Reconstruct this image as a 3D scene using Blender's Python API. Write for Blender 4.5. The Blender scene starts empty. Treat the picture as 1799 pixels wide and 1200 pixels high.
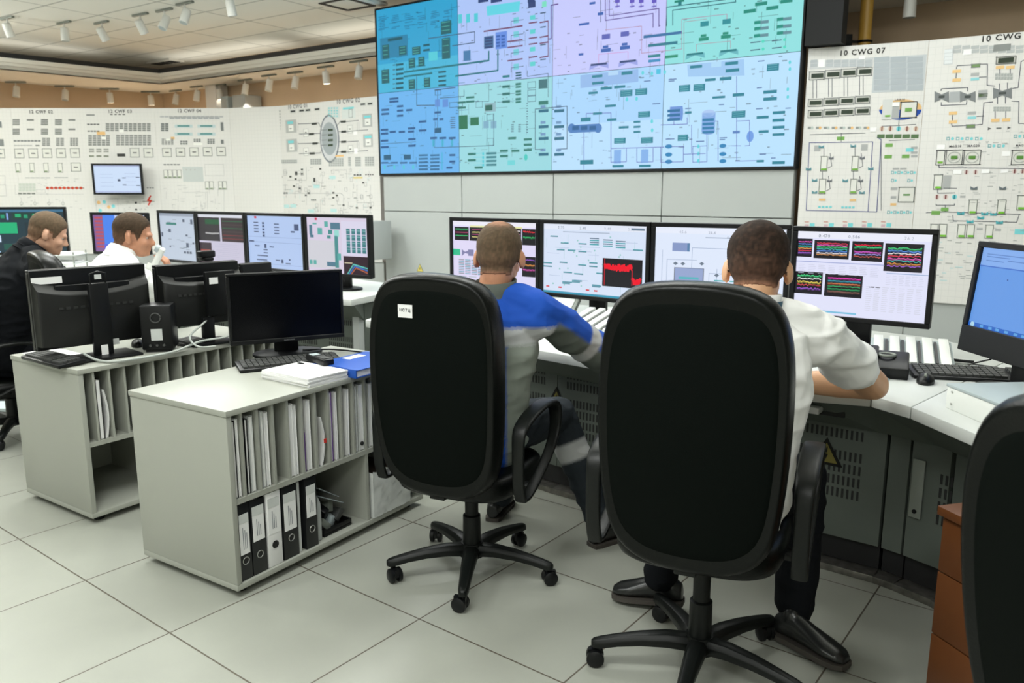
import bpy, bmesh, math, random
from mathutils import Vector, Matrix, noise
PI = math.pi
S = bpy.context.scene
COL = S.collection
random.seed(7)

# ---------------------------------------------------------------- camera
FPX, CAMH, PITCH = 1400.0, 1.45, math.radians(10.6)
cam_d = bpy.data.cameras.new('camera')
cam = bpy.data.objects.new('camera', cam_d)
COL.objects.link(cam)
cam.location = (0, 0, CAMH)
cam.rotation_euler = (PI / 2 - PITCH, 0, 0)
cam_d.sensor_width = 36
cam_d.lens = FPX / 1799 * 36
cam_d.clip_start = 0.05
cam_d.dof.use_dof = True
cam_d.dof.focus_distance = 2.75
cam_d.dof.aperture_fstop = 5.0
S.camera = cam

# ---------------------------------------------------------------- exposure, world, lamps of the room, added fill lamps
S.view_settings.view_transform = 'Standard'
S.view_settings.look = 'None'
S.view_settings.gamma = 1
S.view_settings.use_curve_mapping = False
S.view_settings.exposure = 0.0
w = bpy.data.worlds.new('world')
S.world = w
w.use_nodes = True
w.node_tree.nodes['Background'].inputs[0].default_value = (0.85, 0.95, 0.9, 1)
w.node_tree.nodes['Background'].inputs[1].default_value = 0.02


def area(name, loc, sx, sy, power, col=(0.975, 1.0, 0.975), rot=(0, 0, 0)):
    d = bpy.data.lights.new(name, 'AREA')
    d.shape = 'RECTANGLE'
    d.size, d.size_y = sx, sy
    d.energy = power
    d.color = col
    o = bpy.data.objects.new(name, d)
    COL.objects.link(o)
    o.location = loc
    o.rotation_euler = rot
    return o


# recessed ceiling luminaires (all above / behind the frame)
LUM = [(-3.2, 1.4, 66), (-1.0, 0.9, 96), (-5.2, 4.4, 55), (-2.3, 4.6, 75), (0.4, 4.2, 50), (2.9, 4.6, 24),
       (-6.8, 7.2, 120), (-3.6, 7.4, 120), (-1.0, 6.6, 62), (1.8, 5.4, 20), (-3.5, -1.4, 60), (0.2, -1.6, 95)]
for (x, y, p) in LUM:
    area('ceiling_luminaire', (x, y, 3.47), 1.2, 0.6, p * 0.82)
# unseen upward fill lamps, added to brighten the ceiling
for (x, y, p) in [(-7.9, 9.0, 150), (-6.4, 4.6, 80), (-3.2, 4.9, 70), (-0.6, 4.4, 40), (2.2, 3.6, 20)]:
    area('ceiling_fill', (x, y, 2.95), 1.2, 0.3, p, rot=(PI, 0, 0))
# hidden fill lamps added behind the cornice to lift the far ceiling
for (x, y, a, n_) in [(-7.4, 11.2, 0.76, 3.4), (-4.2, 12.25, -0.60, 2.6), (-1.6, 10.45, -0.60, 2.6)]:
    area('cove_fill', (x, y, 3.17), n_, 0.4, 4.0, col=(1, .96, .86), rot=(PI, 0, a))



# ---------------------------------------------------------------- pixel <-> world helpers (1799 x 1200 frame)
CP, SP = math.cos(PITCH), math.sin(PITCH)


def ray(u, v):
    x = (u - 899.5) / FPX
    y = -(v - 600) / FPX
    return Vector((x, CP + y * SP, -SP + y * CP))


def at_z(u, v, z):
    d = ray(u, v)
    t = (z - CAMH) / d.z
    return Vector((d.x * t, d.y * t, z))


def at_y(u, v, Y):
    d = ray(u, v)
    t = Y / d.y
    return Vector((d.x * t, Y, CAMH + d.z * t))


# ---------------------------------------------------------------- materials
MATS = {}


def mat(name, col, rough=0.5, metal=0.0, var=0.0, vscale=8.0, bump=0.0, bscale=200.0, spec=0.5, coat=0.0):
    m = bpy.data.materials.new(name)
    m.use_nodes = True
    nt = m.node_tree
    b = nt.nodes['Principled BSDF']
    b.inputs['Base Color'].default_value = (*col, 1)
    b.inputs['Roughness'].default_value = rough
    b.inputs['Metallic'].default_value = metal
    b.inputs['Specular IOR Level'].default_value = spec
    b.inputs['Coat Weight'].default_value = coat
    tc = nt.nodes.new('ShaderNodeTexCoord')
    if var:
        n = nt.nodes.new('ShaderNodeTexNoise')
        n.inputs['Scale'].default_value = vscale
        n.inputs['Detail'].default_value = 5
        r = nt.nodes.new('ShaderNodeValToRGB')
        r.color_ramp.elements[0].position = 0.3
        r.color_ramp.elements[1].position = 0.7
        r.color_ramp.elements[0].color = (*[c * (1 - var) for c in col], 1)
        r.color_ramp.elements[1].color = (*[min(1, c * (1 + var)) for c in col], 1)
        nt.links.new(tc.outputs['Object'], n.inputs['Vector'])
        nt.links.new(n.outputs['Fac'], r.inputs['Fac'])
        nt.links.new(r.outputs['Color'], b.inputs['Base Color'])
    if bump:
        n2 = nt.nodes.new('ShaderNodeTexNoise')
        n2.inputs['Scale'].default_value = bscale
        n2.inputs['Detail'].default_value = 3
        bp = nt.nodes.new('ShaderNodeBump')
        bp.inputs['Strength'].default_value = bump
        bp.inputs['Distance'].default_value = 0.002
        nt.links.new(tc.outputs['Object'], n2.inputs['Vector'])
        nt.links.new(n2.outputs['Fac'], bp.inputs['Height'])
        nt.links.new(bp.outputs['Normal'], b.inputs['Normal'])
    MATS[name] = m
    return m


def vcol_mat(name, emit=0.0, rough=0.5, spec=0.3):
    """print or lit display whose colours come from the mesh's own colour layer"""
    m = bpy.data.materials.new(name)
    m.use_nodes = True
    nt = m.node_tree
    b = nt.nodes['Principled BSDF']
    b.inputs['Roughness'].default_value = rough
    b.inputs['Specular IOR Level'].default_value = spec
    a = nt.nodes.new('ShaderNodeVertexColor')
    a.layer_name = 'Col'
    if emit:
        b.inputs['Base Color'].default_value = (0.01, 0.01, 0.012, 1)
        nt.links.new(a.outputs['Color'], b.inputs['Emission Color'])
        b.inputs['Emission Strength'].default_value = emit
    else:
        nt.links.new(a.outputs['Color'], b.inputs['Base Color'])
    MATS[name] = m
    return m


M = MATS
mat('tan_wall', (0.58, 0.44, 0.30), 0.8, var=0.06, vscale=1.5)
mat('plain_wall', (0.58, 0.58, 0.52), 0.85)
mat('soffit_paint', (0.78, 0.76, 0.70), 0.7)
mat('laminate', (0.335, 0.345, 0.302), 0.42, var=0.02, vscale=2.0, bump=0.06, bscale=300)
mat('laminate_edge', (0.64, 0.65, 0.61), 0.45)
mat('worktop', (0.55, 0.57, 0.545), 0.38, var=0.02, vscale=3)
mat('worktop_edge', (0.62, 0.63, 0.58), 0.45)
mat('console_metal', (0.09, 0.106, 0.09), 0.5, var=0.04, vscale=4)
mat('vent_dark', (0.012, 0.013, 0.012), 0.7)
mat('black_kick', (0.008, 0.008, 0.009), 0.5)
mat('steel_plate', (0.22, 0.21, 0.19), 0.38, 0.8, var=0.3, vscale=30)
mat('leather', (0.0022, 0.0030, 0.0025), 0.32, bump=0.3, bscale=260, spec=0.22)
mat('back_cloth', (0.0020, 0.0034, 0.0026), 0.6, bump=0.2, bscale=600, spec=0.06)
mat('chair_plastic', (0.005, 0.0062, 0.0055), 0.4, spec=0.28, bump=0.15, bscale=500)
mat('black_plastic', (0.004, 0.0045, 0.005), 0.38, spec=0.3)
mat('black_matte', (0.007, 0.0075, 0.008), 0.6, spec=0.3)
mat('dark_screen', (0.0015, 0.0018, 0.0026), 0.25, spec=0.12)
mat('grey_plastic', (0.20, 0.22, 0.19), 0.45)
mat('key_grey', (0.05, 0.052, 0.05), 0.5)
mat('white_plastic', (0.76, 0.78, 0.74), 0.4)
mat('strip_grey', (0.38, 0.44, 0.45), 0.45)
mat('chrome', (0.55, 0.55, 0.53), 0.28, 1.0)
mat('mimic_white', (0.76, 0.75, 0.72), 0.5)
mat('panel_white', (0.42, 0.445, 0.435), 0.5, var=0.015, vscale=1.2)
mat('seam', (0.16, 0.165, 0.155), 0.7)
mat('wood', (0.125, 0.040, 0.010), 0.4, var=0.12, vscale=3)
mat('paper', (0.80, 0.80, 0.79), 0.7)
mat('paper_grey', (0.58, 0.60, 0.58), 0.75, var=0.12, vscale=10)
mat('blue_folder', (0.014, 0.085, 0.42), 0.35)
mat('purple', (0.15, 0.06, 0.28), 0.5)
mat('red', (0.6, 0.04, 0.03), 0.5)
mat('yellow_sign', (0.50, 0.42, 0.10), 0.5)
mat('yellow_pipe', (0.52, 0.30, 0.05), 0.4)
mat('binder_black', (0.008, 0.009, 0.010), 0.4)
mat('card_brown', (0.045, 0.028, 0.018), 0.8)
mat('skin', (0.50, 0.235, 0.135), 0.5, var=0.10, vscale=30)
mat('skin_pale', (0.52, 0.29, 0.19), 0.5, var=0.10, vscale=30)
mat('skin_arm', (0.66, 0.37, 0.21), 0.48, var=0.05, vscale=20)
mat('blue_cloth', (0.012, 0.075, 0.42), 0.75, bump=0.3, bscale=400, spec=0.25)
mat('grey_cloth', (0.10, 0.115, 0.10), 0.75, bump=0.3, bscale=400, spec=0.25)
mat('pale_grey_cloth', (0.25, 0.28, 0.245), 0.75, bump=0.3, bscale=400, spec=0.25)
mat('reflective', (0.42, 0.43, 0.43), 0.5, var=0.05, vscale=20)
mat('navy_cloth', (0.020, 0.026, 0.032), 0.8, bump=0.3, bscale=400, spec=0.2)
mat('white_cloth', (0.94, 0.94, 0.92), 0.8, bump=0.2, bscale=500, spec=0.2)
mat('black_cloth', (0.005, 0.006, 0.008), 0.85, bump=0.2, bscale=400, spec=0.15)
mat('shoe', (0.012, 0.013, 0.013), 0.28, spec=0.6)
mat('sole', (0.06, 0.052, 0.045), 0.7)
mat('lanyard', (0.03, 0.11, 0.17), 0.7)
mat('hair_dark', (0.030, 0.020, 0.013), 0.75, var=0.5, vscale=45, bump=1.0, bscale=220, spec=0.25)
mat('hair_brown', (0.085, 0.062, 0.042), 0.8, var=0.35, vscale=60, bump=1.0, bscale=320, spec=0.2)
mat('hair_short', (0.060, 0.042, 0.027), 0.8, var=0.35, vscale=60, bump=1.0, bscale=320, spec=0.2)
mat('eye_white', (0.42, 0.36, 0.32), 0.3)
mat('cable_grey', (0.42, 0.45, 0.42), 0.5)
mat('vga_blue', (0.02, 0.04, 0.35), 0.5)
mat('clear_tray', (0.30, 0.34, 0.36), 0.15, var=0.3, vscale=20)
mat('lamp_white', (0.74, 0.74, 0.70), 0.4)
vcol_mat('print', 0.0, 0.45)
vcol_mat('cloth_panels', 0.0, 0.78, 0.2)
vcol_mat('display', 1.0, 0.35)
vcol_mat('video_display', 1.0, 0.6)


def emis(name, col, st):
    m = bpy.data.materials.new(name)
    m.use_nodes = True
    b = m.node_tree.nodes['Principled BSDF']
    b.inputs['Base Color'].default_value = (*col, 1)
    b.inputs['Emission Color'].default_value = (*col, 1)
    b.inputs['Emission Strength'].default_value = st
    MATS[name] = m


emis('lamp_lit', (1.0, 0.9, 0.72), 6.0)


def grid_mat(name, col, line, tx, ty, lw, rough, var=0.0, depth=0.0, ox=0.0, oy=0.0, tilevar=0.0, vscale=1.2, axes='XY'):
    """tiles: object-space grid with joint lines"""
    m = bpy.data.materials.new(name)
    m.use_nodes = True
    nt = m.node_tree
    N, L = nt.nodes, nt.links
    b = N['Principled BSDF']
    b.inputs['Roughness'].default_value = rough
    tc = N.new('ShaderNodeTexCoord')
    sp = N.new('ShaderNodeSeparateXYZ')
    L.new(tc.outputs['Object'], sp.inputs[0])

    def math_(op, a, v=None):
        n = N.new('ShaderNodeMath')
        n.operation = op
        for i, q in enumerate((a, v)):
            if q is None:
                continue
            if isinstance(q, (int, float)):
                n.inputs[i].default_value = q
            else:
                L.new(q, n.inputs[i])
        return n.outputs[0]
    ds = []
    cells = []
    for out, t, o in ((sp.outputs[axes[0]], tx, ox), (sp.outputs[axes[1]], ty, oy)):
        q = math_('DIVIDE', math_('ADD', out, o + 1000 * t), t)
        fr = math_('FRACT', q)
        cells.append(math_('FLOOR', q))
        d = math_('MINIMUM', fr, math_('SUBTRACT', 1.0, fr))
        ds.append(math_('MULTIPLY', d, t))
    dm = math_('MINIMUM', ds[0], ds[1])
    mask = math_('LESS_THAN', dm, lw)
    mix = N.new('ShaderNodeMix')
    mix.data_type = 'RGBA'
    L.new(mask, mix.inputs['Factor'])
    mix.inputs['B'].default_value = (*line, 1)
    nz = N.new('ShaderNodeTexNoise')
    nz.inputs['Scale'].default_value = vscale
    nz.inputs['Detail'].default_value = 6
    L.new(tc.outputs['Object'], nz.inputs['Vector'])
    rp = N.new('ShaderNodeValToRGB')
    rp.color_ramp.elements[0].position = 0.35
    rp.color_ramp.elements[1].position = 0.65
    rp.color_ramp.elements[0].color = (*[c * (1 - var) for c in col], 1)
    rp.color_ramp.elements[1].color = (*[c * (1 + var) for c in col], 1)
    L.new(nz.outputs['Fac'], rp.inputs['Fac'])
    src = rp.outputs['Color']
    if tilevar:
        cb = N.new('ShaderNodeCombineXYZ')
        L.new(cells[0], cb.inputs[0])
        L.new(cells[1], cb.inputs[1])
        wn = N.new('ShaderNodeTexWhiteNoise')
        L.new(cb.outputs[0], wn.inputs['Vector'])
        v = math_('ADD', math_('MULTIPLY', wn.outputs['Value'], tilevar), 1 - tilevar / 2)
        mm = N.new('ShaderNodeMix')
        mm.data_type = 'RGBA'
        mm.blend_type = 'MULTIPLY'
        mm.inputs['Factor'].default_value = 1
        L.new(src, mm.inputs['A'])
        L.new(v, mm.inputs['B'])
        src = mm.outputs['Result']
    L.new(src, mix.inputs['A'])
    L.new(mix.outputs['Result'], b.inputs['Base Color'])
    if depth:
        bp = N.new('ShaderNodeBump')
        bp.inputs['Distance'].default_value = depth
        L.new(math_('SUBTRACT', 1.0, mask), bp.inputs['Height'])
        L.new(bp.outputs['Normal'], b.inputs['Normal'])
    MATS[name] = m
    return m


grid_mat('floor_tile', (0.325, 0.335, 0.292), (0.10, 0.085, 0.065), 0.6, 0.575, 0.0028, 0.33, var=0.045, depth=0.002, tilevar=0.05, vscale=2.5)
grid_mat('ceiling_tile', (0.80, 0.79, 0.73), (0.45, 0.45, 0.41), 1.2, 0.6, 0.012, 0.85, var=0.01, depth=0.004)
grid_mat('mosaic', (0.77, 0.76, 0.735), (0.705, 0.70, 0.68), 0.048, 0.048, 0.0016, 0.42, axes='XZ', var=0.01)


# ---------------------------------------------------------------- mesh builder
class MB:
    def __init__(self):
        self.v, self.f, self.m = [], [], []
        self.X = Matrix.Identity(4)
        self.mi = 0

    def add(self, vs, fs):
        b = len(self.v)
        self.v += [self.X @ Vector(p) for p in vs]
        for f in fs:
            self.f.append([b + i for i in f])
            self.m.append(self.mi)
        return self

    def box(self, c, s, rz=0.0, R=None):
        hx, hy, hz = s[0] / 2, s[1] / 2, s[2] / 2
        R = R or Matrix.Rotation(rz, 3, 'Z')
        c = Vector(c)
        vs = [c + R @ Vector((x * hx, y * hy, z * hz)) for x in (-1, 1) for y in (-1, 1) for z in (-1, 1)]
        return self.add(vs, [(0, 1, 3, 2), (4, 6, 7, 5), (0, 4, 5, 1), (2, 3, 7, 6), (0, 2, 6, 4), (1, 5, 7, 3)])

    def bb(self, x0, x1, y0, y1, z0, z1):
        return self.box(((x0 + x1) / 2, (y0 + y1) / 2, (z0 + z1) / 2), (abs(x1 - x0), abs(y1 - y0), abs(z1 - z0)))

    def prism(self, poly, z0, z1):
        n = len(poly)
        a = sum(poly[i][0] * poly[(i + 1) % n][1] - poly[(i + 1) % n][0] * poly[i][1] for i in range(n))
        if a < 0:
            poly = poly[::-1]
        vs = [(p[0], p[1], z0) for p in poly] + [(p[0], p[1], z1) for p in poly]
        fs = [tuple(range(n))[::-1], tuple(range(n, 2 * n))] + [(i, (i + 1) % n, n + (i + 1) % n, n + i) for i in range(n)]
        return self.add(vs, fs)

    def rings(self, rs, close=True, caps=True):
        n = len(rs[0])
        vs = [p for r in rs for p in r]
        fs = []
        for i in range(len(rs) - 1):
            for j in range(n if close else n - 1):
                a, b = i * n + j, i * n + (j + 1) % n
                fs.append((a, b, b + n, a + n))
        if caps:
            fs.append(tuple(range(n))[::-1])
            fs.append(tuple(range((len(rs) - 1) * n, len(rs) * n)))
        return self.add(vs, fs)

    def tube(self, pts, r, n=8, side=None, caps=True):
        pts = [Vector(p) for p in pts]
        rs = []
        up = None
        for i, p in enumerate(pts):
            t = (pts[min(i + 1, len(pts) - 1)] - pts[max(i - 1, 0)]).normalized()
            if up is None:
                a = Vector(side) if side else (Vector((0, 0, 1)) if abs(t.z) < 0.9 else Vector((1, 0, 0)))
                up = (a - t * a.dot(t)).normalized()
            else:
                up = (up - t * up.dot(t)).normalized()
            s = t.cross(up)
            rr = r[i] if isinstance(r, (list, tuple)) else r
            ra, rb = rr if isinstance(rr, (list, tuple)) else (rr, rr)
            rs.append([p + up * (ra * math.cos(2 * PI * k / n)) + s * (rb * math.sin(2 * PI * k / n)) for k in range(n)])
        return self.rings(rs, caps=caps)

    def cyl(self, a, b, r, n=16, r2=None):
        return self.tube([a, b], [r, r if r2 is None else r2], n)

    def ell(self, c, r, R=None, nu=16, nv=10):
        c = Vector(c)
        R = R or Matrix.Identity(3)
        vs = [c + R @ Vector((0, 0, -r[2]))]
        for i in range(1, nv):
            a = -PI / 2 + PI * i / nv
            for j in range(nu):
                b = 2 * PI * j / nu
                vs.append(c + R @ Vector((r[0] * math.cos(a) * math.cos(b), r[1] * math.cos(a) * math.sin(b), r[2] * math.sin(a))))
        vs.append(c + R @ Vector((0, 0, r[2])))
        fs = [(0, 1 + (j + 1) % nu, 1 + j) for j in range(nu)]
        for i in range(nv - 2):
            for j in range(nu):
                a, b = 1 + i * nu + j, 1 + i * nu + (j + 1) % nu
                fs.append((a, b, b + nu, a + nu))
        l = len(vs) - 1
        o = 1 + (nv - 2) * nu
        fs += [(o + j, o + (j + 1) % nu, l) for j in range(nu)]
        return self.add(vs, fs)

    def mesh(self, name):
        me = bpy.data.meshes.new(name)
        me.from_pydata([tuple(p) for p in self.v], [], self.f)
        me.polygons.foreach_set('material_index', self.m)
        me.update()
        return me

    def build(self, name, mats, parent=None, smooth=False, bevel=0.0, seg=2, sub=0):
        me = self.mesh(name)
        if isinstance(mats, str):
            mats = [mats]
        for q in mats:
            me.materials.append(MATS[q])
        bm = bmesh.new()
        bm.from_mesh(me)
        bmesh.ops.recalc_face_normals(bm, faces=bm.faces)
        if bevel:
            ed = [e for e in bm.edges if len(e.link_faces) == 2 and e.calc_face_angle(0) > 0.5]
            bmesh.ops.bevel(bm, geom=ed, offset=bevel, segments=seg, affect='EDGES', profile=0.5, clamp_overlap=True)
        bm.to_mesh(me)
        bm.free()
        if smooth or bevel:
            me.shade_smooth()
            if not smooth or smooth == 'auto':
                me.set_sharp_from_angle(angle=0.6)
        o = bpy.data.objects.new(name, me)
        COL.objects.link(o)
        if sub:
            md = o.modifiers.new('sub', 'SUBSURF')
            md.levels = md.render_levels = sub
        if parent:
            o.parent = parent
        return o


def tag(o, label=None, cat=None, group=None, kind=None):
    if label: o['label'] = label
    if cat: o['category'] = cat
    if group: o['group'] = group
    if kind: o['kind'] = kind
    return o


def thing(name, label, cat, loc=(0, 0, 0), rz=0.0, group=None):
    o = bpy.data.objects.new(name, None)
    o.empty_display_size = 0.1
    COL.objects.link(o)
    o.location = loc
    o.rotation_euler = (0, 0, rz)
    return tag(o, label, cat, group)


def copy_tree(o, parent=None):
    c = o.copy()
    COL.objects.link(c)
    if parent:
        c.parent = parent
    for ch in o.children:
        copy_tree(ch, c)
    return c


def struct(o):
    o['kind'] = 'structure'
    return o


# ---------------------------------------------------------------- lettering
_TXT = {}


def text_geo(s, bold=False):
    if s in _TXT:
        return _TXT[s]
    cu = bpy.data.curves.new('t', 'FONT')
    cu.body = s
    cu.size = 1
    cu.resolution_u = 2
    cu.offset = 0.022
    cu.space_character = 1.18
    o = bpy.data.objects.new('t', cu)
    COL.objects.link(o)
    dg = bpy.context.evaluated_depsgraph_get()
    me = bpy.data.meshes.new_from_object(o.evaluated_get(dg))
    vs = [(q.co.x, q.co.y) for q in me.vertices]
    fs = [tuple(p.vertices) for p in me.polygons]
    bpy.data.objects.remove(o)
    bpy.data.meshes.remove(me)
    bpy.data.curves.remove(cu)
    xs = [p[0] for p in vs] or [0]
    ys = [p[1] for p in vs] or [0]
    x0, x1, y0, y1 = min(xs), max(xs), min(ys), max(ys)
    _TXT[s] = ([(p[0] - x0, p[1] - y0) for p in vs], fs, x1 - x0, y1 - y0)
    return _TXT[s]


def srgb(c):
    return tuple((x / 255 / 12.92 if x / 255 <= 0.04045 else ((x / 255 + 0.055) / 1.055) ** 2.4) for x in c)


class Canvas:
    """flat artwork on a panel. map(x, y) -> panel metres (s right, t up). Colours are sRGB 0-255."""

    def __init__(self, mp, O, e1, e2, n, eps=0.0012):
        self.mp, self.O, self.e1, self.e2, self.n, self.eps = mp, Vector(O), Vector(e1), Vector(e2), Vector(n), eps
        self.v, self.f, self.c = [], [], []
        self.clip = None

    def poly(self, pts, col, layer=1):
        b = len(self.v)
        for (s, t) in pts:
            self.v.append(self.O + self.e1 * s + self.e2 * t + self.n * (self.eps * layer))
        self.f.append(tuple(range(b, b + len(pts))))
        self.c.append(col)

    def sc(self, x, y):
        a, b = self.mp(x, y), self.mp(x + 1, y)
        return math.hypot(b[0] - a[0], b[1] - a[1])

    def R(self, x0, y0, x1, y1, col, layer=1):
        xm, ym = (x0 + x1) / 2, (y0 + y1) / 2
        s0, s1 = self.mp(x0, ym)[0], self.mp(x1, ym)[0]
        t0, t1 = self.mp(xm, y1)[1], self.mp(xm, y0)[1]
        if self.clip:
            a = self.clip
            s0, s1, t0, t1 = max(s0, a[0]), min(s1, a[1]), max(t0, a[2]), min(t1, a[3])
            if s1 <= s0 or t1 <= t0:
                return
        self.poly([(s0, t0), (s1, t0), (s1, t1), (s0, t1)], col, layer)

    def Fr(self, x0, y0, x1, y1, col, w=2, layer=1, fill=None):
        if fill:
            self.R(x0, y0, x1, y1, fill, layer)
            layer += 1
        self.R(x0, y0, x1, y0 + w, col, layer)
        self.R(x0, y1 - w, x1, y1, col, layer)
        self.R(x0, y0, x0 + w, y1, col, layer)
        self.R(x1 - w, y0, x1, y1, col, layer)

    def L(self, pts, w, col, layer=1):
        P = [Vector(self.mp(*p)) for p in pts]
        hw = w * self.sc(*pts[0]) / 2
        for a, b in zip(P, P[1:]):
            d = b - a
            if d.length < 1e-6:
                continue
            d.normalize()
            n = Vector((-d.y, d.x)) * hw
            a2, b2 = a - d * hw * 0.6, b + d * hw * 0.6
            self.poly([tuple(a2 - n), tuple(b2 - n), tuple(b2 + n), tuple(a2 + n)], col, layer)

    def E(self, x, y, rx, ry, col, layer=1, n=20, w=None):
        c = Vector(self.mp(x, y))
        k = self.sc(x, y)
        pt = [(c.x + rx * k * math.cos(2 * PI * i / n), c.y + ry * k * math.sin(2 * PI * i / n)) for i in range(n)]
        if w is None:
            self.poly(pt, col, layer)
        else:
            f = 1 - w / max(rx, ry)
            qt = [(c.x + (p[0] - c.x) * f, c.y + (p[1] - c.y) * f) for p in pt]
            for i in range(n):
                j = (i + 1) % n
                self.poly([pt[i], pt[j], qt[j], qt[i]], col, layer)

    def T(self, s, x, y, h, col, layer=2, stretch=1.0):
        """text centred on x, y (middle), cap height h"""
        vs, fs, W, H = text_geo(s)
        k = self.sc(x, y) * h / H
        c = Vector(self.mp(x, y))
        b = len(self.v)
        for p in vs:
            ss = c.x + (p[0] - W / 2) * k * stretch
            tt = c.y + (p[1] - H / 2) * k
            self.v.append(self.O + self.e1 * ss + self.e2 * tt + self.n * (self.eps * layer))
        for f in fs:
            self.f.append(tuple(b + i for i in f))
            self.c.append(col)

    def build(self, name, matname, parent=None):
        me = bpy.data.meshes.new(name)
        me.from_pydata([tuple(p) for p in self.v], [], self.f)
        ca = me.color_attributes.new('Col', 'FLOAT_COLOR', 'CORNER')
        i = 0
        buf = []
        for f, c in zip(self.f, self.c):
            buf += [*srgb(c), 1.0] * len(f)
        ca.data.foreach_set('color', buf)
        me.materials.append(MATS[matname])
        o = bpy.data.objects.new(name, me)
        COL.objects.link(o)
        if parent:
            o.parent = parent
        return o


def plane_map(O, e1, e2, n, zoom=(1, 0, 0)):
    """artwork coordinates: a zoomed crop of the photograph, carried on to the real panel plane"""
    O, e1, e2, n = Vector(O), Vector(e1), Vector(e2), Vector(n)
    k, x0, y0 = zoom

    def f(x, y):
        d = ray(x / k + x0, y / k + y0)
        c = Vector((0, 0, CAMH))
        t = (O - c).dot(n) / d.dot(n)
        p = c + d * t - O
        return (p.dot(e1), p.dot(e2))
    return f

# ================================================================ THE ROOM
CEIL, SOF = 3.49, 3.08
PL = Vector((-5.89, 13.96, 0))          # far corner
def wline(a, b, x):
    return a[1] + (b[1] - a[1]) * (x - a[0]) / (b[0] - a[0])
WL = ((-7.69, 12.48), (-5.89, 13.96))
WR = ((-5.89, 13.96), (-1.78, 11.14))
XL, XR, YB = -11.0, 6.5, -3.0
room = [(XL, wline(*WL, XL)), (-5.89, 13.96), (XR, wline(*WR, XR)), (XR, YB), (XL, YB)]

# floor: local axes follow the tile joints
fang = math.radians(-37.69)
fo = Vector((-1.6213, 2.8104))
mb = MB()
ca, sa = math.cos(-fang), math.sin(-fang)
mb.prism([((x - fo.x) * ca - (y - fo.y) * sa, (x - fo.x) * sa + (y - fo.y) * ca) for x, y in room], -0.08, 0.0)
fl = mb.build('floor', 'floor_tile')
fl.location = (fo.x, fo.y, 0)
fl.rotation_euler = (0, 0, fang)
struct(fl)

cang = math.radians(-34.5)
mb = MB()
ca, sa = math.cos(-cang), math.sin(-cang)
mb.prism([(x * ca - y * sa, x * sa + y * ca) for x, y in room], 0, 0.08)
ce = mb.build('ceiling', 'ceiling_tile')
ce.location = (0, 0, CEIL)
ce.rotation_euler = (0, 0, cang)
struct(ce)

names = ['wall_far_left', 'wall_far_right', 'wall_right', 'wall_back', 'wall_left']
for i in range(5):
    a, b = Vector(room[i]), Vector(room[(i + 1) % 5])
    d = (b - a).normalized()
    nrm = Vector((-d.y, d.x))
    if nrm.dot(Vector((-2, 4)) - a) > 0:
        nrm = -nrm
    mb = MB().prism([a, b, b + nrm * 0.12, a + nrm * 0.12], 0, CEIL)
    struct(mb.build(names[i], 'tan_wall' if i < 2 else 'plain_wall'))

# lowered soffit ring along the two far walls, with a stepped cornice lip
lip = [(XL, 7.0), (-5.35, 12.65), (XR, wline((-5.35, 12.65), (-1.64, 10.11), XR))]
def off(poly, k):
    c = Vector((-2, 4))
    return [tuple(Vector(p) + (c - Vector(p)).normalized() * k) for p in poly]
mb = MB()
mb.prism([room[0], room[1], room[2], lip[2], lip[1], lip[0]], SOF, SOF + 0.05)
for k, z0, z1 in ((0.0, SOF, SOF + 0.06), (0.05, SOF + 0.04, SOF + 0.10), (0.10, SOF + 0.08, SOF + 0.135)):
    P = off(lip, k)
    Q = off(lip, k - 0.12)
    mb.prism([P[0], P[1], Q[1], Q[0]], z0, z1)
    mb.prism([P[1], P[2], Q[2], Q[1]], z0, z1)
struct(mb.build('trim_1', 'soffit_paint'))
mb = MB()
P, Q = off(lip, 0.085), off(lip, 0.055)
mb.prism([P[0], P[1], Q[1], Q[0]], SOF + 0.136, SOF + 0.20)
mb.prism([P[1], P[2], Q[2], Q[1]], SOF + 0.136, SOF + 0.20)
struct(mb.build('cove_shade_strip', 'black_kick'))  # black strip painted in for the shaded gap above the cornice lip


# ================================================================ panels standing on the floor: local X along the panel, -Y is the front
def panel_root(name, p0, p1, label, cat, group=None):
    p0, p1 = Vector((*p0, 0)), Vector((*p1, 0))
    e1 = (p1 - p0).normalized()
    rz = math.atan2(e1.y, e1.x)
    r = thing(name, label, cat, p0, rz, group)
    n = Vector((e1.y, -e1.x, 0))
    return r, (p1 - p0).length, p0, e1, n


def art(p0, e1, n, zoom, y=0.0, eps=0.0012):
    mp = plane_map(p0 + n * (-y), e1, (0, 0, 1), n, zoom)
    return Canvas(mp, (0, y, 0), (1, 0, 0), (0, 0, 1), (0, -1, 0), eps)


# ---------------------------------------------------------------- the video wall
MT0 = 2.55
V0, V1 = (-1.48, 9.2), (2.245, 6.5)
VB, VT = 1.655, 3.40
vr, VLEN, vp, ve, vn = panel_root('video_wall', V0, V1, 'huge wall-mounted video wall of eight blue and cyan displays showing a plant schematic', 'video wall')
cw, chh = VLEN / 4, (VT - VB) / 2
MB().bb(-0.03, VLEN + 0.012, 0.004, 0.10, VB - 0.02, VT + 0.02).build('cabinet', 'black_matte', vr)
MB().bb(VLEN + 0.03, VLEN + 0.30, -0.02, 0.12, MT0 + 0.01, CEIL - 0.02).build('side_cabinet', 'black_matte', vr)
TINT = {(0, 0): (104, 178, 236), (1, 0): (152, 214, 222), (2, 0): (168, 212, 250), (3, 0): (184, 224, 252),
        (0, 1): (44, 160, 206), (1, 1): (172, 196, 246), (2, 1): (196, 200, 250), (3, 1): (142, 222, 222)}
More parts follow.
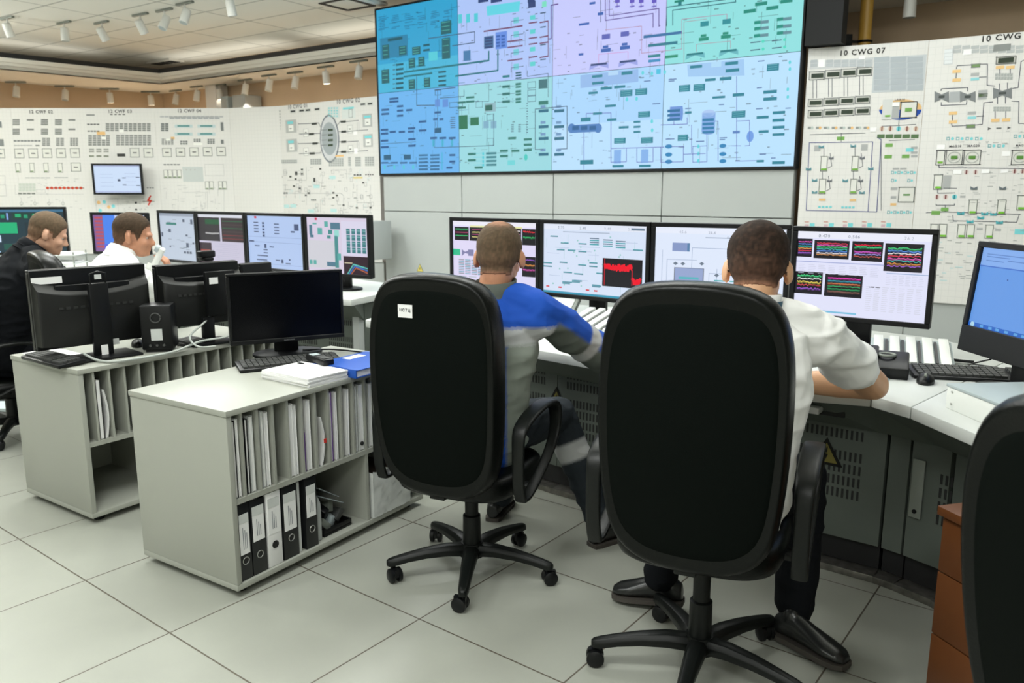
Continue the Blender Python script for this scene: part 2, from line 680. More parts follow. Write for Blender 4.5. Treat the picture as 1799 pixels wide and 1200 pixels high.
for (i, j), c in TINT.items():
    cv = Canvas(lambda x, y: (x, y), (0, 0, 0), (1, 0, 0), (0, 0, 1), (0, -1, 0))
    x0, x1, z0, z1 = i * cw + 0.002, (i + 1) * cw - 0.002, VB + j * chh + 0.002, VB + (j + 1) * chh - 0.002
    cv.poly([(x0, z0), (x1, z0), (x1, z1), (x0, z1)], c, 1)
    if (i, j) == (0, 1):
        cv.poly([(x0, z0), (x1, z0), (x1, z0 + .3), (x0, z0 + .3)], (66, 178, 214), 2)
    if (i, j) == (2, 0):
        cv.poly([(x0, z0), (x1, z0), (x1, z0 + .42), (x0, z0 + .42)], (184, 222, 252), 2)
    cv.build('display', 'video_display', vr)

cv = art(vp, ve, vn, (3.871, 640, 0))
cv.clip = (0.01, VLEN - 0.01, VB + 0.01, VT - 0.01)
TEAL, DT, NAVY, BLU, CY = (26, 120, 128), (20, 86, 100), (44, 66, 116), (52, 96, 176), (80, 200, 214)
LN = (60, 84, 110)
k = 3
# --- top left display
for r in range(10):
    for q in range(6):
        if random.random() < .8:
            x = 96 + q * 88 + random.uniform(0, 12)
            cv.R(x, 112 + r * 11 - q * 9, x + random.uniform(30, 66), 116 + r * 11 - q * 9, (30, 108, 150), k)
cv.R(110, 248, 298, 392, (36, 128, 168), k)
cv.R(162, 256, 262, 276, DT, k + 1)
for (x0, y0, x1, y1) in [(125, 305, 172, 400), (238, 312, 290, 375), (523, 142, 594, 232), (530, 258, 586, 400), (304, 396, 348, 462), (370, 388, 412, 452), (304, 540, 348, 606), (408, 528, 450, 594), (328, 318, 384, 372), (120, 474, 172, 568)]:
    cv.R(x0, y0, x1, y1, (28, 96, 104), k + 1)
    for q in range(3):
        cv.R(x0 + 6, y0 + 8 + q * (y1 - y0) / 3.3, x1 - 10, y0 + 12 + q * (y1 - y0) / 3.3, (80, 170, 160), k + 2)
for q in range(6):
    cv.R(218, 432 + q * 32, 268, 446 + q * 32, DT, k + 1)
    cv.R(196, 440 + q * 32, 212, 446 + q * 32, LN, k + 1)
for q in range(4):
    cv.R(505, 484 + q * 30, 558, 496 + q * 30, DT, k + 1)
cv.R(440, 352, 500, 412, CY, k); cv.R(402, 300, 446, 314, DT, k); cv.R(402, 334, 446, 348, DT, k)
cv.L([(272, 492), (848, 412), (848, 350)], 8, (24, 110, 122), k + 1)
cv.L([(272, 522), (462, 498)], 8, (24, 110, 122), k + 1)
cv.L([(622, 518), (910, 480), (910, 340)], 8, (24, 110, 122), k + 1)
cv.L([(440, 262), (620, 236), (752, 216), (752, 290), (600, 312)], 4, LN, k)
# --- second display, top
for q in range(3):
    cv.R(640 + q * 54, 98 - q * 4, 666 + q * 54, 158 - q * 4, CY, k)
cv.poly([cv.mp(832, 42), cv.mp(1062, 8), cv.mp(1054, 78), cv.mp(838, 108)], (96, 210, 226), k)
for x0, x1 in ((776, 846), (862, 938), (1112, 1162)):
    cv.R(x0, -20, x1, 16, NAVY, k)
cv.R(1116, 10, 1166, 52, NAVY, k); cv.R(1210, 10, 1240, 48, (120, 220, 190), k)
cv.R(816, 246, 880, 330, (60, 104, 150), k); cv.R(894, 216, 972, 332, (98, 140, 222), k)
for q in range(4):
    cv.R(822, 254 + q * 20, 874, 266 + q * 20, NAVY, k + 1)
    cv.R(900, 240 + q * 22, 924, 254 + q * 22, BLU, k + 1); cv.R(934, 238 + q * 22, 958, 252 + q * 22, BLU, k + 1)
cv.R(676, 344, 724, 414, (64, 120, 168), k)
DR = (112, 60, 96)
for y in (214, 284, 324, 414):
    cv.L([(815 if y == 214 else 976, y), (1076, y - (38 if y == 214 else 14))], 7, DR, k)
    cv.L([(1122, y - 12 - (44 if y == 214 else 10)), (1176, y - 20 - (44 if y == 214 else 10))], 7, DR, k)
for y in (150, 250, 292, 388):
    cv.L([(1196, y + 4), (1252, y - 6)], 7, DR, k)
cv.L([(1252, 144), (1252, 382)], 5, DR, k); cv.L([(1252, 266), (1272, 264), (1272, 36), (1320, 28)], 6, (90, 50, 130), k)
for y in (136, 232, 352, 452):
    cv.R(1016, y - 18, 1052, y + 22, (112, 200, 214), k); cv.R(1128, y - 32, 1164, y - 2, (90, 205, 206), k)
    cv.L([(1000, y + 40), (1000, y + 10), (1084, y - 2)], 3, LN, k)
    cv.R(1198, y - 52, 1236, y - 44, LN, k)
for y0 in (484, 502, 520):
    cv.R(1030, y0 + 6, 1070, y0 + 16, DT, k)
cv.R(942, 512, 990, 528, TEAL, k)
cv.L([(1110, 480), (1110, 520), (1252, 500), (1252, 660)], 3, LN, k)
# --- second display, bottom
GR = (44, 120, 110)
for y in (590, 640, 692):
    cv.R(940, y - 10, 992, y + 8, GR, k); cv.L([(905, y + 4), (1026, y - 6)], 2, LN, k)
    cv.R(1030, y - 26, 1068, y - 10, GR, k); cv.R(1030, y - 4, 1068, y + 8, GR, k)
cv.Fr(1112, 556, 1168, 600, LN, 3, k); cv.Fr(1112, 610, 1168, 650, LN, 3, k); cv.Fr(1112, 652, 1168, 692, LN, 3, k)
for y in range(700, 900, 18):
    cv.R(1104, y, 1114, y + 5, LN, k)
cv.R(644, 784, 704, 878, (28, 112, 78), k); cv.R(722, 798, 780, 852, (28, 112, 78), k)
cv.R(820, 700, 896, 760, (140, 180, 190), k); cv.R(824, 714, 874, 752, (28, 96, 84), k + 1)
cv.R(812, 824, 848, 872, (124, 172, 196), k); cv.R(862, 824, 900, 872, (124, 172, 196), k)
for (x, y) in ((694, 656), (694, 684), (636, 690), (636, 726)):
    cv.R(x, y, x + 56, y + 14, GR, k)
cv.L([(848, 570), (848, 690), (700, 690)], 2, LN, k); cv.L([(836, 772), (836, 980)], 2, LN, k); cv.L([(882, 772), (882, 990), (480, 1004), (480, 940)], 3, LN, k)
cv.Fr(834, 776, 880, 820, LN, 2, k); cv.Fr(834, 940, 880, 990, LN, 2, k); cv.Fr(760, 690, 806, 732, LN, 2, k)
for x in (1000, 1048):
    for y in range(845, 900, 12):
        cv.R(x, y, x + 18, y + 4, LN, k)
for (x, y) in ((980, 932), (924, 1018), (1002, 1018), (924, 1054), (1086, 940), (1086, 976), (1086, 1012), (706, 1040), (706, 1082), (752, 1132)):
    cv.R(x, y, x + 54, y + 16, GR, k)
for y in range(1036, 1130, 26):
    cv.R(830, y, 900, y + 14, (50, 124, 134), k); cv.R(804, y, 816, y + 18, CY, k); cv.L([(745, y + 8), (804, y + 6)], 2, CY, k)
cv.R(976, 1090, 1026, 1122, (110, 210, 214), k); cv.E(1100, 1070, 12, 18, (70, 200, 190), k)
cv.R(1188, 540, 1246, 602, (60, 112, 120), k); cv.R(1188, 686, 1252, 712, GR, k)
for x in (1188, 1294):
    for y in (752, 860, 940, 1048):
        cv.R(x, y - 8, x + 66, y + 12, (40, 106, 132), k)
        cv.R(x + 12, y - 36, x + 46, y - 18, (110, 150, 190), k)
cv.L([(1164, 742), (1380, 722), (1380, 1012), (1320, 1014)], 4, LN, k); cv.L([(1164, 742), (1164, 1018), (1220, 1016)], 4, LN, k)
# --- first display, bottom
cv.L([(358, 520), (358, 718), (480, 716)], 4, LN, k); cv.L([(480, 612), (620, 596)], 4, LN, k); cv.L([(500, 612), (500, 680), (500, 880)], 3, LN, k)
cv.Fr(482, 612, 524, 648, LN, 3, k); cv.R(482, 676, 516, 726, (92, 142, 214), k); cv.R(534, 676, 572, 728, (92, 142, 214), k)
cv.L([(516, 668), (680, 656), (680, 612)], 3, LN, k); cv.Fr(580, 694, 670, 730, LN, 3, k)
DB = (38, 88, 140)
for (x, y, wd) in ((172, 664, 62), (172, 684, 62), (118, 740, 52), (118, 768, 52), (224, 716, 42), (224, 746, 42), (224, 780, 42), (286, 742, 42), (478, 758, 46), (470, 804, 28), (512, 804, 28), (114, 876, 50), (114, 902, 50), (174, 890, 42), (236, 890, 42), (298, 866, 50), (298, 888, 42), (372, 820, 52), (372, 880, 52), (450, 932, 46), (512, 932, 46), (576, 932, 46), (114, 950, 50), (300, 940, 50), (300, 984, 50), (114, 994, 54), (580, 1048, 40), (580, 1092, 40), (560, 1134, 40)):
    cv.R(x, y, x + wd, y + 14, DB, k)
for (x, y) in ((134, 1054), (270, 1052), (478, 870)):
    cv.R(x, y, x + 48, y + 34, (34, 92, 126), k)
for x in (114, 180, 244, 308):
    cv.R(x, 1102, x + 50, 1112, DB, k); cv.R(x + 20, 1124, x + 32, 1150, CY, k)
for x in (372, 450):
    for y in range(1050, 1150, 24):
        cv.R(x, y, x + 62, y + 12, (46, 106, 150), k)
cv.L([(530, 1040), (530, 1150)], 10, (78, 178, 222), k)
cv.L([(114, 980), (352, 964)], 2, LN, k); cv.L([(480, 740), (480, 1000)], 2, (90, 130, 190), k)
for x in (450, 512, 576):
    cv.R(x + 14, 950, x + 30, 996, (70, 184, 220), k); cv.L([(x + 22, 946), (x + 22, 1000)], 2, LN, k)
for y in range(796, 880, 14):
    cv.R(588, y, 620, y + 5, LN, k)
# --- right half, second crop
cv.mp = plane_map(vp, ve, (0, 0, 1), vn, (3.871, 1020, 0))
PU, PK = (92, 74, 150), (206, 150, 208)
cv.L([(170, -20), (170, 140), (494, 92), (494, 186)], 5, PU, k); cv.L([(196, -20), (196, 108), (534, 58), (534, 180)], 5, PU, k)
cv.L([(586, 176), (586, 50), (1040, -10)], 5, DT, k); cv.L([(628, 172), (628, 70), (1056, 14), (1056, -20)], 5, DT, k)
cv.L([(170, 204), (416, 178), (416, 362), (690, 334), (690, 132), (996, 96), (996, 130)], 3, (176, 130, 160), k)
cv.L([(704, 426), (704, 150), (860, 130)], 3, (170, 140, 150), k)
cv.L([(124, 430), (124, 370), (324, 352), (324, 400)], 3, PK, k); cv.L([(790, 350), (790, 302), (1022, 280), (1022, 330)], 3, (180, 130, 150), k)
for (x, y, c) in ((146, 232, (88, 96, 180)), (274, 214, (88, 96, 180)), (816, 146, (40, 140, 150)), (966, 130, (40, 140, 150))):
    cv.R(x, y, x + 56, y + 34, c, k)
for (x, y, c) in ((140, 320, BLU), (270, 302, BLU), (806, 244, (24, 140, 118)), (956, 228, (24, 140, 118))):
    cv.R(x, y + 10, x + 66, y + 34, c, k); cv.R(x + 12, y - 10, x + 50, y + 8, c, k)
for (x, y, c, c2) in ((60, 432, (150, 160, 226), NAVY), (258, 412, (150, 160, 226), NAVY), (714, 362, (100, 180, 190), TEAL), (942, 340, (100, 180, 190), TEAL)):
    cv.poly([cv.mp(x, y + 46), cv.mp(x + 4, y + 14), cv.mp(x + 130, y - 4), cv.mp(x + 132, y + 32), cv.mp(x + 66, y + 14)], c, k)
    cv.R(x + 10, y - 2, x + 120, y + 12, c2, k + 1)
for (x0, x1, y, c) in ((430, 688, 236, (50, 110, 160)), (462, 660, 300, (40, 120, 140)), (460, 544, 380, (40, 130, 140)), (576, 662, 384, (30, 140, 110)), (462, 544, 412, (60, 140, 190))):
    cv.R(x0, y - 9, x1, y + 10, c, k)
for (x, y) in ((1110, 64), (1188, 14), (1264, 42), (1360, -4)):
    cv.R(x, y, x + 82, y + 24, (24, 136, 120), k)
for (x, y) in ((1182, 142), (1182, 184), (1180, 232), (1336, 120), (1336, 170), (1336, 214)):
    cv.R(x, y, x + 42, y + 22, (24, 140, 124), k); cv.R(x + 42, y - 3, x + 98, y + 18, (96, 140, 152), k)
for (x, y) in ((1156, 284), (1156, 336), (1302, 272), (1302, 322)):
    cv.R(x, y, x + 66, y + 7, LN, k); cv.E(x + 86, y - 2, 10, 10, (80, 214, 190), k)
cv.R(640, 0, 706, 16, (24, 130, 110), k); cv.R(664, 12, 688, 40, TEAL, k)
for x in (246, 346, 408, 496):
    cv.R(x - 10, -10, x + 22, 20, (96, 84, 190), k); cv.L([(x + 4, 16), (x + 4, 52)], 4, PU, k); cv.R(x - 12, 40, x + 22, 48, (96, 84, 190), k)
cv.L([(138, 0), (138, 150)], 4, NAVY, k); cv.R(118, 84, 156, 104, BLU, k)
cv.R(62, 14, 102, 30, BLU, k); cv.R(-10, 156, 60, 172, BLU, k); cv.R(-12, 362, 20, 378, BLU, k)
cv.poly([cv.mp(0, 512), cv.mp(394, 470), cv.mp(394, 556), cv.mp(0, 600)], (146, 184, 232), k)
cv.poly([cv.mp(726, 440), cv.mp(1112, 402), cv.mp(1116, 514), cv.mp(732, 522)], (158, 200, 240), k)
cv.R(190, 486, 258, 512, (176, 212, 244), k + 1); cv.R(890, 420, 958, 456, (176, 218, 246), k + 1)
TB = (40, 128, 148)
for (x, y, wd, h) in ((80, 510, 70, 18), (280, 486, 74, 22), (80, 556, 80, 18), (746, 444, 82, 20), (984, 420, 88, 22), (988, 468, 92, 22), (848, 534, 72, 18), (948, 524, 80, 22), (670, 578, 76, 46), (770, 572, 78, 46),
                      (138, 592, 76, 18), (230, 582, 76, 18), (272, 612, 82, 44), (374, 602, 80, 44), (56, 624, 62, 16), (1036, 634, 78, 22), (1030, 754, 92, 46), (1198, 788, 82, 20), (1308, 756, 84, 20), (1306, 808, 82, 20), (1306, 856, 82, 20), (1306, 906, 82, 18), (1212, 886, 68, 18), (1244, 614, 92, 22), (1244, 662, 92, 22), (1268, 434, 82, 48), (1304, 1096, 86, 20), (1198, 1088, 50, 16),
                      (86, 764, 62, 16), (182, 806, 64, 16), (262, 858, 66, 16), (362, 822, 46, 14), (362, 856, 46, 14), (362, 890, 46, 14), (394, 758, 80, 40), (230, 938, 78, 38), (412, 934, 82, 40), (662, 916, 70, 42), (218, 1122, 76, 16), (400, 1120, 80, 16), (-2, 1088, 90, 30), (2, 800, 68, 26),
                      (0, 540, 1, 1), (712, 758, 44, 16), (898, 654, 86, 16), (168, 712, 74, 16)):
    cv.R(x, y, x + wd, y + h, TB, k + 1)
    if h > 30:
        for q in range(3):
            cv.R(x + 8, y + 6 + q * h / 3.4, x + wd - 12, y + 9 + q * h / 3.4, (120, 196, 206), k + 2)
for (x, y) in ((590, 990), (590, 1046), (590, 1094), (958, 986), (958, 1042), (958, 1090)):
    cv.E(x + 10, y + 6, 24, 13, (40, 130, 184), k)
cv.R(608, 724, 694, 820, (110, 150, 216), k); cv.E(690, 772, 8, 46, (110, 150, 216), k)
for q in range(3):
    cv.R(592, 744 + q * 30, 678, 762 + q * 30, (38, 110, 158), k + 1)
cv.R(826, 768, 916, 896, (130, 170, 226), k); cv.E(871, 770, 45, 22, (170, 200, 240), k); cv.E(871, 894, 45, 20, (130, 170, 226), k)
for q in range(4):
    cv.R(830, 806 + q * 28, 908, 824 + q * 28, (42, 122, 170), k + 1)
cv.E(1154, 928, 24, 36, (110, 156, 226), k); cv.R(1036, 890, 1084, 908, (90, 130, 190), k)
cv.R(-60, 846, 120, 900, (78, 128, 190), k); cv.E(-60, 873, 26, 27, (78, 128, 190), k); cv.E(120, 872, 26, 27, (78, 128, 190), k)
for q in range(3):
    cv.R(-54 + q * 58, 856, -10 + q * 58, 884, (36, 96, 150), k + 1)
cv.R(228, 1020, 276, 1112, (130, 176, 232), k); cv.R(412, 1016, 462, 1108, (130, 176, 232), k)
LP = (104, 116, 190)
for P in ([(24, 900), (24, 1150)], [(40, 800), (40, 772), (208, 768), (208, 1104), (312, 1100), (312, 1012)], [(208, 1010), (570, 1000)], [(384, 1104), (384, 1010)], [(384, 1104), (494, 1100), (494, 1006)],
          [(546, 850), (726, 844), (726, 800)], [(636, 824), (636, 850)], [(1062, 520), (1062, 634)], [(1062, 660), (1062, 1096), (1200, 1092)], [(860, 900), (860, 1100), (764, 1104), (764, 996), (860, 992)], [(616, 998), (700, 996), (700, 1100), (546, 1104), (546, 1000)], [(700, 1050), (850, 1044)], [(756, 850), (756, 1040)], [(916, 824), (936, 824), (936, 1096)], [(1062, 824), (1150, 820), (1150, 990), (1120, 992)], [(1030, 992), (1090, 992)]):
    cv.L(P, 4, LP, k)
for (x, y) in ((424, 496), (486, 500), (574, 490), (1424, 424), (1424, 470), (1410, 608), (1410, 660), (486, 826), (488, 886), (802, 996), (802, 1046), (802, 1094), (316, 676), (382, 672)):
    cv.E(x, y, 9, 12, (96, 210, 220), k)
cv.R(516, 470, 546, 504, (70, 190, 222), k)
for (x, y) in ((1206, 412), (1200, 594), (1194, 736), (1296, 1072), (1216, 1046), (580, 942), (786, 958), (946, 934), (946, 946), (712, 734), (942, 708), (490, 702), (432, 548), (600, 536), (600, 548), (1394, 732)):
    cv.R(x, y, x + random.uniform(30, 60), y + 7, (90, 120, 170), k)
# sprinkle of small captions and symbols over the whole wall
for q in range(520):
    s = random.uniform(0.03, VLEN - 0.08)
    t = random.uniform(VB + 0.03, VT - 0.04)
    ci, cj = min(3, int(s / cw)), min(1, int((t - VB) / chh))
    base = TINT[(ci, cj)]
    f = random.uniform(0.62, 0.82)
    c = tuple(x * f for x in base)
    wd = random.choice((0.012, 0.02, 0.03, 0.04))
    if random.random() < .25:
        h = random.uniform(.05, .15)
        cv.poly([(s, t), (s + .004, t), (s + .004, min(VT - .01, t + h)), (s, min(VT - .01, t + h))], c, k - 1)
    elif random.random() < .3:
        cv.poly([(s, t), (min(VLEN - .01, s + wd * 4), t), (min(VLEN - .01, s + wd * 4), t + .004), (s, t + .004)], c, k - 1)
    else:
        cv.poly([(s, t), (s + wd, t), (s + wd, t + .010), (s, t + .010)], c, k - 1)
cv.build('schematic', 'video_display', vr)

# ---------------------------------------------------------------- pale cladding below the video wall
cr, _, cp_, ce_, cn_ = panel_root('wall_cladding', V0, V1, 'pale grey metal cladding panels below the video wall', 'cladding')
for i in range(4):
    for (z0, z1) in ((0.0, 1.236), (1.244, VB - 0.022)):
        MB().bb(i * cw + 0.004, (i + 1) * cw - 0.004, 0.03, 0.07, z0, z1).build('panel', 'panel_white', cr, bevel=0.003, seg=1)
MB().bb(-0.03, VLEN, 0.07, 0.10, 0.0, VB - 0.022).build('backing', 'seam', cr)
mp = plane_map(cp_ + cn_ * -0.03, ce_, (0, 0, 1), cn_, (1, 0, 0))
s, t = mp(738, 471)
cv = Canvas(lambda x, y: (s + x, t + y), (0, 0.03, 0), (1, 0, 0), (0, 0, 1), (0, -1, 0))
cv.poly([(-.05 + s, -.04 + t), (.05 + s, -.04 + t), (s, .05 + t)], (30, 30, 20), 1)
cv.poly([(-.042 + s, -.036 + t), (.042 + s, -.036 + t), (s, .042 + t)], (222, 206, 110), 2)
cv.poly([(-.008 + s, -.01 + t), (.006 + s, -.002 + t), (.004 + s, .02 + t)], (30, 30, 20), 3)
cv.poly([(.008 + s, .004 + t), (-.006 + s, -.002 + t), (-.002 + s, -.028 + t)], (30, 30, 20), 3)
cv.build('warning_sign', 'print', cr)

# ---------------------------------------------------------------- mimic panels
MT = 2.55
DK, MG, LG, CYN, ORG, GRN = (46, 50, 52), (124, 128, 128), (176, 178, 178), (128, 214, 220), (232, 190, 130), (120, 170, 90)
INK = (84, 90, 100)


def mimic(p0, p1, label, zt=MT, z0=0.62):
    r, ln, p, e, n = panel_root('mimic_panel', p0, p1, label, 'control panel')
    MB().bb(0.001, ln - 0.001, 0, 0.12, z0, zt).build('face', 'mosaic', r)
    MB().bb(0.001, ln - 0.001, 0.02, 0.10, 0.0, z0 - 0.004).build('base', 'panel_white', r)
    return r, ln, p, e, n


ZL = (4.4975, 0, 160)
YF = 10.98
def lblocks(cv, x0, y0, x1, y1, nx, ny, c=MG, gap=0.25, layer=1):
    dx, dy = (x1 - x0) / nx, (y1 - y0) / ny
    for i in range(nx):
        for j in range(ny):
            cv.R(x0 + i * dx, y0 + j * dy, x0 + (i + 1 - gap) * dx, y0 + (j + 1 - gap) * dy, c, layer)

def gauge(cv, x, y, w, h, bar=DK, fill=(226, 226, 220)):
    cv.Fr(x, y, x + w, y + h, (92, 100, 96), max(2, w * .05), 1, fill)
    cv.R(x + w * .3, y + h * .46, x + w * .72, y + h * .56, bar, 3)

def column(cv, x, y, w, h):
    cv.Fr(x, y, x + w, y + h, (96, 104, 98), max(2, w * .08), 1, (228, 228, 222))
    cv.R(x + w * .18, y + h * .82, x + w * .82, y + h * .92, (100, 130, 80), 3)

# 12 CWF 02 and the sliver before it
def px_x(u):                     # x on the flat left mimic line
    return at_z(u, 190, MT).x
XA, XB, XC, XD = -8.6, px_x(150), px_x(270), px_x(402)
xm1 = px_x(18)
r, ln, p, e, n = mimic((XA, YF), (xm1, YF), 'white mimic panel cut by the left edge of the photo')
cv = art(p, e, n, ZL)
gauge(cv, -36, 458, 74, 72); cv.R(-30, 240, 14, 290, MG); cv.R(-30, 380, 30, 436, MG); cv.Fr(-30, 740, 50, 830, LG, 3)
cv.L([(-30, 670), (40, 670), (40, 740)], 3, LG)
cv.build('schematic', 'print', r)
r, ln, p, e, n = mimic((xm1, YF), (XB, YF), 'white mimic panel lettered 12 CWF 02 with five square gauges')
cv = art(p, e, n, ZL)
cv.T('12 CWF 02', 326, 164, 26, (60, 60, 60))
for x in (100, 212, 324, 434, 540):
    for y in (222, 296):
        h = 50 if x in (100, 324, 434) else 16
        lblocks(cv, x, y, x + 68, y + h, 1, max(1, h // 12), (126, 128, 126), 0.18)
lblocks(cv, 108, 388, 326, 402, 8, 1, MG, .15); lblocks(cv, 112, 426, 256, 436, 6, 1, LG, .1); cv.R(280, 426, 312, 436, MG)
for x in (334, 444, 554):
    lblocks(cv, x, 368, x + 66, 436, 2 if x < 500 else 3, 5, (140, 142, 140), .16)
for i in range(5):
    gauge(cv, 116 + i * 110, 456 - i, 74, 74)
for i in range(4):
    column(cv, 124 + i * 111, 568, 38, 76)
gauge(cv, 562, 566, 76, 70)
lblocks(cv, 200, 682, 400, 690, 5, 1, LG, .1); lblocks(cv, 430, 680, 540, 688, 4, 1, LG, .1)
for i in range(9):
    cv.E(376 + i * 33, 766, 13, 11, (196, 76, 54)); cv.R(390 + i * 33, 763, 402 + i * 33, 769, (120, 60, 50), 2)
lblocks(cv, 144, 804, 284, 816, 4, 1, (110, 116, 110), .15); lblocks(cv, 148, 730, 284, 796, 5, 3, (202, 208, 200), .1)
cv.L([(120, 740), (120, 816), (660, 816)], 2, LG); cv.Fr(286, 778, 360, 806, LG, 2)
for x in (170, 276, 388, 498):
    cv.L([(x, 850), (x, 905)], 2, LG); cv.E(x, 888, 14, 14, (186, 188, 184), 1, 12, 5)
for q in range(40):
    x, y = random.uniform(110, 640), random.uniform(690, 930)
    cv.R(x, y, x + random.uniform(6, 26), y + 2.5, LG)
cv.build('schematic', 'print', r)

r, ln, p, e, n = mimic((XB, YF), (XC, YF), 'white mimic panel lettered 12 CWF 03 behind the wall-hung monitor')
cv = art(p, e, n, ZL)
cv.T('12 CWF 03', 950, 160, 26, (60, 60, 60))
lblocks(cv, 870, 182, 1002, 194, 4, 1, (80, 80, 80), .4); cv.R(682, 184, 748, 194, MG)
lblocks(cv, 688, 258, 790, 270, 4, 1, (90, 92, 90), .2); lblocks(cv, 692, 312, 790, 324, 4, 1, (90, 92, 90), .2)
lblocks(cv, 836, 254, 1196, 320, 10, 4, (140, 142, 140), .18); lblocks(cv, 698, 348, 874, 434, 5, 5, (140, 142, 140), .16); lblocks(cv, 918, 346, 1198, 432, 8, 5, (146, 148, 146), .16)
cv.R(764, 320, 832, 346, ORG); cv.R(804, 360, 838, 382, (248, 248, 244), 3); cv.R(944, 304, 978, 326, (248, 248, 244), 3)  # the near-white blocks are painted glare spots
lblocks(cv, 704, 456, 876, 488, 3, 2, (150, 152, 146), .3); lblocks(cv, 704, 508, 876, 526, 3, 1, (130, 136, 120), .3)
cv.R(926, 494, 990, 518, (56, 58, 54)); gauge(cv, 1028, 450, 74, 74); gauge(cv, 1136, 450, 74, 74)
cv.Fr(760, 850, 934, 960, LG, 2)
for (x, y, c) in ((824, 876, CYN), (896, 910, CYN), (792, 944, CYN), (780, 880, ORG), (860, 916, ORG)):
    cv.E(x, y, 14, 14, c)
lblocks(cv, 1160, 760, 1222, 772, 3, 1, MG, .3)
cv.poly([cv.mp(1160, 866), cv.mp(1186, 824), cv.mp(1198, 828), cv.mp(1180, 858), cv.mp(1204, 862), cv.mp(1176, 906), cv.mp(1166, 900), cv.mp(1182, 872)], (206, 62, 46), 2)
cv.L([(1128, 872), (1220, 872)], 5, (120, 110, 100)); cv.R(1066, 874, 1082, 890, DK); cv.R(1068, 930, 1084, 944, DK)
for q in range(24):
    x, y = random.uniform(950, 1200), random.uniform(840, 950)
    cv.R(x, y, x + random.uniform(6, 22), y + 2.5, LG)
cv.build('schematic', 'print', r)

r, ln, p, e, n = mimic((XC, YF), (XD, YF), 'white mimic panel lettered 12 CWF 04 with pale cyan windows')
cv = art(p, e, n, ZL)
cv.T('12 CWF 04', 1498, 156, 26, (70, 70, 70))
lblocks(cv, 1264, 196, 1766, 210, 14, 1, (188, 190, 192), .1); lblocks(cv, 1340, 206, 1740, 224, 9, 1, (176, 180, 184), .1)
for x in (1380, 1560):
    for y in (266, 328):
        cv.R(x, y, x + 142, y + 24, (196, 214, 216)); cv.R(x + 22, y + 4, x + 118, y + 16, (92, 150, 150), 2)
lblocks(cv, 1272, 254, 1336, 320, 2, 4, MG, .15); lblocks(cv, 1278, 376, 1376, 426, 4, 4, (150, 152, 150), .2); lblocks(cv, 1424, 392, 1486, 426, 3, 2, MG, .2); lblocks(cv, 1530, 378, 1590, 404, 3, 2, MG, .2); lblocks(cv, 1640, 378, 1700, 420, 3, 3, MG, .2); cv.R(1744, 246, 1766, 314, MG); cv.R(1746, 384, 1768, 418, MG)
cv.R(1350, 362, 1380, 380, ORG); cv.R(1310, 376, 1346, 392, (246, 246, 240), 3); cv.R(1530, 410, 1600, 426, (246, 246, 240), 3)  # near-white blocks paint reflected glare
for i in range(5):
    gauge(cv, 1284 + i * 107, 450 - i * 2, 72, 70)
lblocks(cv, 1292, 576, 1426, 588, 5, 1, MG, .2)
for i in range(4):
    column(cv, 1294 + i * 36, 622, 32, 66)
cv.R(1444, 598, 1606, 716, (200, 206, 204)); lblocks(cv, 1470, 620, 1570, 640, 3, 1, (150, 130, 120), .8, 2)
for x in (1622, 1726):
    column(cv, x, 714, 32, 64); column(cv, x + 34, 714, 32, 64)
cv.Fr(1620, 578, 1770, 670, LG, 2); cv.L([(1640, 790), (1640, 930)], 2, LG); cv.L([(1770, 780), (1770, 950)], 2, LG); cv.L([(1440, 800), (1640, 800)], 2, LG)
for q in range(46):
    x, y = random.uniform(1290, 1740), random.uniform(730, 950)
    if random.random() < .4: cv.L([(x, y), (x, y + random.uniform(20, 60))], 2, LG)
    else: cv.R(x, y, x + random.uniform(8, 44), y + 2.5, LG)
cv.build('schematic', 'print', r)

PB, PC = (-3.02, 10.72), (-1.56, 9.62)
r, ln, p, e, n = mimic((XD, YF), PB, 'blank white mimic panel between the lettered ones')
r, ln, p, e, n = mimic(PB, PC, 'white mimic panel with a grey oval reactor diagram left of the video wall')
cv = art(p, e, n, (4.8, 380, 150))
cv.T('10 CWG 01', 686, 176, 22, (120, 122, 122)); cv.T('10 CWG 02', 1114, 130, 26, (110, 112, 112))
for (x, y) in ((628, 212), (702, 206), (754, 202), (832, 194), (1218, 152), (1278, 148)):
    cv.R(x, y, x + 38, y + 14, DK, 2); cv.R(x - 5, y - 6, x + 43, y + 20, (206, 208, 204), 1)
cv.E(955, 450, 82, 132, (120, 128, 138)); cv.E(955, 450, 73, 122, (212, 214, 216), 2); cv.E(955, 450, 66, 90, (164, 172, 176), 3)
for y in (376, 418, 462, 504):
    cv.R(944, y - 9, 986, y + 9, (60, 76, 56), 4); cv.R(890, y - 3, 936, y + 3, MG, 4)
for (x, y) in ((828, 324), (804, 410), (834, 490), (810, 574), (1072, 306), (1076, 390), (1076, 476), (1076, 560)):
    cv.R(x - 22, y - 9, x + 22, y + 9, (66, 70, 66), 3)
for sg, xs in ((1, (680, 1)), ):
    for (a, b) in (((690, 326), (866, 318)), ((700, 410), (880, 404)), ((690, 492), (870, 486)), ((700, 576), (880, 570)), ((1010, 350), (1050, 300)), ((1036, 390), (1050, 390)), ((1036, 476), (1060, 476)), ((1010, 560), (1060, 562)), ((1094, 306), (1200, 296)), ((1100, 390), (1280, 374)), ((1094, 476), (1200, 470)), ((1100, 562), (1280, 550))):
        cv.L([a, b], 3, INK, 2)
cv.L([(866, 318), (884, 356)], 3, INK, 2); cv.L([(880, 570), (892, 540)], 3, INK, 2)
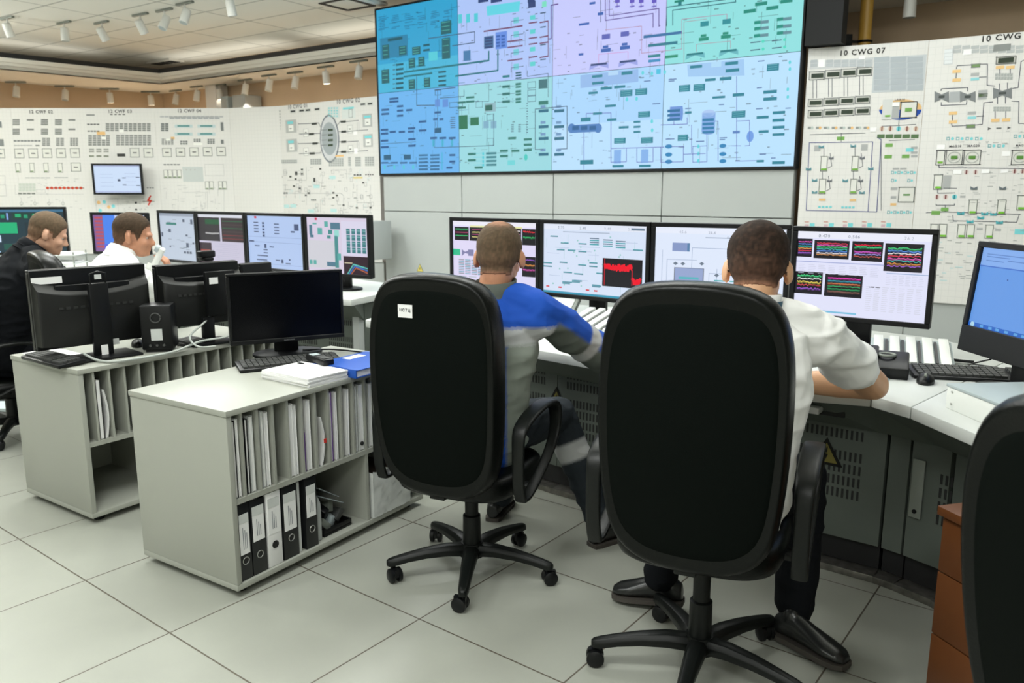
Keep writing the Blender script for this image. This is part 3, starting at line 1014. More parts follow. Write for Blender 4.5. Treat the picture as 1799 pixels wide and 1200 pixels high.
for (x, y) in ((586, 290), (592, 452)):
    cv.R(x, y, x + 90, y + 110, (186, 188, 186), 1); cv.R(x + 14, y + 14, x + 62, y + 36, CYN, 2); cv.R(x + 24, y + 44, x + 66, y + 96, (238, 238, 234), 2); cv.R(x + 34, y + 72, x + 50, y + 78, DK, 3)
for (x, y) in ((1234, 240), (1240, 410)):
    cv.R(x, y, x + 80, y + 110, (186, 188, 186), 1); cv.R(x + 12, y + 14, x + 70, y + 34, CYN, 2); cv.R(x + 20, y + 42, x + 66, y + 96, (238, 238, 234), 2); cv.R(x + 34, y + 70, x + 50, y + 76, DK, 3)
for (x, y) in ((736, 366), (738, 526), (1108, 336), (1112, 506)):
    cv.Fr(x, y, x + 42, y + 68, LG, 3, 1, (238, 238, 234)); cv.R(x + 14, y + 28, x + 28, y + 36, DK, 4)
for x in (676, 690, 1190, 1204):
    cv.L([(x, 310), (x, 380)], 3, LG, 2); cv.L([(x, 476), (x, 540)], 3, LG, 2)
cv.R(938, 180, 1040, 280, (214, 220, 218), 1); lblocks(cv, 946, 186, 1036, 276, 4, 4, CYN, .5, 2); cv.R(1060, 180, 1174, 280, (220, 226, 224), 1); cv.R(1070, 184, 1160, 200, CYN, 2); cv.Fr(1118, 200, 1150, 272, MG, 3, 2)
lblocks(cv, 528, 210, 550, 384, 1, 7, (170, 172, 170), .4)
for (x0, y0, x1, y1, nx, ny) in ((544, 626, 684, 660, 8, 2), (792, 618, 888, 670, 5, 3), (948, 612, 1076, 684, 7, 4), (1112, 602, 1136, 682, 2, 4), (1170, 602, 1222, 684, 3, 4), (1254, 600, 1334, 682, 4, 4)):
    cv.R(x0, y0, x1, y1, (206, 208, 206), 1); lblocks(cv, x0 + 4, y0 + 4, x1, y1, nx, ny, (160, 164, 162), .3, 2)
cv.R(1004, 588, 1076, 602, ORG, 2); cv.R(1156, 772, 1234, 786, (226, 206, 130), 2); cv.R(1158, 386, 1190, 416, (250, 250, 248), 3); cv.R(1164, 532, 1194, 578, (250, 250, 248), 3)  # last two blocks: glare painted on the panel
for (x, y) in ((724, 710), (724, 746), (552, 772), (626, 770), (656, 850), (706, 868), (878, 704), (988, 906), (1018, 928), (988, 948), (1074, 1010), (1186, 1032), (1302, 1032), (780, 908), (756, 926), (1240, 822), (670, 790)):
    cv.R(x - 9, y - 7, x + 9, y + 7, (84, 86, 84), 2)
cv.R(664, 726, 686, 758, (84, 86, 84), 2); cv.R(820, 780, 836, 814, (84, 86, 84), 2)
lblocks(cv, 1160, 750, 1232, 766, 3, 1, DK, .3, 2); lblocks(cv, 1258, 748, 1334, 764, 4, 1, DK, .4, 2); lblocks(cv, 554, 900, 606, 920, 3, 1, MG, .2, 2); lblocks(cv, 800, 958, 846, 978, 3, 1, MG, .2, 2)
for P in ([(554, 690), (554, 860)], [(600, 800), (760, 800), (760, 690)], [(610, 910), (1050, 910), (1074, 930), (1074, 1080)], [(1186, 840), (1186, 1080)], [(1300, 840), (1300, 1080)], [(1186, 990), (1300, 990)], [(760, 910), (760, 1010)], [(900, 760), (880, 900)], [(1000, 714), (1100, 714), (1100, 790)], [(880, 960), (880, 1070)]):
    cv.L(P, 2.4, LG, 1)
for q in range(150):
    x, y = random.uniform(540, 1310), random.uniform(690, 1080)
    c = random.choice((LG, LG, LG, (196, 222, 222), (150, 154, 152)))
    z = random.random()
    if z < .35: cv.L([(x, y), (x, y + random.uniform(12, 50))], 2.4, c, 1)
    elif z < .8: cv.R(x, y, x + random.uniform(8, 40), y + 4, c, 1)
    else: cv.Fr(x, y, x + 22, y + 34, c, 2.5, 1)
for (x, y) in ((846, 852), (980, 776), (650, 1016), (800, 1060), (990, 1056), (590, 1020)):
    cv.R(x - 26, y - 14, x + 26, y + 14, (190, 226, 226), 1)
cv.build('schematic', 'print', r)

# ---------------------------------------------------------------- right-hand mimic panels
PR0, PR1, PR2, PR3 = (2.31, 6.52), (3.07, 6.17), (3.9, 5.62), (4.9, 4.7)
r, ln, p, e, n = mimic(PR0, PR1, 'tall white mimic panel lettered 10 CWG 07, just right of the video wall')
ZR = (2.857, 1380, 0)
cv = art(p, e, n, ZR)
cv.T('10 CWG 07', 388, 260, 30, (40, 40, 38))
cv.R(124, 298, 440, 340, (206, 208, 210), 1); lblocks(cv, 126, 300, 438, 338, 8, 2, (184, 190, 194), .12, 2)
cv.R(440, 282, 700, 460, (198, 204, 208), 1); lblocks(cv, 444, 286, 698, 456, 3, 6, (178, 186, 192), .1, 2)
cv.R(164, 298, 198, 338, (246, 246, 246), 3); cv.R(368, 282, 400, 298, (246, 246, 246), 3); cv.R(424, 640, 456, 662, (246, 246, 246), 3)  # white glare of the lamps, painted as blocks
DKG = (50, 62, 50)
for i in range(4):
    y = 380 - i * 7
    cv.Fr(118 + i * 80, y - 22, 196 + i * 80, y + 22, MG, 4, 1, (214, 214, 208)); cv.R(130 + i * 80, y - 11, 190 + i * 80, y + 11, DKG, 4)
    for yy, s_ in ((516, 5), (572, 5)):
        y = yy - i * s_
        cv.Fr(112 + i * 79, y - 20, 188 + i * 79, y + 20, MG, 4, 1, (214, 214, 208)); cv.R(122 + i * 79, y - 10, 180 + i * 79, y + 10, DKG, 4)
    x = 138 + i * 78
    cv.L([(x, 402 - i * 7), (x, 492 - i * 5)], 3, INK, 1); cv.L([(x + 18, 402 - i * 7), (x + 18, 492 - i * 5)], 3, INK, 1)
for i in range(8):
    cv.R(112 + i * 40, 636, 128 + i * 40, 648, (150, 154, 152), 1); cv.E(134 + i * 40, 642, 7, 8, ORG if i % 2 else (190, 200, 196), 2, 10)
cv.L([(124, 676), (400, 668)], 3, INK, 1); cv.R(258, 686, 296, 704, GRN, 1); cv.L([(280, 668), (280, 712)], 3, INK, 1)
cv.L([(104, 1056), (120, 716), (438, 712), (414, 1062)], 4, (100, 104, 150), 1); cv.L([(104, 1056), (458, 1064), (480, 700), (460, 690)], 4, (100, 104, 150), 1)
cv.R(144, 730, 176, 760, LG, 1); cv.R(380, 724, 412, 756, LG, 1)
for (x, y) in ((176, 784), (332, 784), (168, 898), (324, 898)):
    column(cv, x, y, 34, 76)
    cv.R(x + 2, y + 62, x + 32, y + 70, (120, 180, 70), 4)
    cv.L([(x + 17, y - 40), (x + 17, y)], 3, INK, 1); cv.L([(x + 48, y - 14), (x + 56, y + 50), (x + 36, y + 60)], 3, INK, 1)
    cv.poly([cv.mp(x + 40, y), cv.mp(x + 40, y + 16), cv.mp(x + 66, y), cv.mp(x + 66, y + 16)], (130, 134, 140), 2)
for (x, y) in ((180, 736), (340, 732), (116, 848), (428, 846), (146, 964), (384, 966), (146, 904), (300, 906)):
    cv.poly([cv.mp(x - 14, y - 8), cv.mp(x - 14, y + 8), cv.mp(x + 14, y - 8), cv.mp(x + 14, y + 8)], (110, 160, 170), 2)
cv.R(168, 996, 200, 1008, ORG, 2); cv.R(322, 998, 354, 1010, ORG, 2)
lblocks(cv, 164, 1034, 238, 1048, 4, 1, CYN, .3, 2); lblocks(cv, 280, 1036, 352, 1050, 4, 1, CYN, .3, 2)
# boiler drum
cv.E(576, 548, 106, 52, ORG, 1, 28); 
cv.poly([cv.mp(576 + 107 * math.cos(a), 550 + 52 * math.sin(a)) for a in [PI * q / 16 for q in range(17)]], (30, 76, 170), 2)
cv.R(486, 500, 536, 600, (214, 216, 214), 3); column(cv, 492, 516, 38, 76); cv.R(536, 512, 572, 596, LG, 3)
cv.Fr(576, 510, 660, 592, DK, 4, 3, (226, 226, 220)); cv.R(600, 542, 634, 560, GRN, 6); cv.R(500, 578, 526, 586, (120, 190, 60), 6); cv.R(536, 514, 572, 534, (250, 250, 248), 6)  # last block is a painted glare spot
cv.T('LAA10', 574, 500, 12, INK, 4)
cv.L([(570, 596), (568, 630), (484, 634)], 3, INK, 1); cv.L([(568, 630), (654, 624)], 3, INK, 1)
for i, x in enumerate((484, 526, 568, 610, 654)):
    cv.E(x, 646, 12, 13, CYN if i == 2 else (220, 200, 180), 1, 12); cv.R(x - 3, 634, x + 3, 658, (130, 70, 70) if i != 2 else (60, 140, 150), 2)
    cv.R(x - 24, 674, x + 14, 694, (92, 120, 84), 1)
cv.L([(480, 706), (480, 1056)], 3, INK, 1); cv.L([(520, 706), (648, 700)], 3, INK, 1)
for (x, y, c) in ((500, 720, GRN), (496, 778, GRN), (584, 776, GRN), (604, 744, CYN)):
    cv.R(x, y, x + 38, y + 18, c, 1)
for y in (736, 760, 778):
    cv.R(630, y, 662, y + 12, LG, 1)
for (x, y, nn) in ((530, 866, 4), (530, 906, 1), (612, 906, 1), (510, 1066, 4)):
    for i in range(nn):
        cv.Fr(x + i * 32, y - 8, x + 14 + i * 32, y + 8, (110, 176, 184), 3, 1); cv.E(x + 22 + i * 32, y, 6, 7, CYN, 1, 10)
lblocks(cv, 538, 842, 612, 852, 2, 1, LG, .1); gauge(cv, 566, 938, 82, 78, (80, 140, 60)); cv.R(528, 940, 562, 954, LG, 1); cv.R(528, 984, 556, 998, LG, 1); cv.R(526, 1020, 556, 1032, ORG, 1)
for i in range(5):
    x = 96 + i * 96
    cv.R(x, 1112, x + 22, 1116, (200, 130, 120), 1); cv.R(x, 1126, x + 20, 1140, (210, 180, 190), 1); cv.R(x + 26, 1120, x + 50, 1140, CYN, 1)
cv.build('schematic', 'print', r)

r, ln, p, e, n = mimic(PR1, PR2, 'tall white mimic panel with round MAG dials at the right edge of the photo')
cv = art(p, e, n, ZR)
cv.T('10 CWG 08', 1122, 184, 36, (40, 40, 38))
cv.R(796, 246, 842, 324, (206, 210, 212), 1); lblocks(cv, 798, 248, 842, 322, 1, 4, (230, 234, 236), .1, 2); lblocks(cv, 842, 228, 1200, 268, 8, 2, (190, 194, 194), .1, 1)
cv.R(892, 248, 934, 276, (250, 250, 250), 3); cv.R(1044, 222, 1130, 256, (140, 144, 142), 2)  # first block: glare painted as a white patch
cv.Fr(1056, 282, 1158, 322, (110, 112, 108), 5, 1, (206, 206, 200)); cv.R(1068, 290, 1146, 314, (48, 60, 46), 6)
for (x, y) in ((838, 350), (838, 394), (1056, 330), (1108, 330), (820, 560), (820, 604), (1032, 596), (1086, 594)):
    cv.R(x, y, x + 42, y + 16, (238, 200, 140), 2)
for (x, y) in ((932, 320), (906, 624), (968, 468)):
    cv.Fr(x, y, x + 46, y + 20, MG, 3, 1, (120, 150, 100))
for (x, y) in ((930, 366), (914, 560)):
    cv.R(x, y, x + 42, y + 16, LG, 1); cv.R(x, y + 24, x + 42, y + 38, (150, 214, 220), 2)
for (x, w_) in ((748, 72), (876, 78), (1042, 94)):
    y = 486 if x < 1000 else 468
    cv.poly([cv.mp(x, y - 28), cv.mp(x + w_ / 2, y - 12), cv.mp(x + w_, y - 28), cv.mp(x + w_, y + 28), cv.mp(x + w_ / 2, y + 12), cv.mp(x, y + 28)], (128, 132, 134), 2)
    cv.R(x + w_ * .3, y - 6, x + w_ * .7, y + 6, (70, 76, 74), 3)
cv.R(822, 460, 876, 512, (176, 180, 182), 1); cv.R(966, 452, 1012, 500, LG, 1)
lblocks(cv, 1052, 368, 1142, 402, 6, 2, (176, 180, 178), .1); lblocks(cv, 1044, 536, 1132, 560, 6, 2, (176, 180, 178), .1)
for P in ([(858, 346), (862, 330), (932, 326)], [(978, 322), (1014, 322), (1012, 428), (1050, 432)], [(780, 456), (782, 446), (914, 440), (914, 458)], [(782, 514), (782, 530), (908, 524), (910, 506)], [(832, 608), (836, 634), (906, 630)], [(952, 628), (988, 624), (996, 516), (1040, 512)], [(1074, 420), (1074, 450)], [(1114, 416), (1114, 446)], [(1064, 488), (1064, 520)], [(1104, 486), (1104, 518)], [(1140, 444), (1168, 440), (1182, 310), (1200, 300)], [(1136, 508), (1172, 510), (1170, 620), (1200, 620)], [(972, 388), (1008, 386)], [(960, 584), (996, 582)], [(858, 366), (856, 394)], [(840, 576), (838, 604)], [(1076, 344), (1076, 368)], [(1128, 344), (1128, 368)], [(1052, 560), (1052, 596)], [(1106, 560), (1106, 594)]):
    cv.L(P, 4, (74, 78, 92), 1)
cv.E(1022, 646, 12, 10, (96, 96, 96), 1, 3); cv.E(1120, 642, 12, 10, (96, 96, 96), 1, 3); cv.R(1058, 640, 1084, 648, MG)
for x0, y0, nn in ((808, 696, 4), (1016, 732, 2), (1146, 684, 2)):
    for i in range(nn):
        cv.Fr(x0 + i * 48, y0 - 8, x0 + 16 + i * 48, y0 + 8, (110, 176, 184), 3, 1); cv.E(x0 + 30 + i * 48, y0, 8, 9, CYN, 1, 10)
cv.T('MAG10', 852, 734, 13, (60, 60, 70)); cv.T('MAG20', 944, 732, 13, (60, 60, 70)); cv.T('MAG30', 1186, 730, 13, (60, 60, 70))
cv.R(760, 726, 800, 750, (250, 250, 250), 3); cv.R(1086, 760, 1128, 784, (250, 250, 250), 3); cv.R(842, 852, 884, 874, (250, 250, 250), 3); cv.R(984, 850, 1022, 870, (250, 250, 250), 3); cv.R(1080, 850, 1118, 868, (250, 250, 250), 3)  # painted glare spots across the panel face
cv.Fr(756, 754, 800, 830, DK, 4, 1, (228, 228, 222)); cv.R(764, 810, 790, 820, (120, 180, 60), 5)
for x in (804, 894, 1134):
    cv.Fr(x, 752, x + 86, 828, DK, 4, 1, (222, 222, 216)); cv.E(x + 43, 790, 34, 32, (170, 174, 170), 3, 20, 4); cv.R(x + 26, 782, x + 60, 798, (90, 140, 60), 6)
cv.L([(770, 830), (772, 842), (1200, 846)], 4, (74, 78, 92), 1)
for (x, y) in ((908, 864), (954, 864), (1150, 860), (1190, 860), (760, 988), (804, 988), (848, 988)):
    cv.E(x, y, 13, 14, (220, 204, 200) if x != 848 else CYN, 1, 12); cv.R(x - 4, y - 10, x + 4, y + 10, (130, 80, 80) if x != 848 else (60, 140, 150), 2)
column(cv, 744, 876, 44, 76); cv.R(752, 936, 780, 946, (120, 190, 60), 5); cv.R(790, 880, 830, 950, LG, 1)
for (x, y, h) in ((918, 1002, 74), (1062, 1002, 76), (1162, 980, 76), (726, 1124, 70), (770, 1124, 70), (862, 1126, 70), (908, 1126, 70), (1002, 1128, 70)):
    column(cv, x, y, 44 if h > 72 else 40, h); cv.R(x + 6, y + h - 16, x + 36, y + h - 6, (120, 190, 60), 5)
for P in ([(764, 952), (764, 970), (850, 968)], [(756, 1024), (756, 1030), (848, 1030), (848, 1022)], [(802, 1030), (802, 1064), (706, 1068)], [(802, 1064), (1180, 1076)], [(840, 1080), (842, 1108), (1160, 1116), (1174, 1076)], [(796, 944), (860, 946)]):
    cv.L(P, 4, (100, 104, 112), 1)
for (x, y) in ((946, 944), (1090, 944), (926, 1112), (1074, 1116), (980, 1092), (880, 1070), (1000, 1072), (1044, 1074)):
    cv.poly([cv.mp(x - 18, y - 9), cv.mp(x - 18, y + 9), cv.mp(x + 18, y - 9), cv.mp(x + 18, y + 9)], (110, 120, 126) if y < 1000 else (90, 180, 190), 2)
cv.R(780, 1042, 818, 1060, GRN, 2); cv.R(732, 1058, 776, 1078, GRN, 2)
lblocks(cv, 876, 982, 912, 996, 1, 1, LG); lblocks(cv, 960, 1144, 1000, 1160, 1, 1, LG); lblocks(cv, 1052, 1148, 1092, 1164, 1, 1, LG); cv.R(1150, 1150, 1200, 1176, CYN, 1)
for q in range(70):
    x, y = random.uniform(700, 1190), random.uniform(1200, 1420)
    cv.R(x, y, x + random.uniform(6, 40), y + 4, random.choice((LG, (190, 220, 222), (170, 172, 170))), 1)
for q in range(90):
    x, y = random.uniform(740, 1190), random.uniform(640, 1160)
    cv.R(x, y, x + random.uniform(8, 30), y + 3, random.choice((LG, (190, 192, 190))), 1)
cv.build('schematic', 'print', r)
mimic(PR2, PR3, 'white mimic panel beyond the right edge of the photo', MT)

# ---------------------------------------------------------------- pipe, duct boxes, things on the walls
pb = at_z(1508, 84, MT)
tag(MB().cyl((2.95, 7.02, 2.2), (2.95, 7.02, SOF), 0.05, 20).build('pipe', 'yellow_pipe', smooth='auto'),
    'yellow vertical pipe rising behind the 10 CWG 07 panel', 'pipe')
cj = thing('pipe_clamp', 'dark clamp bracket on the yellow pipe', 'bracket', (2.95, 7.02, 2.69))
MB().tube([(0.056 * math.cos(a), 0.056 * math.sin(a), 0) for a in [2 * PI * q / 16 for q in range(17)]], 0.009, 6).build('ring', 'black_plastic', cj, smooth=True)
MB().box((-0.20, -0.02, 0.0), (0.15, 0.08, 0.10)).cyl((-0.14, 0, 0), (-0.05, 0, 0), 0.012).build('box', 'black_plastic', cj, bevel=0.004)

dm = Vector((-3.72, 12.32, 0))
wd_ = (Vector((-1.78, 11.14, 0)) - Vector((-5.89, 13.96, 0))).normalized()
rzw = math.atan2(wd_.y, wd_.x)
def on_wall(x, offs):
    y = wline(*WR, x)
    nn = Vector((wd_.y, -wd_.x, 0))
    return Vector((x, y, 0)) + nn * offs
pos = on_wall(-4.52, 0.14)
o = MB().box((0, 0, (SOF + 2.2) / 2), (0.26, 0.22, SOF - 2.2 - 0.004)).build('wall_column', 'mimic_white', bevel=0.006)
o.location = (pos.x, pos.y, 0); o.rotation_euler = (0, 0, rzw)
tag(o, 'white boxed pipe column on the tan wall', 'column')
for i, (x, w_, lab) in enumerate(((-4.14, 0.16, 'narrow grey metal duct box on the tan wall, left of two'), (-3.86, 0.30, 'wide pale metal duct box on the tan wall, right of two'))):
    pos = on_wall(x, 0.20)
    r = thing('duct_box', lab, 'duct', pos, rzw)
    MB().box((0, 0, 2.62), (w_, 0.3, 0.5)).build('casing', 'strip_grey' if i == 0 else 'panel_white', r, bevel=0.008)
    MB().box((0, -0.15, 2.62), (w_ - 0.05, 0.012, 0.42)).build('cover', 'panel_white', r, bevel=0.003)

# ceiling grille
p = at_z(290, 107, CEIL)
r = thing('ceiling_grille', 'small dark three-part grille in the tray ceiling', 'vent', (p.x, p.y, CEIL - 0.03), cang)
MB().box((0, 0, 0.015), (0.62, 0.26, 0.028)).build('frame', 'soffit_paint', r)
for q in (-0.2, 0, 0.2):
    MB().box((q, 0, -0.003), (0.15, 0.16, 0.006)).build('louvre', 'vent_dark', r)


# track spotlights: base rail under the ceiling, stem, swivelling can
def spotlight(loc, rz, tilt, lit, label, group):
    r = thing('track_spotlight', label, 'spotlight', loc, rz, group)
    MB().box((0, 0, -0.012), (0.30, 0.035, 0.022)).build('mounting_rail', 'grey_plastic', r, bevel=0.003)
    MB().cyl((0, 0, -0.02), (0, 0, -0.075), 0.010, 10).build('stem', 'lamp_white', r, smooth='auto')
    R = Matrix.Rotation(tilt, 3, 'X')
    c = Vector((0, 0, -0.14))
    a, b = c + R @ Vector((0, 0, 0.075)), c + R @ Vector((0, 0, -0.085))
    mb = MB()
    mb.tube([a, a + (b - a) * 0.08, b], [0.035, 0.046, 0.050], 18)
    can = mb.build('lamp_can', 'lamp_white', r, smooth='auto')
    MB().cyl(b + (a - b) * 0.02, b + (b - a) * 0.01, 0.043, 18).build('lens', 'lamp_lit' if lit else 'strip_grey', r, smooth='auto')
    return r

SL = [(27, 143, 0), (113, 150, 0), (192, 155, 1), (264, 160, 1), (308, 158, 0), (345, 151, 0), (385, 148, 1), (430, 139, 0), (472, 131, 0), (518, 126, 0), (572, 116, 1), (630, 106, 0)]
for i, (u, v, lit) in enumerate(SL):
    p = at_z(u, v, SOF)
    side = 0.0 if u < 285 else -0.6
    lab = {0: 'white spotlight under the soffit, leftmost above the 12 CWF panels', 1: 'white spotlight under the soffit, second from left, unlit', 2: 'lit warm white spotlight above the 12 CWF 03 panel',
           3: 'lit warm white spotlight next to the room corner', 4: 'unlit white spotlight just right of the room corner', 5: 'white spotlight under the soffit, second right of the corner',
           6: 'half lit spotlight left of the white boxed column', 7: 'white spotlight under the soffit above the duct boxes', 8: 'white spotlight first right of the duct boxes', 9: 'white spotlight second right of the duct boxes',
           10: 'warm lit tilted spotlight, second left of the video wall', 11: 'white spotlight nearest the video wall'}[i]
    spotlight(p, side, -0.25 if not lit else 0.12, lit, lab, 'spotlights under the soffit')
    if i in (0, 2, 4, 7, 9, 11):
        d = bpy.data.lights.new('spot_beam', 'SPOT')
        d.energy = 190
        d.spot_size = 1.7
        d.spot_blend = 0.9
        d.color = (1, 0.93, 0.82)
        d.shadow_soft_size = 0.05
        so = bpy.data.objects.new('spot_beam', d)
        COL.objects.link(so)
        so.location = p + Vector((0.05, -0.12, -0.26))
        so.rotation_euler = (0.25, 0, side)
UL = [(12, 30, 'leftmost of the six ceiling spotlights at upper left'), (112, 38, 'second from left of the ceiling spotlights, pointing straight down'), (178, 38, 'third from left of the ceiling spotlights, tilted'), (246, 24, 'fourth from left of the ceiling spotlights, tilted'),
      (288, 16, 'fifth from left of the ceiling spotlights'), (324, 4, 'sixth from left ceiling spotlight, touching the top edge'), (404, -12, 'ceiling spotlight cut by the top edge, right of the others')]
for i, (u, v, lab) in enumerate(UL):
    p = at_z(u, v, CEIL)
    spotlight(p, -0.6, (0.3, 0.0, 0.5, 0.5, -0.5, -0.4, 0.2)[i], 0, lab, 'spotlights on the tray ceiling')
# ceiling cassette vent next to the screen
p = at_z(610, 2, CEIL)
r = thing('ceiling_vent', 'square ceiling air vent beside the top of the video wall', 'vent', (p.x, p.y, CEIL - 0.03), cang)
MB().box((0, 0, 0.012), (0.62, 0.62, 0.03)).build('frame', 'soffit_paint', r, bevel=0.004)
for q in range(4):
    R = Matrix.Rotation(q * PI / 2, 3, 'Z')
    MB().box(R @ Vector((0.2, 0, -0.004)), (0.05, 0.42, 0.01), R=R).build('slot', 'vent_dark', r)
p = at_z(1528, 14, SOF)
spotlight((3.25, 6.9, SOF), 0.3, 0.0, 0, 'white spotlight above the 10 CWG 07 panel near the yellow pipe', 'spotlights under the soffit')

# ================================================================ CONSOLES
def offs(poly, d):
    """shift an open polyline sideways (left of travel is positive)"""
    P = [Vector(p) for p in poly]
    out = []
    for i, p in enumerate(P):
        a = (P[i] - P[i - 1]).normalized() if i else (P[1] - P[0]).normalized()
        b = (P[i + 1] - P[i]).normalized() if i < len(P) - 1 else a
        t = (a + b).normalized()
        n = Vector((-t.y, t.x))
        out.append(p + n * (d / max(0.5, n.dot(Vector((-a.y, a.x))))))
    return out


def seg_frame(a, b, z=0):
    a, b = Vector((*a, z)), Vector((*b, z))
    e = (b - a).normalized()
    R = Matrix(((e.x, -e.y, 0), (e.y, e.x, 0), (0, 0, 1)))
    return a, b, e, R, (b - a).length


def console(label, front, base, back, H, vents, t=0.042, seams=()):
    """front / back: worktop outline polylines of equal length (left to right); base: foot line of the body"""
    r = thing('console', label, 'control console', (front[len(front) // 2][0], front[len(front) // 2][1], 0))
    off_ = -Vector((r.location.x, r.location.y, 0))
    def B(mb, *a, **k):
        mb.v = [p + off_ for p in mb.v]
        return mb.build(*a, **k)
    n = len(front)
    for i in range(n - 1):
        f0, f1, b0, b1 = [Vector(q) for q in (front[i], front[i + 1], back[i], back[i + 1])]
        g = 0.0015
        e = (f1 - f0).normalized() * g
        B(MB().prism([f0 + e, f1 - e, b1 - e, b0 + e], H - t, H), 'worktop', ['worktop'], r, bevel=0.004)
    nb = len(base)
    inner = offs(base, 0.5)
    for i in range(nb - 1):
        a, b, e, R, ln = seg_frame(base[i], base[i + 1])
        c, d = inner[i], inner[i + 1]
        ins = 0.03
        nn = Vector((-e.y, e.x, 0))
        a2, b2 = a + nn * ins, b + nn * ins
        B(MB().prism([a2 + e * .003, b2 - e * .003, d, c], 0.13, H - t - 0.02), 'front_panel', 'console_metal', r)
        B(MB().prism([a + nn * .055, b + nn * .055, d, c], 0.03, 0.128), 'kick_board', 'black_kick', r)
        B(MB().prism([a - nn * .015, b - nn * .015, b + nn * .06, a + nn * .06], 0.0, 0.028), 'step_plate', 'steel_plate', r, bevel=0.003)
        if ln > 0.5:
            mb = MB()
            m = int((ln - 0.12) / 0.0185)
            rows = [H - .155, H - .205] + [0.46, 0.41, 0.36, 0.31]
            for j in range(m):
                s = 0.06 + j * 0.0185
                for q, z in enumerate(rows):
                    if abs(s - ln * 0.5) < 0.05 and q < 6:
                        if not vents: continue
                    mb.box(a2 + e * s - nn * 0.0006 + Vector((0, 0, z)), (0.008, 0.002, 0.036), R=R)
            B(mb, 'vent_slots', 'vent_dark', r)
        # slanting apron between worktop edge and body
    fr = [Vector((*p, H - t - 0.004)) for p in offs(front, 0.03)]
    for i in range(n - 1):
        m0 = Vector((*_near(base, front[i], 0.02), H - t - 0.13))
        m1 = Vector((*_near(base, front[i + 1], 0.02), H - t - 0.13))
        f0, f1 = fr[i], fr[i + 1]
        up0, up1 = Vector((m0.x, m0.y, H - t - 0.004)), Vector((m1.x, m1.y, H - t - 0.004))
        mb = MB().add([f0, f1, m1, m0, up1, up0], [(0, 1, 2, 3), (3, 2, 4, 5), (0, 5, 4, 1), (0, 3, 5), (1, 4, 2)])
        B(mb, 'apron', 'console_metal', r)
    return r, off_


def _near(poly, p, d):
    p = Vector(p)
    best = None
    P = offs(poly, d)
    for a, b in zip(P, P[1:]):
        t = max(0, min(1, (p - a).dot(b - a) / (b - a).length_squared))
        q = a + (b - a) * t
        if best is None or (q - p).length < (best - p).length:
            best = q
    return best


CF = [(-0.82, 4.40), (0.34, 3.32), (1.07, 2.78), (1.26, 2.71), (1.325, 2.56), (1.37, 2.25), (1.37, 1.0)]
CBK = [(-0.55, 5.45), (0.55, 4.95), (1.55, 4.35), (2.05, 3.85), (2.2, 3.4), (2.25, 2.6), (2.25, 1.0)]
CBASE = [(-0.62, 4.48), (0.20, 3.71), (1.37, 2.80), (1.42, 2.74), (1.50, 2.62), (1.57, 2.25), (1.57, 1.0)]
con, coff = console('long curved white control console in the foreground that the two front operators sit at', CF, CBASE, CBK, 0.75, True)


def hz_sign(parent, c, e, off_, s=0.1):
    """black-bordered warning triangle with a flash, flat on a vertical face"""
    n = Vector((e.y, -e.x, 0))
    cv = Canvas(lambda x, y: (x, y), c + off_, e, (0, 0, 1), n, 0.0012)
    cv.poly([(-s * .58, -s * .5), (s * .58, -s * .5), (0, s * .5)], (10, 10, 8), 1)
    cv.poly([(-s * .40, -s * .40), (s * .40, -s * .40), (0, s * .30)], (112, 104, 50), 2)
    cv.poly([(-s * .07, -s * .02), (s * .03, -s * .05), (s * .05, s * .2)], (10, 10, 8), 3)
    cv.poly([(s * .07, -s * .1), (-s * .03, -s * .08), (-s * .02, -s * .34)], (10, 10, 8), 3)
    cv.build('warning_sign', 'print', parent)


a, b, e, R, ln = seg_frame(CBASE[1], CBASE[2])
nn = Vector((-e.y, e.x, 0))
def on_face(u, v, a, e, nn, ins=0.03):
    """point of a vertical console face seen at a pixel"""
    O = a + nn * (ins - 0.003)
    d = ray(u, v)
    c = Vector((0, 0, CAMH))
    t = (O - c).dot(nn) / d.dot(nn)
    return c + d * t
hz_sign(con, on_face(978, 700, a, e, nn), e, coff, 0.12)
hz_sign(con, on_face(1452, 792, a, e, nn), e, coff, 0.11)
# door gap with its long latch plate near the right end of the face
a, b, e, R, ln = seg_frame(CBASE[3], CBASE[4])
nn = Vector((-e.y, e.x, 0))
p = a + e * 0.035 + nn * 0.024
mb = MB().box(p + Vector((0, 0, .40)) + coff, (0.045, 0.008, 0.22), R=R)
mb.build('latch_plate', 'grey_plastic', con, bevel=0.002)
MB().cyl(p + Vector((0, 0, .315)) + coff, p + nn * -0.008 + Vector((0, 0, .315)) + coff, 0.008, 12).build('lock', 'black_plastic', con)
mb = MB()
for j in range(5):
    for z in (0.50, 0.45, 0.40, 0.35):
        mb.box(p + e * (0.08 + j * 0.0185) + nn * 0.004 + Vector((0, 0, z - .04)) + coff, (0.008, 0.002, 0.036), R=R)
mb.build('vent_slots', 'vent_dark', con)
# keyboard drawer under the worktop in front of the man in white
a, b, e, R, ln = seg_frame(CF[1], CF[2])
nn = Vector((-e.y, e.x, 0))
p = b + e * -0.28 + nn * 0.05
MB().box(p + Vector((0, 0, .672)) + coff, (0.62, 0.06, 0.024), R=R).build('drawer_front', 'worktop', con, bevel=0.003)
MB().box(p + nn * 0.055 + e * .03 + Vector((0, 0, .672)) + coff, (0.70, 0.012, 0.060), R=R).build('drawer_recess', 'vent_dark', con)

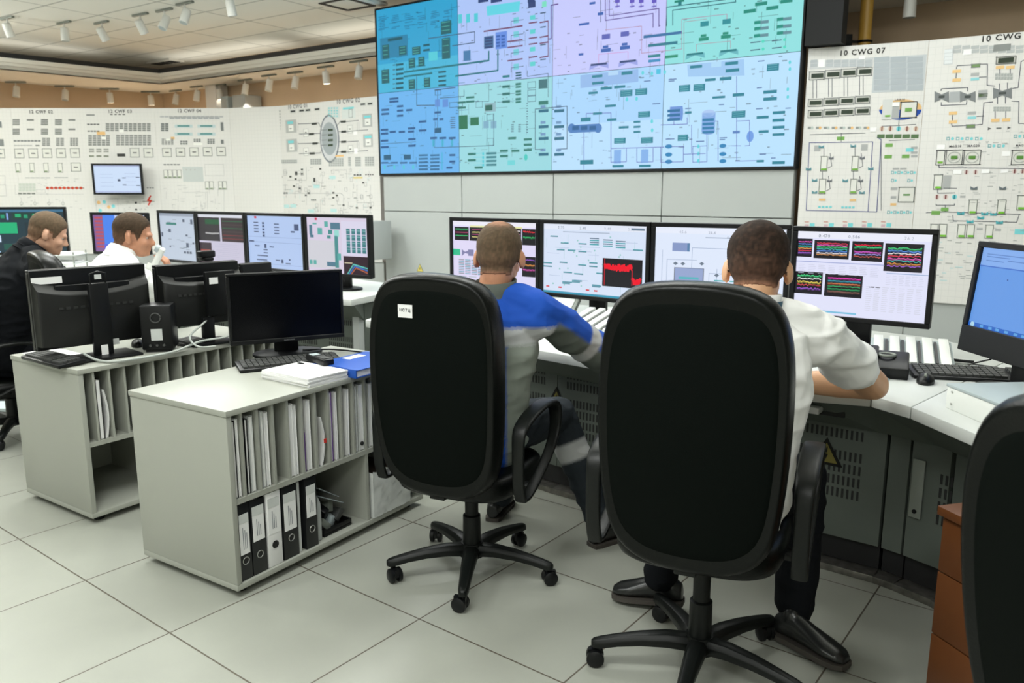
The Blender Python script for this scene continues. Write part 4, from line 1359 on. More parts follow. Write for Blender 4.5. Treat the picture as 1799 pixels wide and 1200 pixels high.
# left console
LF = [(-6.2, 6.55), (-4.2, 6.30), (-2.7, 5.95), (-1.75, 5.5), (-1.02, 5.02)]
LBK = [(-6.2, 8.1), (-4.6, 7.9), (-3.0, 7.45), (-1.75, 6.75), (-0.70, 5.75)]
LBASE = [(-6.2, 6.75), (-4.15, 6.50), (-2.62, 6.14), (-1.68, 5.68), (-1.0, 5.25)]
lcon, loff = console('white control console at the back left below the row of lit monitors', LF, LBASE, LBK, 0.78, False)
MB().prism([Vector(LF[-1]) + Vector((.02, .06)), Vector(LBK[-1]) + Vector((0, -.02)), Vector(LBK[-1]) + Vector((-.04, 0)), Vector(LF[-1]) + Vector((-.03, .08))], 0.02, 0.735)
mb = MB().prism([Vector(LF[-1]) + Vector((.0, .22)), Vector(LBK[-1]) + Vector((-.02, -.04)), Vector(LBK[-1]) + Vector((-.08, 0)), Vector(LF[-1]) + Vector((-.05, .26))], 0.02, 0.735)
mb.v = [q + loff for q in mb.v]
mb.build('end_panel', 'panel_white', lcon)
# low cable cover on the floor at far left
cc = thing('cable_cover', 'low dark-edged metal cable cover along the floor behind the left cabinet', 'cable cover', (-4.3, 5.22, 0))
MB().box((0, 0, 0.02), (2.4, 0.20, 0.04)).build('cover', 'strip_grey', cc, bevel=0.01)
MB().box((0, 0.115, 0.03), (2.4, 0.03, 0.06)).build('edge', 'vent_dark', cc, bevel=0.004)


# ---------------------------------------------------------------- monitors
class Scr(Canvas):
    pass

PAL = [(70, 200, 120), (210, 60, 80), (220, 90, 180), (230, 220, 220), (90, 140, 220), (210, 140, 70), (60, 180, 170), (150, 90, 200)]


def chart(cv, x0, y0, x1, y1, n=6, amp=.02, cols=None, bg=(20, 18, 26)):
    cv.R(x0, y0, x1, y1, bg, 2)
    cv.R(x0 + (x1 - x0) * .08, y0 + (y1 - y0) * .1, x1 - (x1 - x0) * .05, y1 - (y1 - y0) * .08, (8, 8, 12), 3)
    cols = cols or random.sample(PAL, min(n, len(PAL)))
    for i in range(n):
        y = y0 + (y1 - y0) * (0.17 + 0.72 * i / n)
        c = cols[i % len(cols)]
        P = [(x0 + (x1 - x0) * (.09 + .85 * k / 18), y + (y1 - y0) * random.uniform(-amp, amp)) for k in range(19)]
        cv.L(P, 0.75, c, 4)
        if random.random() < .5:
            cv.L([(a_, b_ + (y1 - y0) * .045) for a_, b_ in P], 0.9, tuple(q * .55 for q in c), 4)


def table(cv, x0, y0, x1, y1, nx, ny, c=(190, 196, 210)):
    for i in range(nx):
        for j in range(ny):
            w_, h_ = (x1 - x0) / nx, (y1 - y0) / ny
            cv.R(x0 + i * w_, y0 + j * h_, x0 + (i + random.uniform(.55, .8)) * w_, y0 + (j + .35) * h_, c, 2)


TQ, TQD = (62, 160, 170), (110, 130, 150)
def c_trend_left(cv):
    cv.R(0, 0, 100, 100, (222, 216, 244)); cv.R(0, 0, 100, 7, (236, 234, 246), 2); cv.R(22, 6, 84, 9, (226, 226, 160), 2)
    chart(cv, 2, 9, 20, 30, 3, .01, [(60, 190, 110), (180, 60, 110)]); chart(cv, 21, 9, 60, 30, 4, .01, [(150, 60, 110), (230, 220, 140)])
    chart(cv, 84, 9, 99, 33, 2, .05, [(220, 50, 60), (60, 190, 110)]); chart(cv, 60, 9, 83, 30, 3)
    cv.R(0, 44, 9, 54, (48, 190, 140), 2)
    cv.poly([cv.mp(11, 44), cv.mp(15, 48), cv.mp(19, 46), cv.mp(19, 44), cv.mp(26, 44), cv.mp(26, 54), cv.mp(19, 54), cv.mp(19, 51), cv.mp(15, 50), cv.mp(11, 55)], (130, 130, 170), 2)
    for i in range(4):
        for j in range(9):
            cv.R(7 + i * 8, 60 + j * 2.7, 14 + i * 8, 61.6 + j * 2.7, (120, 170, 190) if (i + j) % 2 else (150, 150, 160), 2)
    table(cv, 7, 86, 70, 96, 5, 2)
    chart(cv, 84, 50, 99, 80, 3); cv.R(18, 95, 22, 97, (210, 60, 60), 2); cv.R(0, 97, 100, 100, (150, 200, 214), 2)

def c_plant(cv, red=True):
    cv.R(0, 0, 100, 100, (214, 226, 246)); cv.R(0, 0, 100, 8, (226, 232, 246), 2)
    for x in (14, 36, 60, 82):
        cv.T(random.choice(('1.00', '3.10.2', '2.70', '2.48')), x + 4, 5, 2.4, (140, 150, 170))
    cv.R(86, 3, 98, 6, (110, 130, 150), 3); cv.R(20, 10.5, 66, 11.5, (150, 164, 186), 2)
    rects = [(7, 17, 8), (18, 26, 8), (36, 26, 8), (88, 31, 9), (14, 36, 8), (25, 36, 8), (36, 37, 8), (0, 56, 9), (0, 61, 9), (17, 54, 8), (36, 56, 8), (47, 52, 8), (47, 57, 8), (21, 68, 9), (32, 69, 9), (22, 82, 8), (32, 79, 8), (51, 84, 8), (54, 66, 6)]
    for (x, y, w_) in rects:
        cv.R(x, y, x + w_, y + 1.9, TQ, 3); cv.R(x, y + 1.2, x + w_, y + 1.9, TQD, 4)
    for x in (47, 60, 72):
        for j in range(4):
            cv.R(x, 18 + j * 2.8 + (x - 47) * .1, x + 9, 19.6 + j * 2.8 + (x - 47) * .1, TQ if j % 2 else TQD, 3)
    for (x, y) in ((20, 82), (30, 79), (50, 83)):
        cv.R(x, y, x + 8, y + 4, (104, 160, 176), 3)
    for i in range(26):
        x, y = random.uniform(3, 90), random.uniform(14, 90)
        if random.random() < .5: cv.L([(x, y), (x, min(94, y + random.uniform(5, 25)))], .35, (170, 204, 214), 2)
        else: cv.L([(x, y), (min(96, x + random.uniform(6, 25)), y)], .35, (176, 192, 220), 2)
    for i in range(20):
        x, y = random.uniform(3, 90), random.uniform(14, 90)
        cv.E(x, y, .8, .8, (150, 200, 200), 3, 8)
    if red:
        cv.R(60, 45, 97, 84, (14, 12, 18), 4); cv.L([(62, 46), (62, 82)], .6, (200, 20, 40), 5)
        P = [(62 + k * .5, 56 + random.uniform(-3.4, 3.0)) for k in range(52)]
        cv.L(P, 1.6, (236, 24, 44), 6); cv.L([(a_, b_ + 3) for a_, b_ in P], 1.2, (236, 24, 44), 6)
        cv.L([(88, 60), (88, 80)], .8, (200, 20, 40), 6)
        cv.L([(88 + k * .5, 74 + random.uniform(-4, 4)) for k in range(16)], 2.2, (236, 24, 44), 6)
    for x in (3, 16, 44, 52):
        cv.R(x, 90 + x * .02, x + 3.4, 92 + x * .02, (214, 50, 60), 3)
    cv.R(0, 97, 100, 100, (60, 150, 180), 3)

def c_scheme(cv):
    cv.R(0, 0, 100, 100, (222, 232, 250)); cv.R(0, 0, 100, 8, (230, 236, 250), 2)
    for x, s_ in ((22, '45.6'), (45, '28.6'), (68, '42.8'), (86, '41.2')):
        cv.T(s_, x, 6, 2.2, (140, 150, 170))
    cv.T('Схема', 60, 12, 1.6, (150, 160, 180)); cv.R(40, 12, 84, 13, (150, 164, 186), 2)
    cv.R(14, 20, 27, 31, (134, 152, 196), 3); cv.R(26, 20, 28, 31, (90, 130, 170), 4)
    cv.Fr(16, 52, 40, 70, (120, 130, 150), .8, 3, (150, 166, 206)); cv.R(20, 64, 36, 67, (90, 180, 190), 5)
    for (x, y) in ((17, 47), (23, 47), (38, 46), (50, 60), (56, 62)):
        cv.poly([cv.mp(x, y - 2.4), cv.mp(x + 2, y), cv.mp(x, y + 2.4), cv.mp(x - 2, y)], (110, 124, 140), 4)
    cv.R(66, 40, 76, 50, (170, 184, 214), 3); cv.R(66, 44, 72, 50, (120, 136, 170), 4)
    for (x, y) in ((48, 66), (60, 66), (72, 36), (70, 66), (84, 50), (80, 30)):
        cv.R(x, y, x + 10, y + 1.6, (84, 176, 180), 4)
    for P in ([(10, 80), (10, 42), (34, 42)], [(30, 60), (30, 26), (80, 26), (80, 56)], [(6, 80), (6, 30)], [(50, 52), (50, 76)], [(44, 80), (44, 58), (66, 58)]):
        cv.L(P, .4, (160, 176, 204), 2)
    table(cv, 8, 74, 90, 92, 9, 6, (176, 190, 214))

def c_trends(cv):
    cv.R(0, 0, 100, 100, (224, 226, 248)); cv.R(0, 0, 100, 8, (234, 236, 248), 2)
    cv.T('0.470', 21, 5, 2.6, (110, 120, 140)); cv.T('0.586', 44, 5, 2.6, (110, 120, 140)); cv.T('76.2', 84, 5, 2.6, (110, 120, 140))
    chart(cv, 0, 9, 12, 31, 6); chart(cv, 13.5, 10, 41, 32, 7, .03); chart(cv, 43, 10, 66, 33, 6, .03, [(220, 30, 60), (70, 210, 130), (30, 30, 34), (210, 90, 200), (150, 150, 220), (190, 90, 80)]); chart(cv, 67.5, 11, 95, 43, 8, .03)
    cv.R(0, 36, 68, 37, (160, 170, 214), 2); cv.R(70, 45, 100, 46, (160, 180, 214), 2)
    table(cv, 2, 40, 66, 52, 8, 6, (206, 208, 230)); table(cv, 70, 48, 98, 60, 6, 6, (206, 208, 230)); table(cv, 56, 62, 98, 92, 7, 13, (208, 210, 228))
    chart(cv, 0, 49, 22, 76, 5, .035, [(70, 210, 130), (230, 230, 230), (230, 210, 90), (200, 70, 70), (150, 90, 200)]); chart(cv, 24, 50, 53, 77, 6, .012, [(224, 60, 180), (60, 150, 170), (200, 110, 70), (60, 160, 100), (40, 150, 90), (130, 90, 80)])
    cv.R(58, 62, 62, 63.2, (70, 70, 80), 2); cv.R(63, 62, 66, 63.2, (70, 70, 80), 2)
    cv.R(0, 95, 50, 97, (120, 190, 220), 3)

def c_l1(cv):
    cv.R(0, 0, 100, 100, (188, 200, 216)); cv.R(0, 0, 100, 6, (150, 160, 176), 2)
    cv.R(18, 20, 48, 25, (60, 130, 120), 2)
    for (x, y, w_, h_) in ((66, 12, 6, 6), (88, 12, 6, 10), (24, 34, 7, 7), (2, 42, 5, 9), (72, 44, 6, 4), (72, 62, 7, 10), (90, 60, 5, 4), (64, 80, 6, 5), (72, 80, 6, 5), (80, 80, 6, 5), (24, 70, 4, 4)):
        cv.R(x, y, x + w_, y + h_, (86, 96, 116), 2)
    for q in range(16): 
        x, y = random.uniform(5, 85), random.uniform(10, 92); cv.R(x, y, x + 10, y + .9, (120, 134, 150), 2)
def c_l2(cv):
    cv.R(0, 0, 100, 100, (198, 194, 214)); cv.R(0, 0, 100, 6, (214, 216, 226), 2)
    cv.R(0, 6, 48, 54, (46, 42, 46), 2); cv.R(52, 6, 100, 54, (52, 40, 44), 2); cv.R(16, 10, 48, 20, (28, 86, 52), 3)
    for q in range(6): cv.R(54, 12 + q * 7, 98, 14 + q * 7, random.choice(((110, 40, 46), (40, 90, 60), (70, 56, 58))), 3)
    cv.L([(16, 38), (30, 39), (46, 38)], 2, (170, 170, 170), 3); cv.R(0, 58, 27, 100, (52, 36, 46), 2); cv.R(2, 72, 24, 77, (150, 60, 50), 3)
    for q in range(10): cv.R(32 + random.uniform(0, 40), 60 + q * 4, 80 + random.uniform(0, 12), 60.6 + q * 4, (176, 176, 200), 2)
def c_l3(cv):
    cv.R(0, 0, 100, 100, (176, 198, 236)); cv.R(14, 1, 18, 5, (206, 40, 70), 3)
    for (x, y, w_, h_) in [(12, 12 + q * 6, 9, 2) for q in range(4)] + [(50, 14 + q * 6, 9, 2) for q in range(4)] + [(28, 12 + q * 6, 4, 4) for q in range(5)] + [(86, 14, 8, 12), (80, 27, 7, 3), (2, 48, 9, 3), (12, 57, 9, 2), (30, 54, 4, 8), (40, 58, 8, 2), (28, 64, 8, 2), (28, 70, 8, 2), (16, 76, 20, 2), (14, 84, 20, 2), (50, 83, 8, 2), (60, 82, 4, 7), (74, 80, 3, 3), (68, 88, 9, 2)]:
        cv.R(x, y, x + w_, y + h_, (70, 84, 120), 2)
    for y in (40, 50, 92): cv.R(0, y, 100, y + .8, (140, 164, 206), 2)
def c_l4(cv):
    cv.R(0, 0, 100, 100, (214, 204, 224)); cv.R(14, 1, 18, 5, (206, 40, 80), 3); cv.R(0, 42, 46, 92, (206, 206, 214), 2)
    for (x, y, w_, h_) in ((4, 14, 5, 18), (10, 10, 7, 3), (30, 7, 6, 10), (40, 9, 16, 12), (18, 19, 8, 12), (36, 22, 7, 8), (34, 32, 6, 6), (5, 32, 6, 5), (46, 32, 6, 58), (2, 78, 5, 8), (9, 78, 5, 8), (32, 80, 14, 8), (50, 64, 6, 12)):
        cv.R(x, y, x + w_, y + h_, random.choice(((70, 140, 140), (90, 170, 164), (80, 120, 140))), 3)
    cv.R(46, 22, 54, 34, (150, 214, 206), 3); cv.R(58, 6, 100, 66, (216, 212, 232), 3)
    for i in range(4):
        for j in range(4): cv.R(66 + i * 8.4, 19 + j * 11, 72 + i * 8.4, 29 + j * 11, (64, 124, 130), 4); cv.R(66 + i * 8.4, 22 + j * 11, 72 + i * 8.4, 23 + j * 11, (140, 190, 190), 5)
    cv.R(60, 68, 100, 100, (44, 22, 34), 4)
    for q, c in enumerate(((90, 190, 180), (60, 110, 190), (170, 90, 60))): cv.L([(66 + q * 3, 100), (76 + q * 2, 82 + q * 3), (98, 88 + q * 4)], 1.6, c, 5)
    cv.L([(62, 80), (74, 80)], 1.2, (200, 190, 160), 5)
def c_blue(cv):
    cv.R(0, 0, 100, 100, (190, 206, 244)); cv.R(18, 0, 42, 100, (74, 132, 236), 2); cv.R(0, 0, 19, 100, (130, 96, 150), 3)
    for q in range(9): cv.R(3, 5 + q * 10, 18, 10 + q * 10, (190, 80, 90), 4)
    cv.R(50, 4, 80, 12, (206, 212, 240), 2); cv.R(18, 80, 60, 100, (90, 100, 220), 4)
def c_green(cv):
    cv.R(0, 0, 100, 100, (22, 52, 62)); cv.R(0, 0, 100, 6, (60, 110, 140), 2)
    for x in (2, 22, 46, 64): cv.R(x, 8, x + 18, 22, (16, 60, 48), 2); cv.R(x + 3, 10, x + 9, 18, (30, 170, 110), 3); cv.R(x + 12, 12, x + 16, 20, (30, 150, 110), 3)
    for x in (18, 40): cv.R(x, 8, x + 2, 24, (130, 160, 220), 3)
    cv.R(8, 30, 50, 56, (24, 176, 118), 3); cv.R(0, 60, 32, 76, (198, 216, 240), 3)
    for x in (2, 18, 34): cv.R(x, 80, x + 10, 94, (20, 84, 70), 3)
    cv.R(58, 30, 92, 92, (18, 44, 52), 2); cv.R(0, 97, 30, 100, (180, 206, 236), 3)
    for q in range(8): cv.R(62, 34 + q * 7, 62 + random.uniform(12, 26), 36 + q * 7, (30, 130, 110), 3)
def c_wall(cv):
    cv.R(0, 0, 100, 100, (204, 222, 246)); cv.R(0, 0, 100, 5, (180, 192, 226), 2)
    for (x, y, w_, h_) in ((50, 50, 6, 8), (60, 44, 8, 3), (60, 70, 8, 3), (90, 42, 8, 3), (90, 72, 8, 3)): cv.R(x, y, x + w_, y + h_, (70, 84, 110), 2)
    for y in (32, 44, 62, 76): cv.R(12, y, 40, y + .9, (160, 180, 214), 2); cv.R(66, y - 3, 90, y - 2, (160, 180, 214), 2)
    cv.R(0, 95, 100, 98, (170, 180, 220), 2)
def c_desktop(cv):
    cv.R(0, 0, 100, 100, (96, 150, 224)); cv.R(0, 0, 100, 22, (128, 170, 232), 2)
    for (x0, y, w_) in ((6, 7, 40), (6, 10, 26), (30, 13, 34), (6, 15, 20), (60, 7, 30)): cv.R(x0, y, x0 + w_, y + 1.1, (90, 130, 200), 3)
    cv.R(0, 22, 100, 23.4, (60, 110, 200), 3); cv.E(34, 36, .7, .7, (50, 80, 150), 3, 8)
    cv.R(0, 95, 100, 100, (28, 96, 190), 3); cv.E(5, 97.5, 2.4, 2, (170, 210, 230), 4)
    for x in (14, 24, 32, 42, 52, 60): cv.R(x, 96, x + 4, 99, (90, 160, 220), 4)


def monitor(p0, p1, z0, h, content, label, group=None, deskz=0.75, bezel=0.023, cat='monitor', tilt=0.0, stand=True, brand=None, depth=0.05, off=False, wall=False, chin=0.0):
    p0, p1 = Vector((p0[0], p0[1], 0)), Vector((p1[0], p1[1], 0))
    e = (p1 - p0).normalized()
    w_ = (p1 - p0).length - 0.006
    c = (p0 + p1) / 2
    back = Vector((-e.y, e.x, 0))
    bz = deskz if not wall else z0
    r = thing('wall_monitor' if wall else 'monitor', label, cat, (c.x, c.y, bz), math.atan2(e.y, e.x), group)
    Z0 = z0 - bz
    T = Matrix.Translation((0, 0, Z0)) @ Matrix.Rotation(-tilt, 4, 'X')
    mb = MB(); mb.X = T
    for (x0, x1, a_, b_) in ((-w_ / 2, w_ / 2, h - bezel, h), (-w_ / 2, w_ / 2, -chin, bezel), (-w_ / 2, -w_ / 2 + bezel, bezel, h - bezel), (w_ / 2 - bezel, w_ / 2, bezel, h - bezel)):
        mb.bb(x0, x1, 0, 0.03, a_, b_)
    mb.bb(-w_ / 2 + .002, w_ / 2 - .002, 0.014, depth, .002 - chin, h - .002)
    mb.bb(-w_ * .32, w_ * .32, depth, depth + 0.025, h * .15, h * .8)
    mb.build('housing', 'black_plastic', r, bevel=0.0025, seg=1)
    if off:
        mb = MB(); mb.X = T
        mb.bb(-w_ / 2 + bezel, w_ / 2 - bezel, 0.004, 0.014, bezel, h - bezel)
        mb.build('screen', 'dark_screen', r)
    else:
        sx, sz = w_ - 2 * bezel, h - 2 * bezel
        cv = Scr(lambda x, y: ((x / 100 - .5) * sx, bezel + sz * (1 - y / 100)), T @ Vector((0, 0.012, 0)), T.to_3x3() @ Vector((1, 0, 0)), T.to_3x3() @ Vector((0, 0, 1)), T.to_3x3() @ Vector((0, -1, 0)), 0.0006)
        cv.clip = (-sx / 2, sx / 2, bezel, h - bezel)
        content(cv)
        cv.build('screen', 'display', r)
    if brand:
        cv = Canvas(lambda x, y: (x, y), T @ Vector((0, 0, 0)), T.to_3x3() @ Vector((1, 0, 0)), T.to_3x3() @ Vector((0, 0, 1)), T.to_3x3() @ Vector((0, -1, 0)), 0.0008)
        if brand == 'plain':
            cv.T('SAMSUNG', 0, bezel * .45 - chin * .5, 0.007, (120, 122, 124), 1)
        cv.build('badge', 'print', r)
    if stand:
        y = depth + 0.03
        MB().box((0, y, (Z0 + h * .45) / 2), (0.11, 0.03, Z0 + h * .45 - 0.01)).build('stand_neck', 'black_plastic', r, bevel=0.006)
        pts = [(0.16 * math.cos(a_), y - 0.03 + 0.11 * math.sin(a_)) for a_ in [2 * PI * k_ / 28 for k_ in range(28)]]
        MB().prism(pts, 0.0, 0.014).build('stand_base', 'black_plastic', r, bevel=0.004)
    if wall:
        MB().box((0, depth + .06, h * .5), (0.12, 0.09, 0.12)).build('wall_bracket', 'black_plastic', r)
    return r


g = 'large monitors in a row on the front console'
MQ = [(-0.395, 5.02), (0.155, 4.60), (0.715, 4.15), (1.325, 3.80), (1.82, 3.42)]
ZB, ZH = 0.862, 0.437
monitor(MQ[0], MQ[1], ZB, ZH, c_trend_left, 'large monitor right behind the blue-jacketed man\'s head, leftmost in the front console row', g)
monitor(MQ[1], MQ[2], ZB, ZH, c_plant, 'large monitor showing a black window with a bold red trace', g)
monitor(MQ[2], MQ[3], ZB, ZH, c_scheme, 'large monitor with a pale scheme, left behind the white-shirted man\'s head', g)
monitor(MQ[3], MQ[4], ZB, ZH - 0.005, c_trends, 'large monitor full of multicoloured trend charts right of the white-shirted man', g)
g = 'lit monitors on the back left console'
LQ = [(-3.02, 6.85), (-2.55, 6.48), (-2.03, 6.10), (-1.48, 5.70), (-0.955, 5.38)]
labs = ['lit monitor with pale grey scheme, beside the white-shirted man holding a phone to his mouth', 'lit monitor with dark upper windows and a white lower half', 'lit monitor with a pale blue background and small dark bars', 'lit monitor with teal grids and a dark window at lower right']
for i, f_ in enumerate((c_l1, c_l2, c_l3, c_l4)):
    monitor(LQ[i], LQ[i + 1], 0.872, 0.43, f_, labs[i], g, 0.78)
monitor((-3.68, 7.02), (-3.12, 6.88), 0.92, 0.36, c_blue, 'lit monitor with a red list and blue bands behind the phoning man\'s head', g, 0.78)
monitor((-4.90, 7.20), (-4.10, 7.42), 0.89, 0.43, c_green, 'lit monitor with bright green blocks behind the man in black', g, 0.78)
x0, x1 = at_y(160, 300, 10.72).x, at_y(254, 300, 10.88).x
zt, zb = at_y(160, 287, 10.72).z, at_y(160, 342, 10.72).z
monitor((x0, 10.72), (x1, 10.80), zb, zt - zb, c_wall, 'monitor hung on the 12 CWF 03 mimic panel showing a pale blue page', None, wall=True, stand=False, bezel=0.026)

# all-in-one computer at the right edge
aio = monitor((1.70, 2.98), (1.74, 2.46), 0.94, 0.335, c_desktop, 'black all-in-one computer with a blue desktop screen at the right edge', None, 0.75, 0.022, 'computer', tilt=0.10, chin=0.075)
cv = Canvas(lambda x, y: (x, y), (0, 0, 0.19), (1, 0, 0), (0, 0, 1), (0, -1, 0), 0.001)
cv.O = Vector((0, 0.0, 0.19)) + Vector((0, 0.003, 0))
cv.e2 = Vector((0, 0.0998, 0.995)); cv.n = Vector((0, -0.995, 0.0998))
cv.E(0.03, -0.036, 0.013, 0.013, (176, 180, 178), 1, 20)
cv.T('hp', 0.03, -0.036, 0.013, (60, 64, 66), 2)
cv.R(-0.20, -0.030, -0.165, -0.036, (70, 74, 74), 1) if False else None
cv.T('ProOne', -0.19, -0.034, 0.006, (110, 112, 112), 1)
cv.poly([(-.25, -.004), (.25, -.004), (.25, -.002), (-.25, -.002)], (60, 64, 66), 1)
cv.build('logo', 'print', aio)


# ---------------------------------------------------------------- things on the front console
def key_panel(c, rz, n, depth, label, pitch=0.062):
    r = thing('control_key_panel', label, 'control panel', (c[0], c[1], 0.75), rz)
    L_ = n * pitch
    mb = MB()
    mb.add([(-L_ / 2, -depth / 2, 0), (L_ / 2, -depth / 2, 0), (L_ / 2, depth / 2, 0), (-L_ / 2, depth / 2, 0), (-L_ / 2, -depth / 2, 0.015), (L_ / 2, -depth / 2, 0.015), (L_ / 2, depth / 2, 0.075), (-L_ / 2, depth / 2, 0.075)],
           [(0, 3, 2, 1), (4, 5, 6, 7), (0, 1, 5, 4), (1, 2, 6, 5), (2, 3, 7, 6), (3, 0, 4, 7)])
    mb.build('wedge_base', 'strip_grey', r)
    sl = math.atan2(0.06, depth)
    R = Matrix.Rotation(sl, 3, 'X')
    for i in range(n):
        x = -L_ / 2 + (i + .5) * pitch
        MB().box((x, 0, 0.053), (pitch * .62, depth * 1.0, 0.018), R=R).build('key_strip', 'white_plastic', r, bevel=0.004)
        MB().box((x + pitch * .5, 0, 0.048), (pitch * .16, depth * .82, 0.012), R=R).build('slot_strip', 'key_grey', r) if i < n - 1 else None
    return r

FANG = math.atan2(-0.54, 0.73)
key_panel((0.60, 3.97), FANG, 11, 0.30, 'sloping white panel of key strips on the console in front of the blue-jacketed man')
key_panel((1.66, 3.25), math.radians(-24), 5, 0.28, 'sloping white panel of key strips on the console right of the white-shirted man')

# tablet-like stand and phone
r = thing('desk_stand', 'small beige tablet stand with grey sides below the red-trace monitor', 'stand', (0.24, 4.42, 0.75), FANG + 0.25)
R = Matrix.Rotation(math.radians(28), 3, 'X')
MB().box((0, 0, 0.07), (0.20, 0.16, 0.012), R=R).build('plate', 'paper_grey', r, bevel=0.003)
for s in (-1, 1):
    MB().box((s * 0.115, 0, 0.065), (0.02, 0.20, 0.03), R=R).build('side_rail', 'grey_plastic', r, bevel=0.004)
MB().box((0, -0.02, 0.012), (0.26, 0.20, 0.022)).build('foot', 'white_plastic', r, bevel=0.004)
r = thing('desk_telephone', 'black desk device with a round dial in front of the white-shirted man\'s right arm', 'telephone', (1.46, 3.04, 0.75), -0.45)
R = Matrix.Rotation(math.radians(14), 3, 'X')
MB().box((0, 0, 0.04), (0.16, 0.17, 0.05), R=R).build('body', 'black_plastic', r, bevel=0.008)
MB().tube([(0.03 * math.cos(a_), 0.02 + 0.03 * math.sin(a_), 0.075) for a_ in [2 * PI * q / 20 for q in range(21)]], 0.006, 6).build('dial', 'grey_plastic', r, smooth=True)
MB().box((-0.05, 0, 0.075), (0.04, 0.15, 0.022), R=R).build('handset', 'black_plastic', r, bevel=0.008)
r = thing('grey_terminal', 'grey device with a slanted top behind the white-shirted man\'s right shoulder', 'device', (1.17, 3.42, 0.75), -0.5)
MB().add([(-.09, -.08, 0), (.09, -.08, 0), (.09, .08, 0), (-.09, .08, 0), (-.09, -.06, .05), (.09, -.06, .05), (.09, .07, .14), (-.09, .07, .14)], [(0, 3, 2, 1), (4, 5, 6, 7), (0, 1, 5, 4), (1, 2, 6, 5), (2, 3, 7, 6), (3, 0, 4, 7)]).build('casing', 'grey_plastic', r, bevel=0.006)
MB().box((0, -0.02, 0.10), (0.15, 0.09, 0.004), R=Matrix.Rotation(0.6, 3, 'X')).build('display_cover', 'strip_grey', r)
o = MB().box((0, 0, 0.0015), (0.42, 0.09, 0.003)).build('desk_pad', 'strip_grey', bevel=0.001)
o.location = (1.37, 2.93, 0.75); o.rotation_euler = (0, 0, math.radians(60))
tag(o, 'pale blue-grey strip mat on the console next to the elbow', 'mat')

# keyboard and mouse
def keyboard(loc, rz, label, W=0.45, D=0.15, group=None, rows=5, cols=18):
    r = thing('keyboard', label, 'keyboard', loc, rz, group)
    R = Matrix.Rotation(0.09, 3, 'X')
    MB().box((0, 0, 0.013), (W, D, 0.016), R=R).build('case', 'black_plastic', r, bevel=0.004)
    mb = MB()
    kw, kd = (W - 0.03) / cols, (D - 0.03) / rows
    for j in range(rows):
        for i in range(cols):
            x, y = -W / 2 + 0.015 + (i + .5) * kw, -D / 2 + 0.012 + (j + .5) * kd
            if i in (13, ) : continue
            mb.box((x, y, 0.013 + 0.012 + y * 0.09), (kw * .84, kd * .82, 0.009), R=R)
    mb.build('keys', 'key_grey', r)
    return r

keyboard((1.78, 2.99, 0.75), math.radians(-14), 'black keyboard on the console beside the all-in-one computer', 0.46, 0.16)
def mouse(loc, rz, label, parent=None):
    r = thing('computer_mouse', label, 'mouse', loc, rz)
    mb = MB().ell((0, 0, 0.006), (0.031, 0.054, 0.032), nu=20, nv=12)
    mb.v = [Vector((p.x, p.y, max(0.0, p.z))) for p in mb.v]
    mb.build('shell', 'black_plastic', r, smooth=True)
    MB().cyl((-.004, .026, .0345), (.004, .026, .0345), 0.008, 12).build('wheel', 'grey_plastic', r, smooth='auto')
    return r
mouse((1.545, 2.90, 0.75), 2.6, 'glossy black mouse left of the keyboard by the all-in-one computer')
def cable(pts, rad, m, name, label, cat='cable', parent=None):
    P = [Vector(p) for p in pts]
    out = []
    for i in range(len(P) - 1):
        a_, b_, c_, d_ = P[max(i - 1, 0)], P[i], P[i + 1], P[min(i + 2, len(P) - 1)]
        for k_ in range(8):
            t = k_ / 8
            out.append(0.5 * ((2 * b_) + (c_ - a_) * t + (2 * a_ - 5 * b_ + 4 * c_ - d_) * t * t + (3 * b_ - a_ - 3 * c_ + d_) * t ** 3))
    out.append(P[-1])
    o = MB().tube(out, rad, 8).build(name, m, parent, smooth=True)
    if not parent: tag(o, label, cat)
    return o
cable([(1.90, 3.07, .754), (1.84, 3.13, .76), (1.80, 3.05, .79), (1.78, 2.9, .84)], 0.003, 'black_plastic', 'cable', 'thin black cable from the keyboard up to the all-in-one computer')
cable([(1.57, 2.96, .754), (1.66, 3.16, .755), (1.90, 3.2, .755), (2.02, 3.0, .756)], 0.0022, 'black_plastic', 'cable', 'thin black mouse cable looping behind the keyboard')
cable([(1.80, 3.55, .756), (1.76, 3.42, .757), (1.84, 3.3, .757), (1.92, 3.24, .757)], 0.006, 'black_plastic', 'cable', 'coiled black cable lying below the multicoloured trend monitor')

r = thing('equipment_box', 'low white metal box on the console below the all-in-one computer', 'box', (1.435, 2.555, 0.75), math.radians(4))
MB().bb(0, 0.50, -0.42, 0, 0.0, 0.072).build('casing', 'white_plastic', r, bevel=0.003)
MB().bb(-0.002, 0.503, -0.422, 0.003, 0.072, 0.082).build('lid', 'strip_grey', r, bevel=0.002)
for z in (0.02, 0.06):
    MB().cyl((-0.003, -0.03, z), (0.002, -0.03, z), 0.004, 10).build('screw', 'chrome', r)

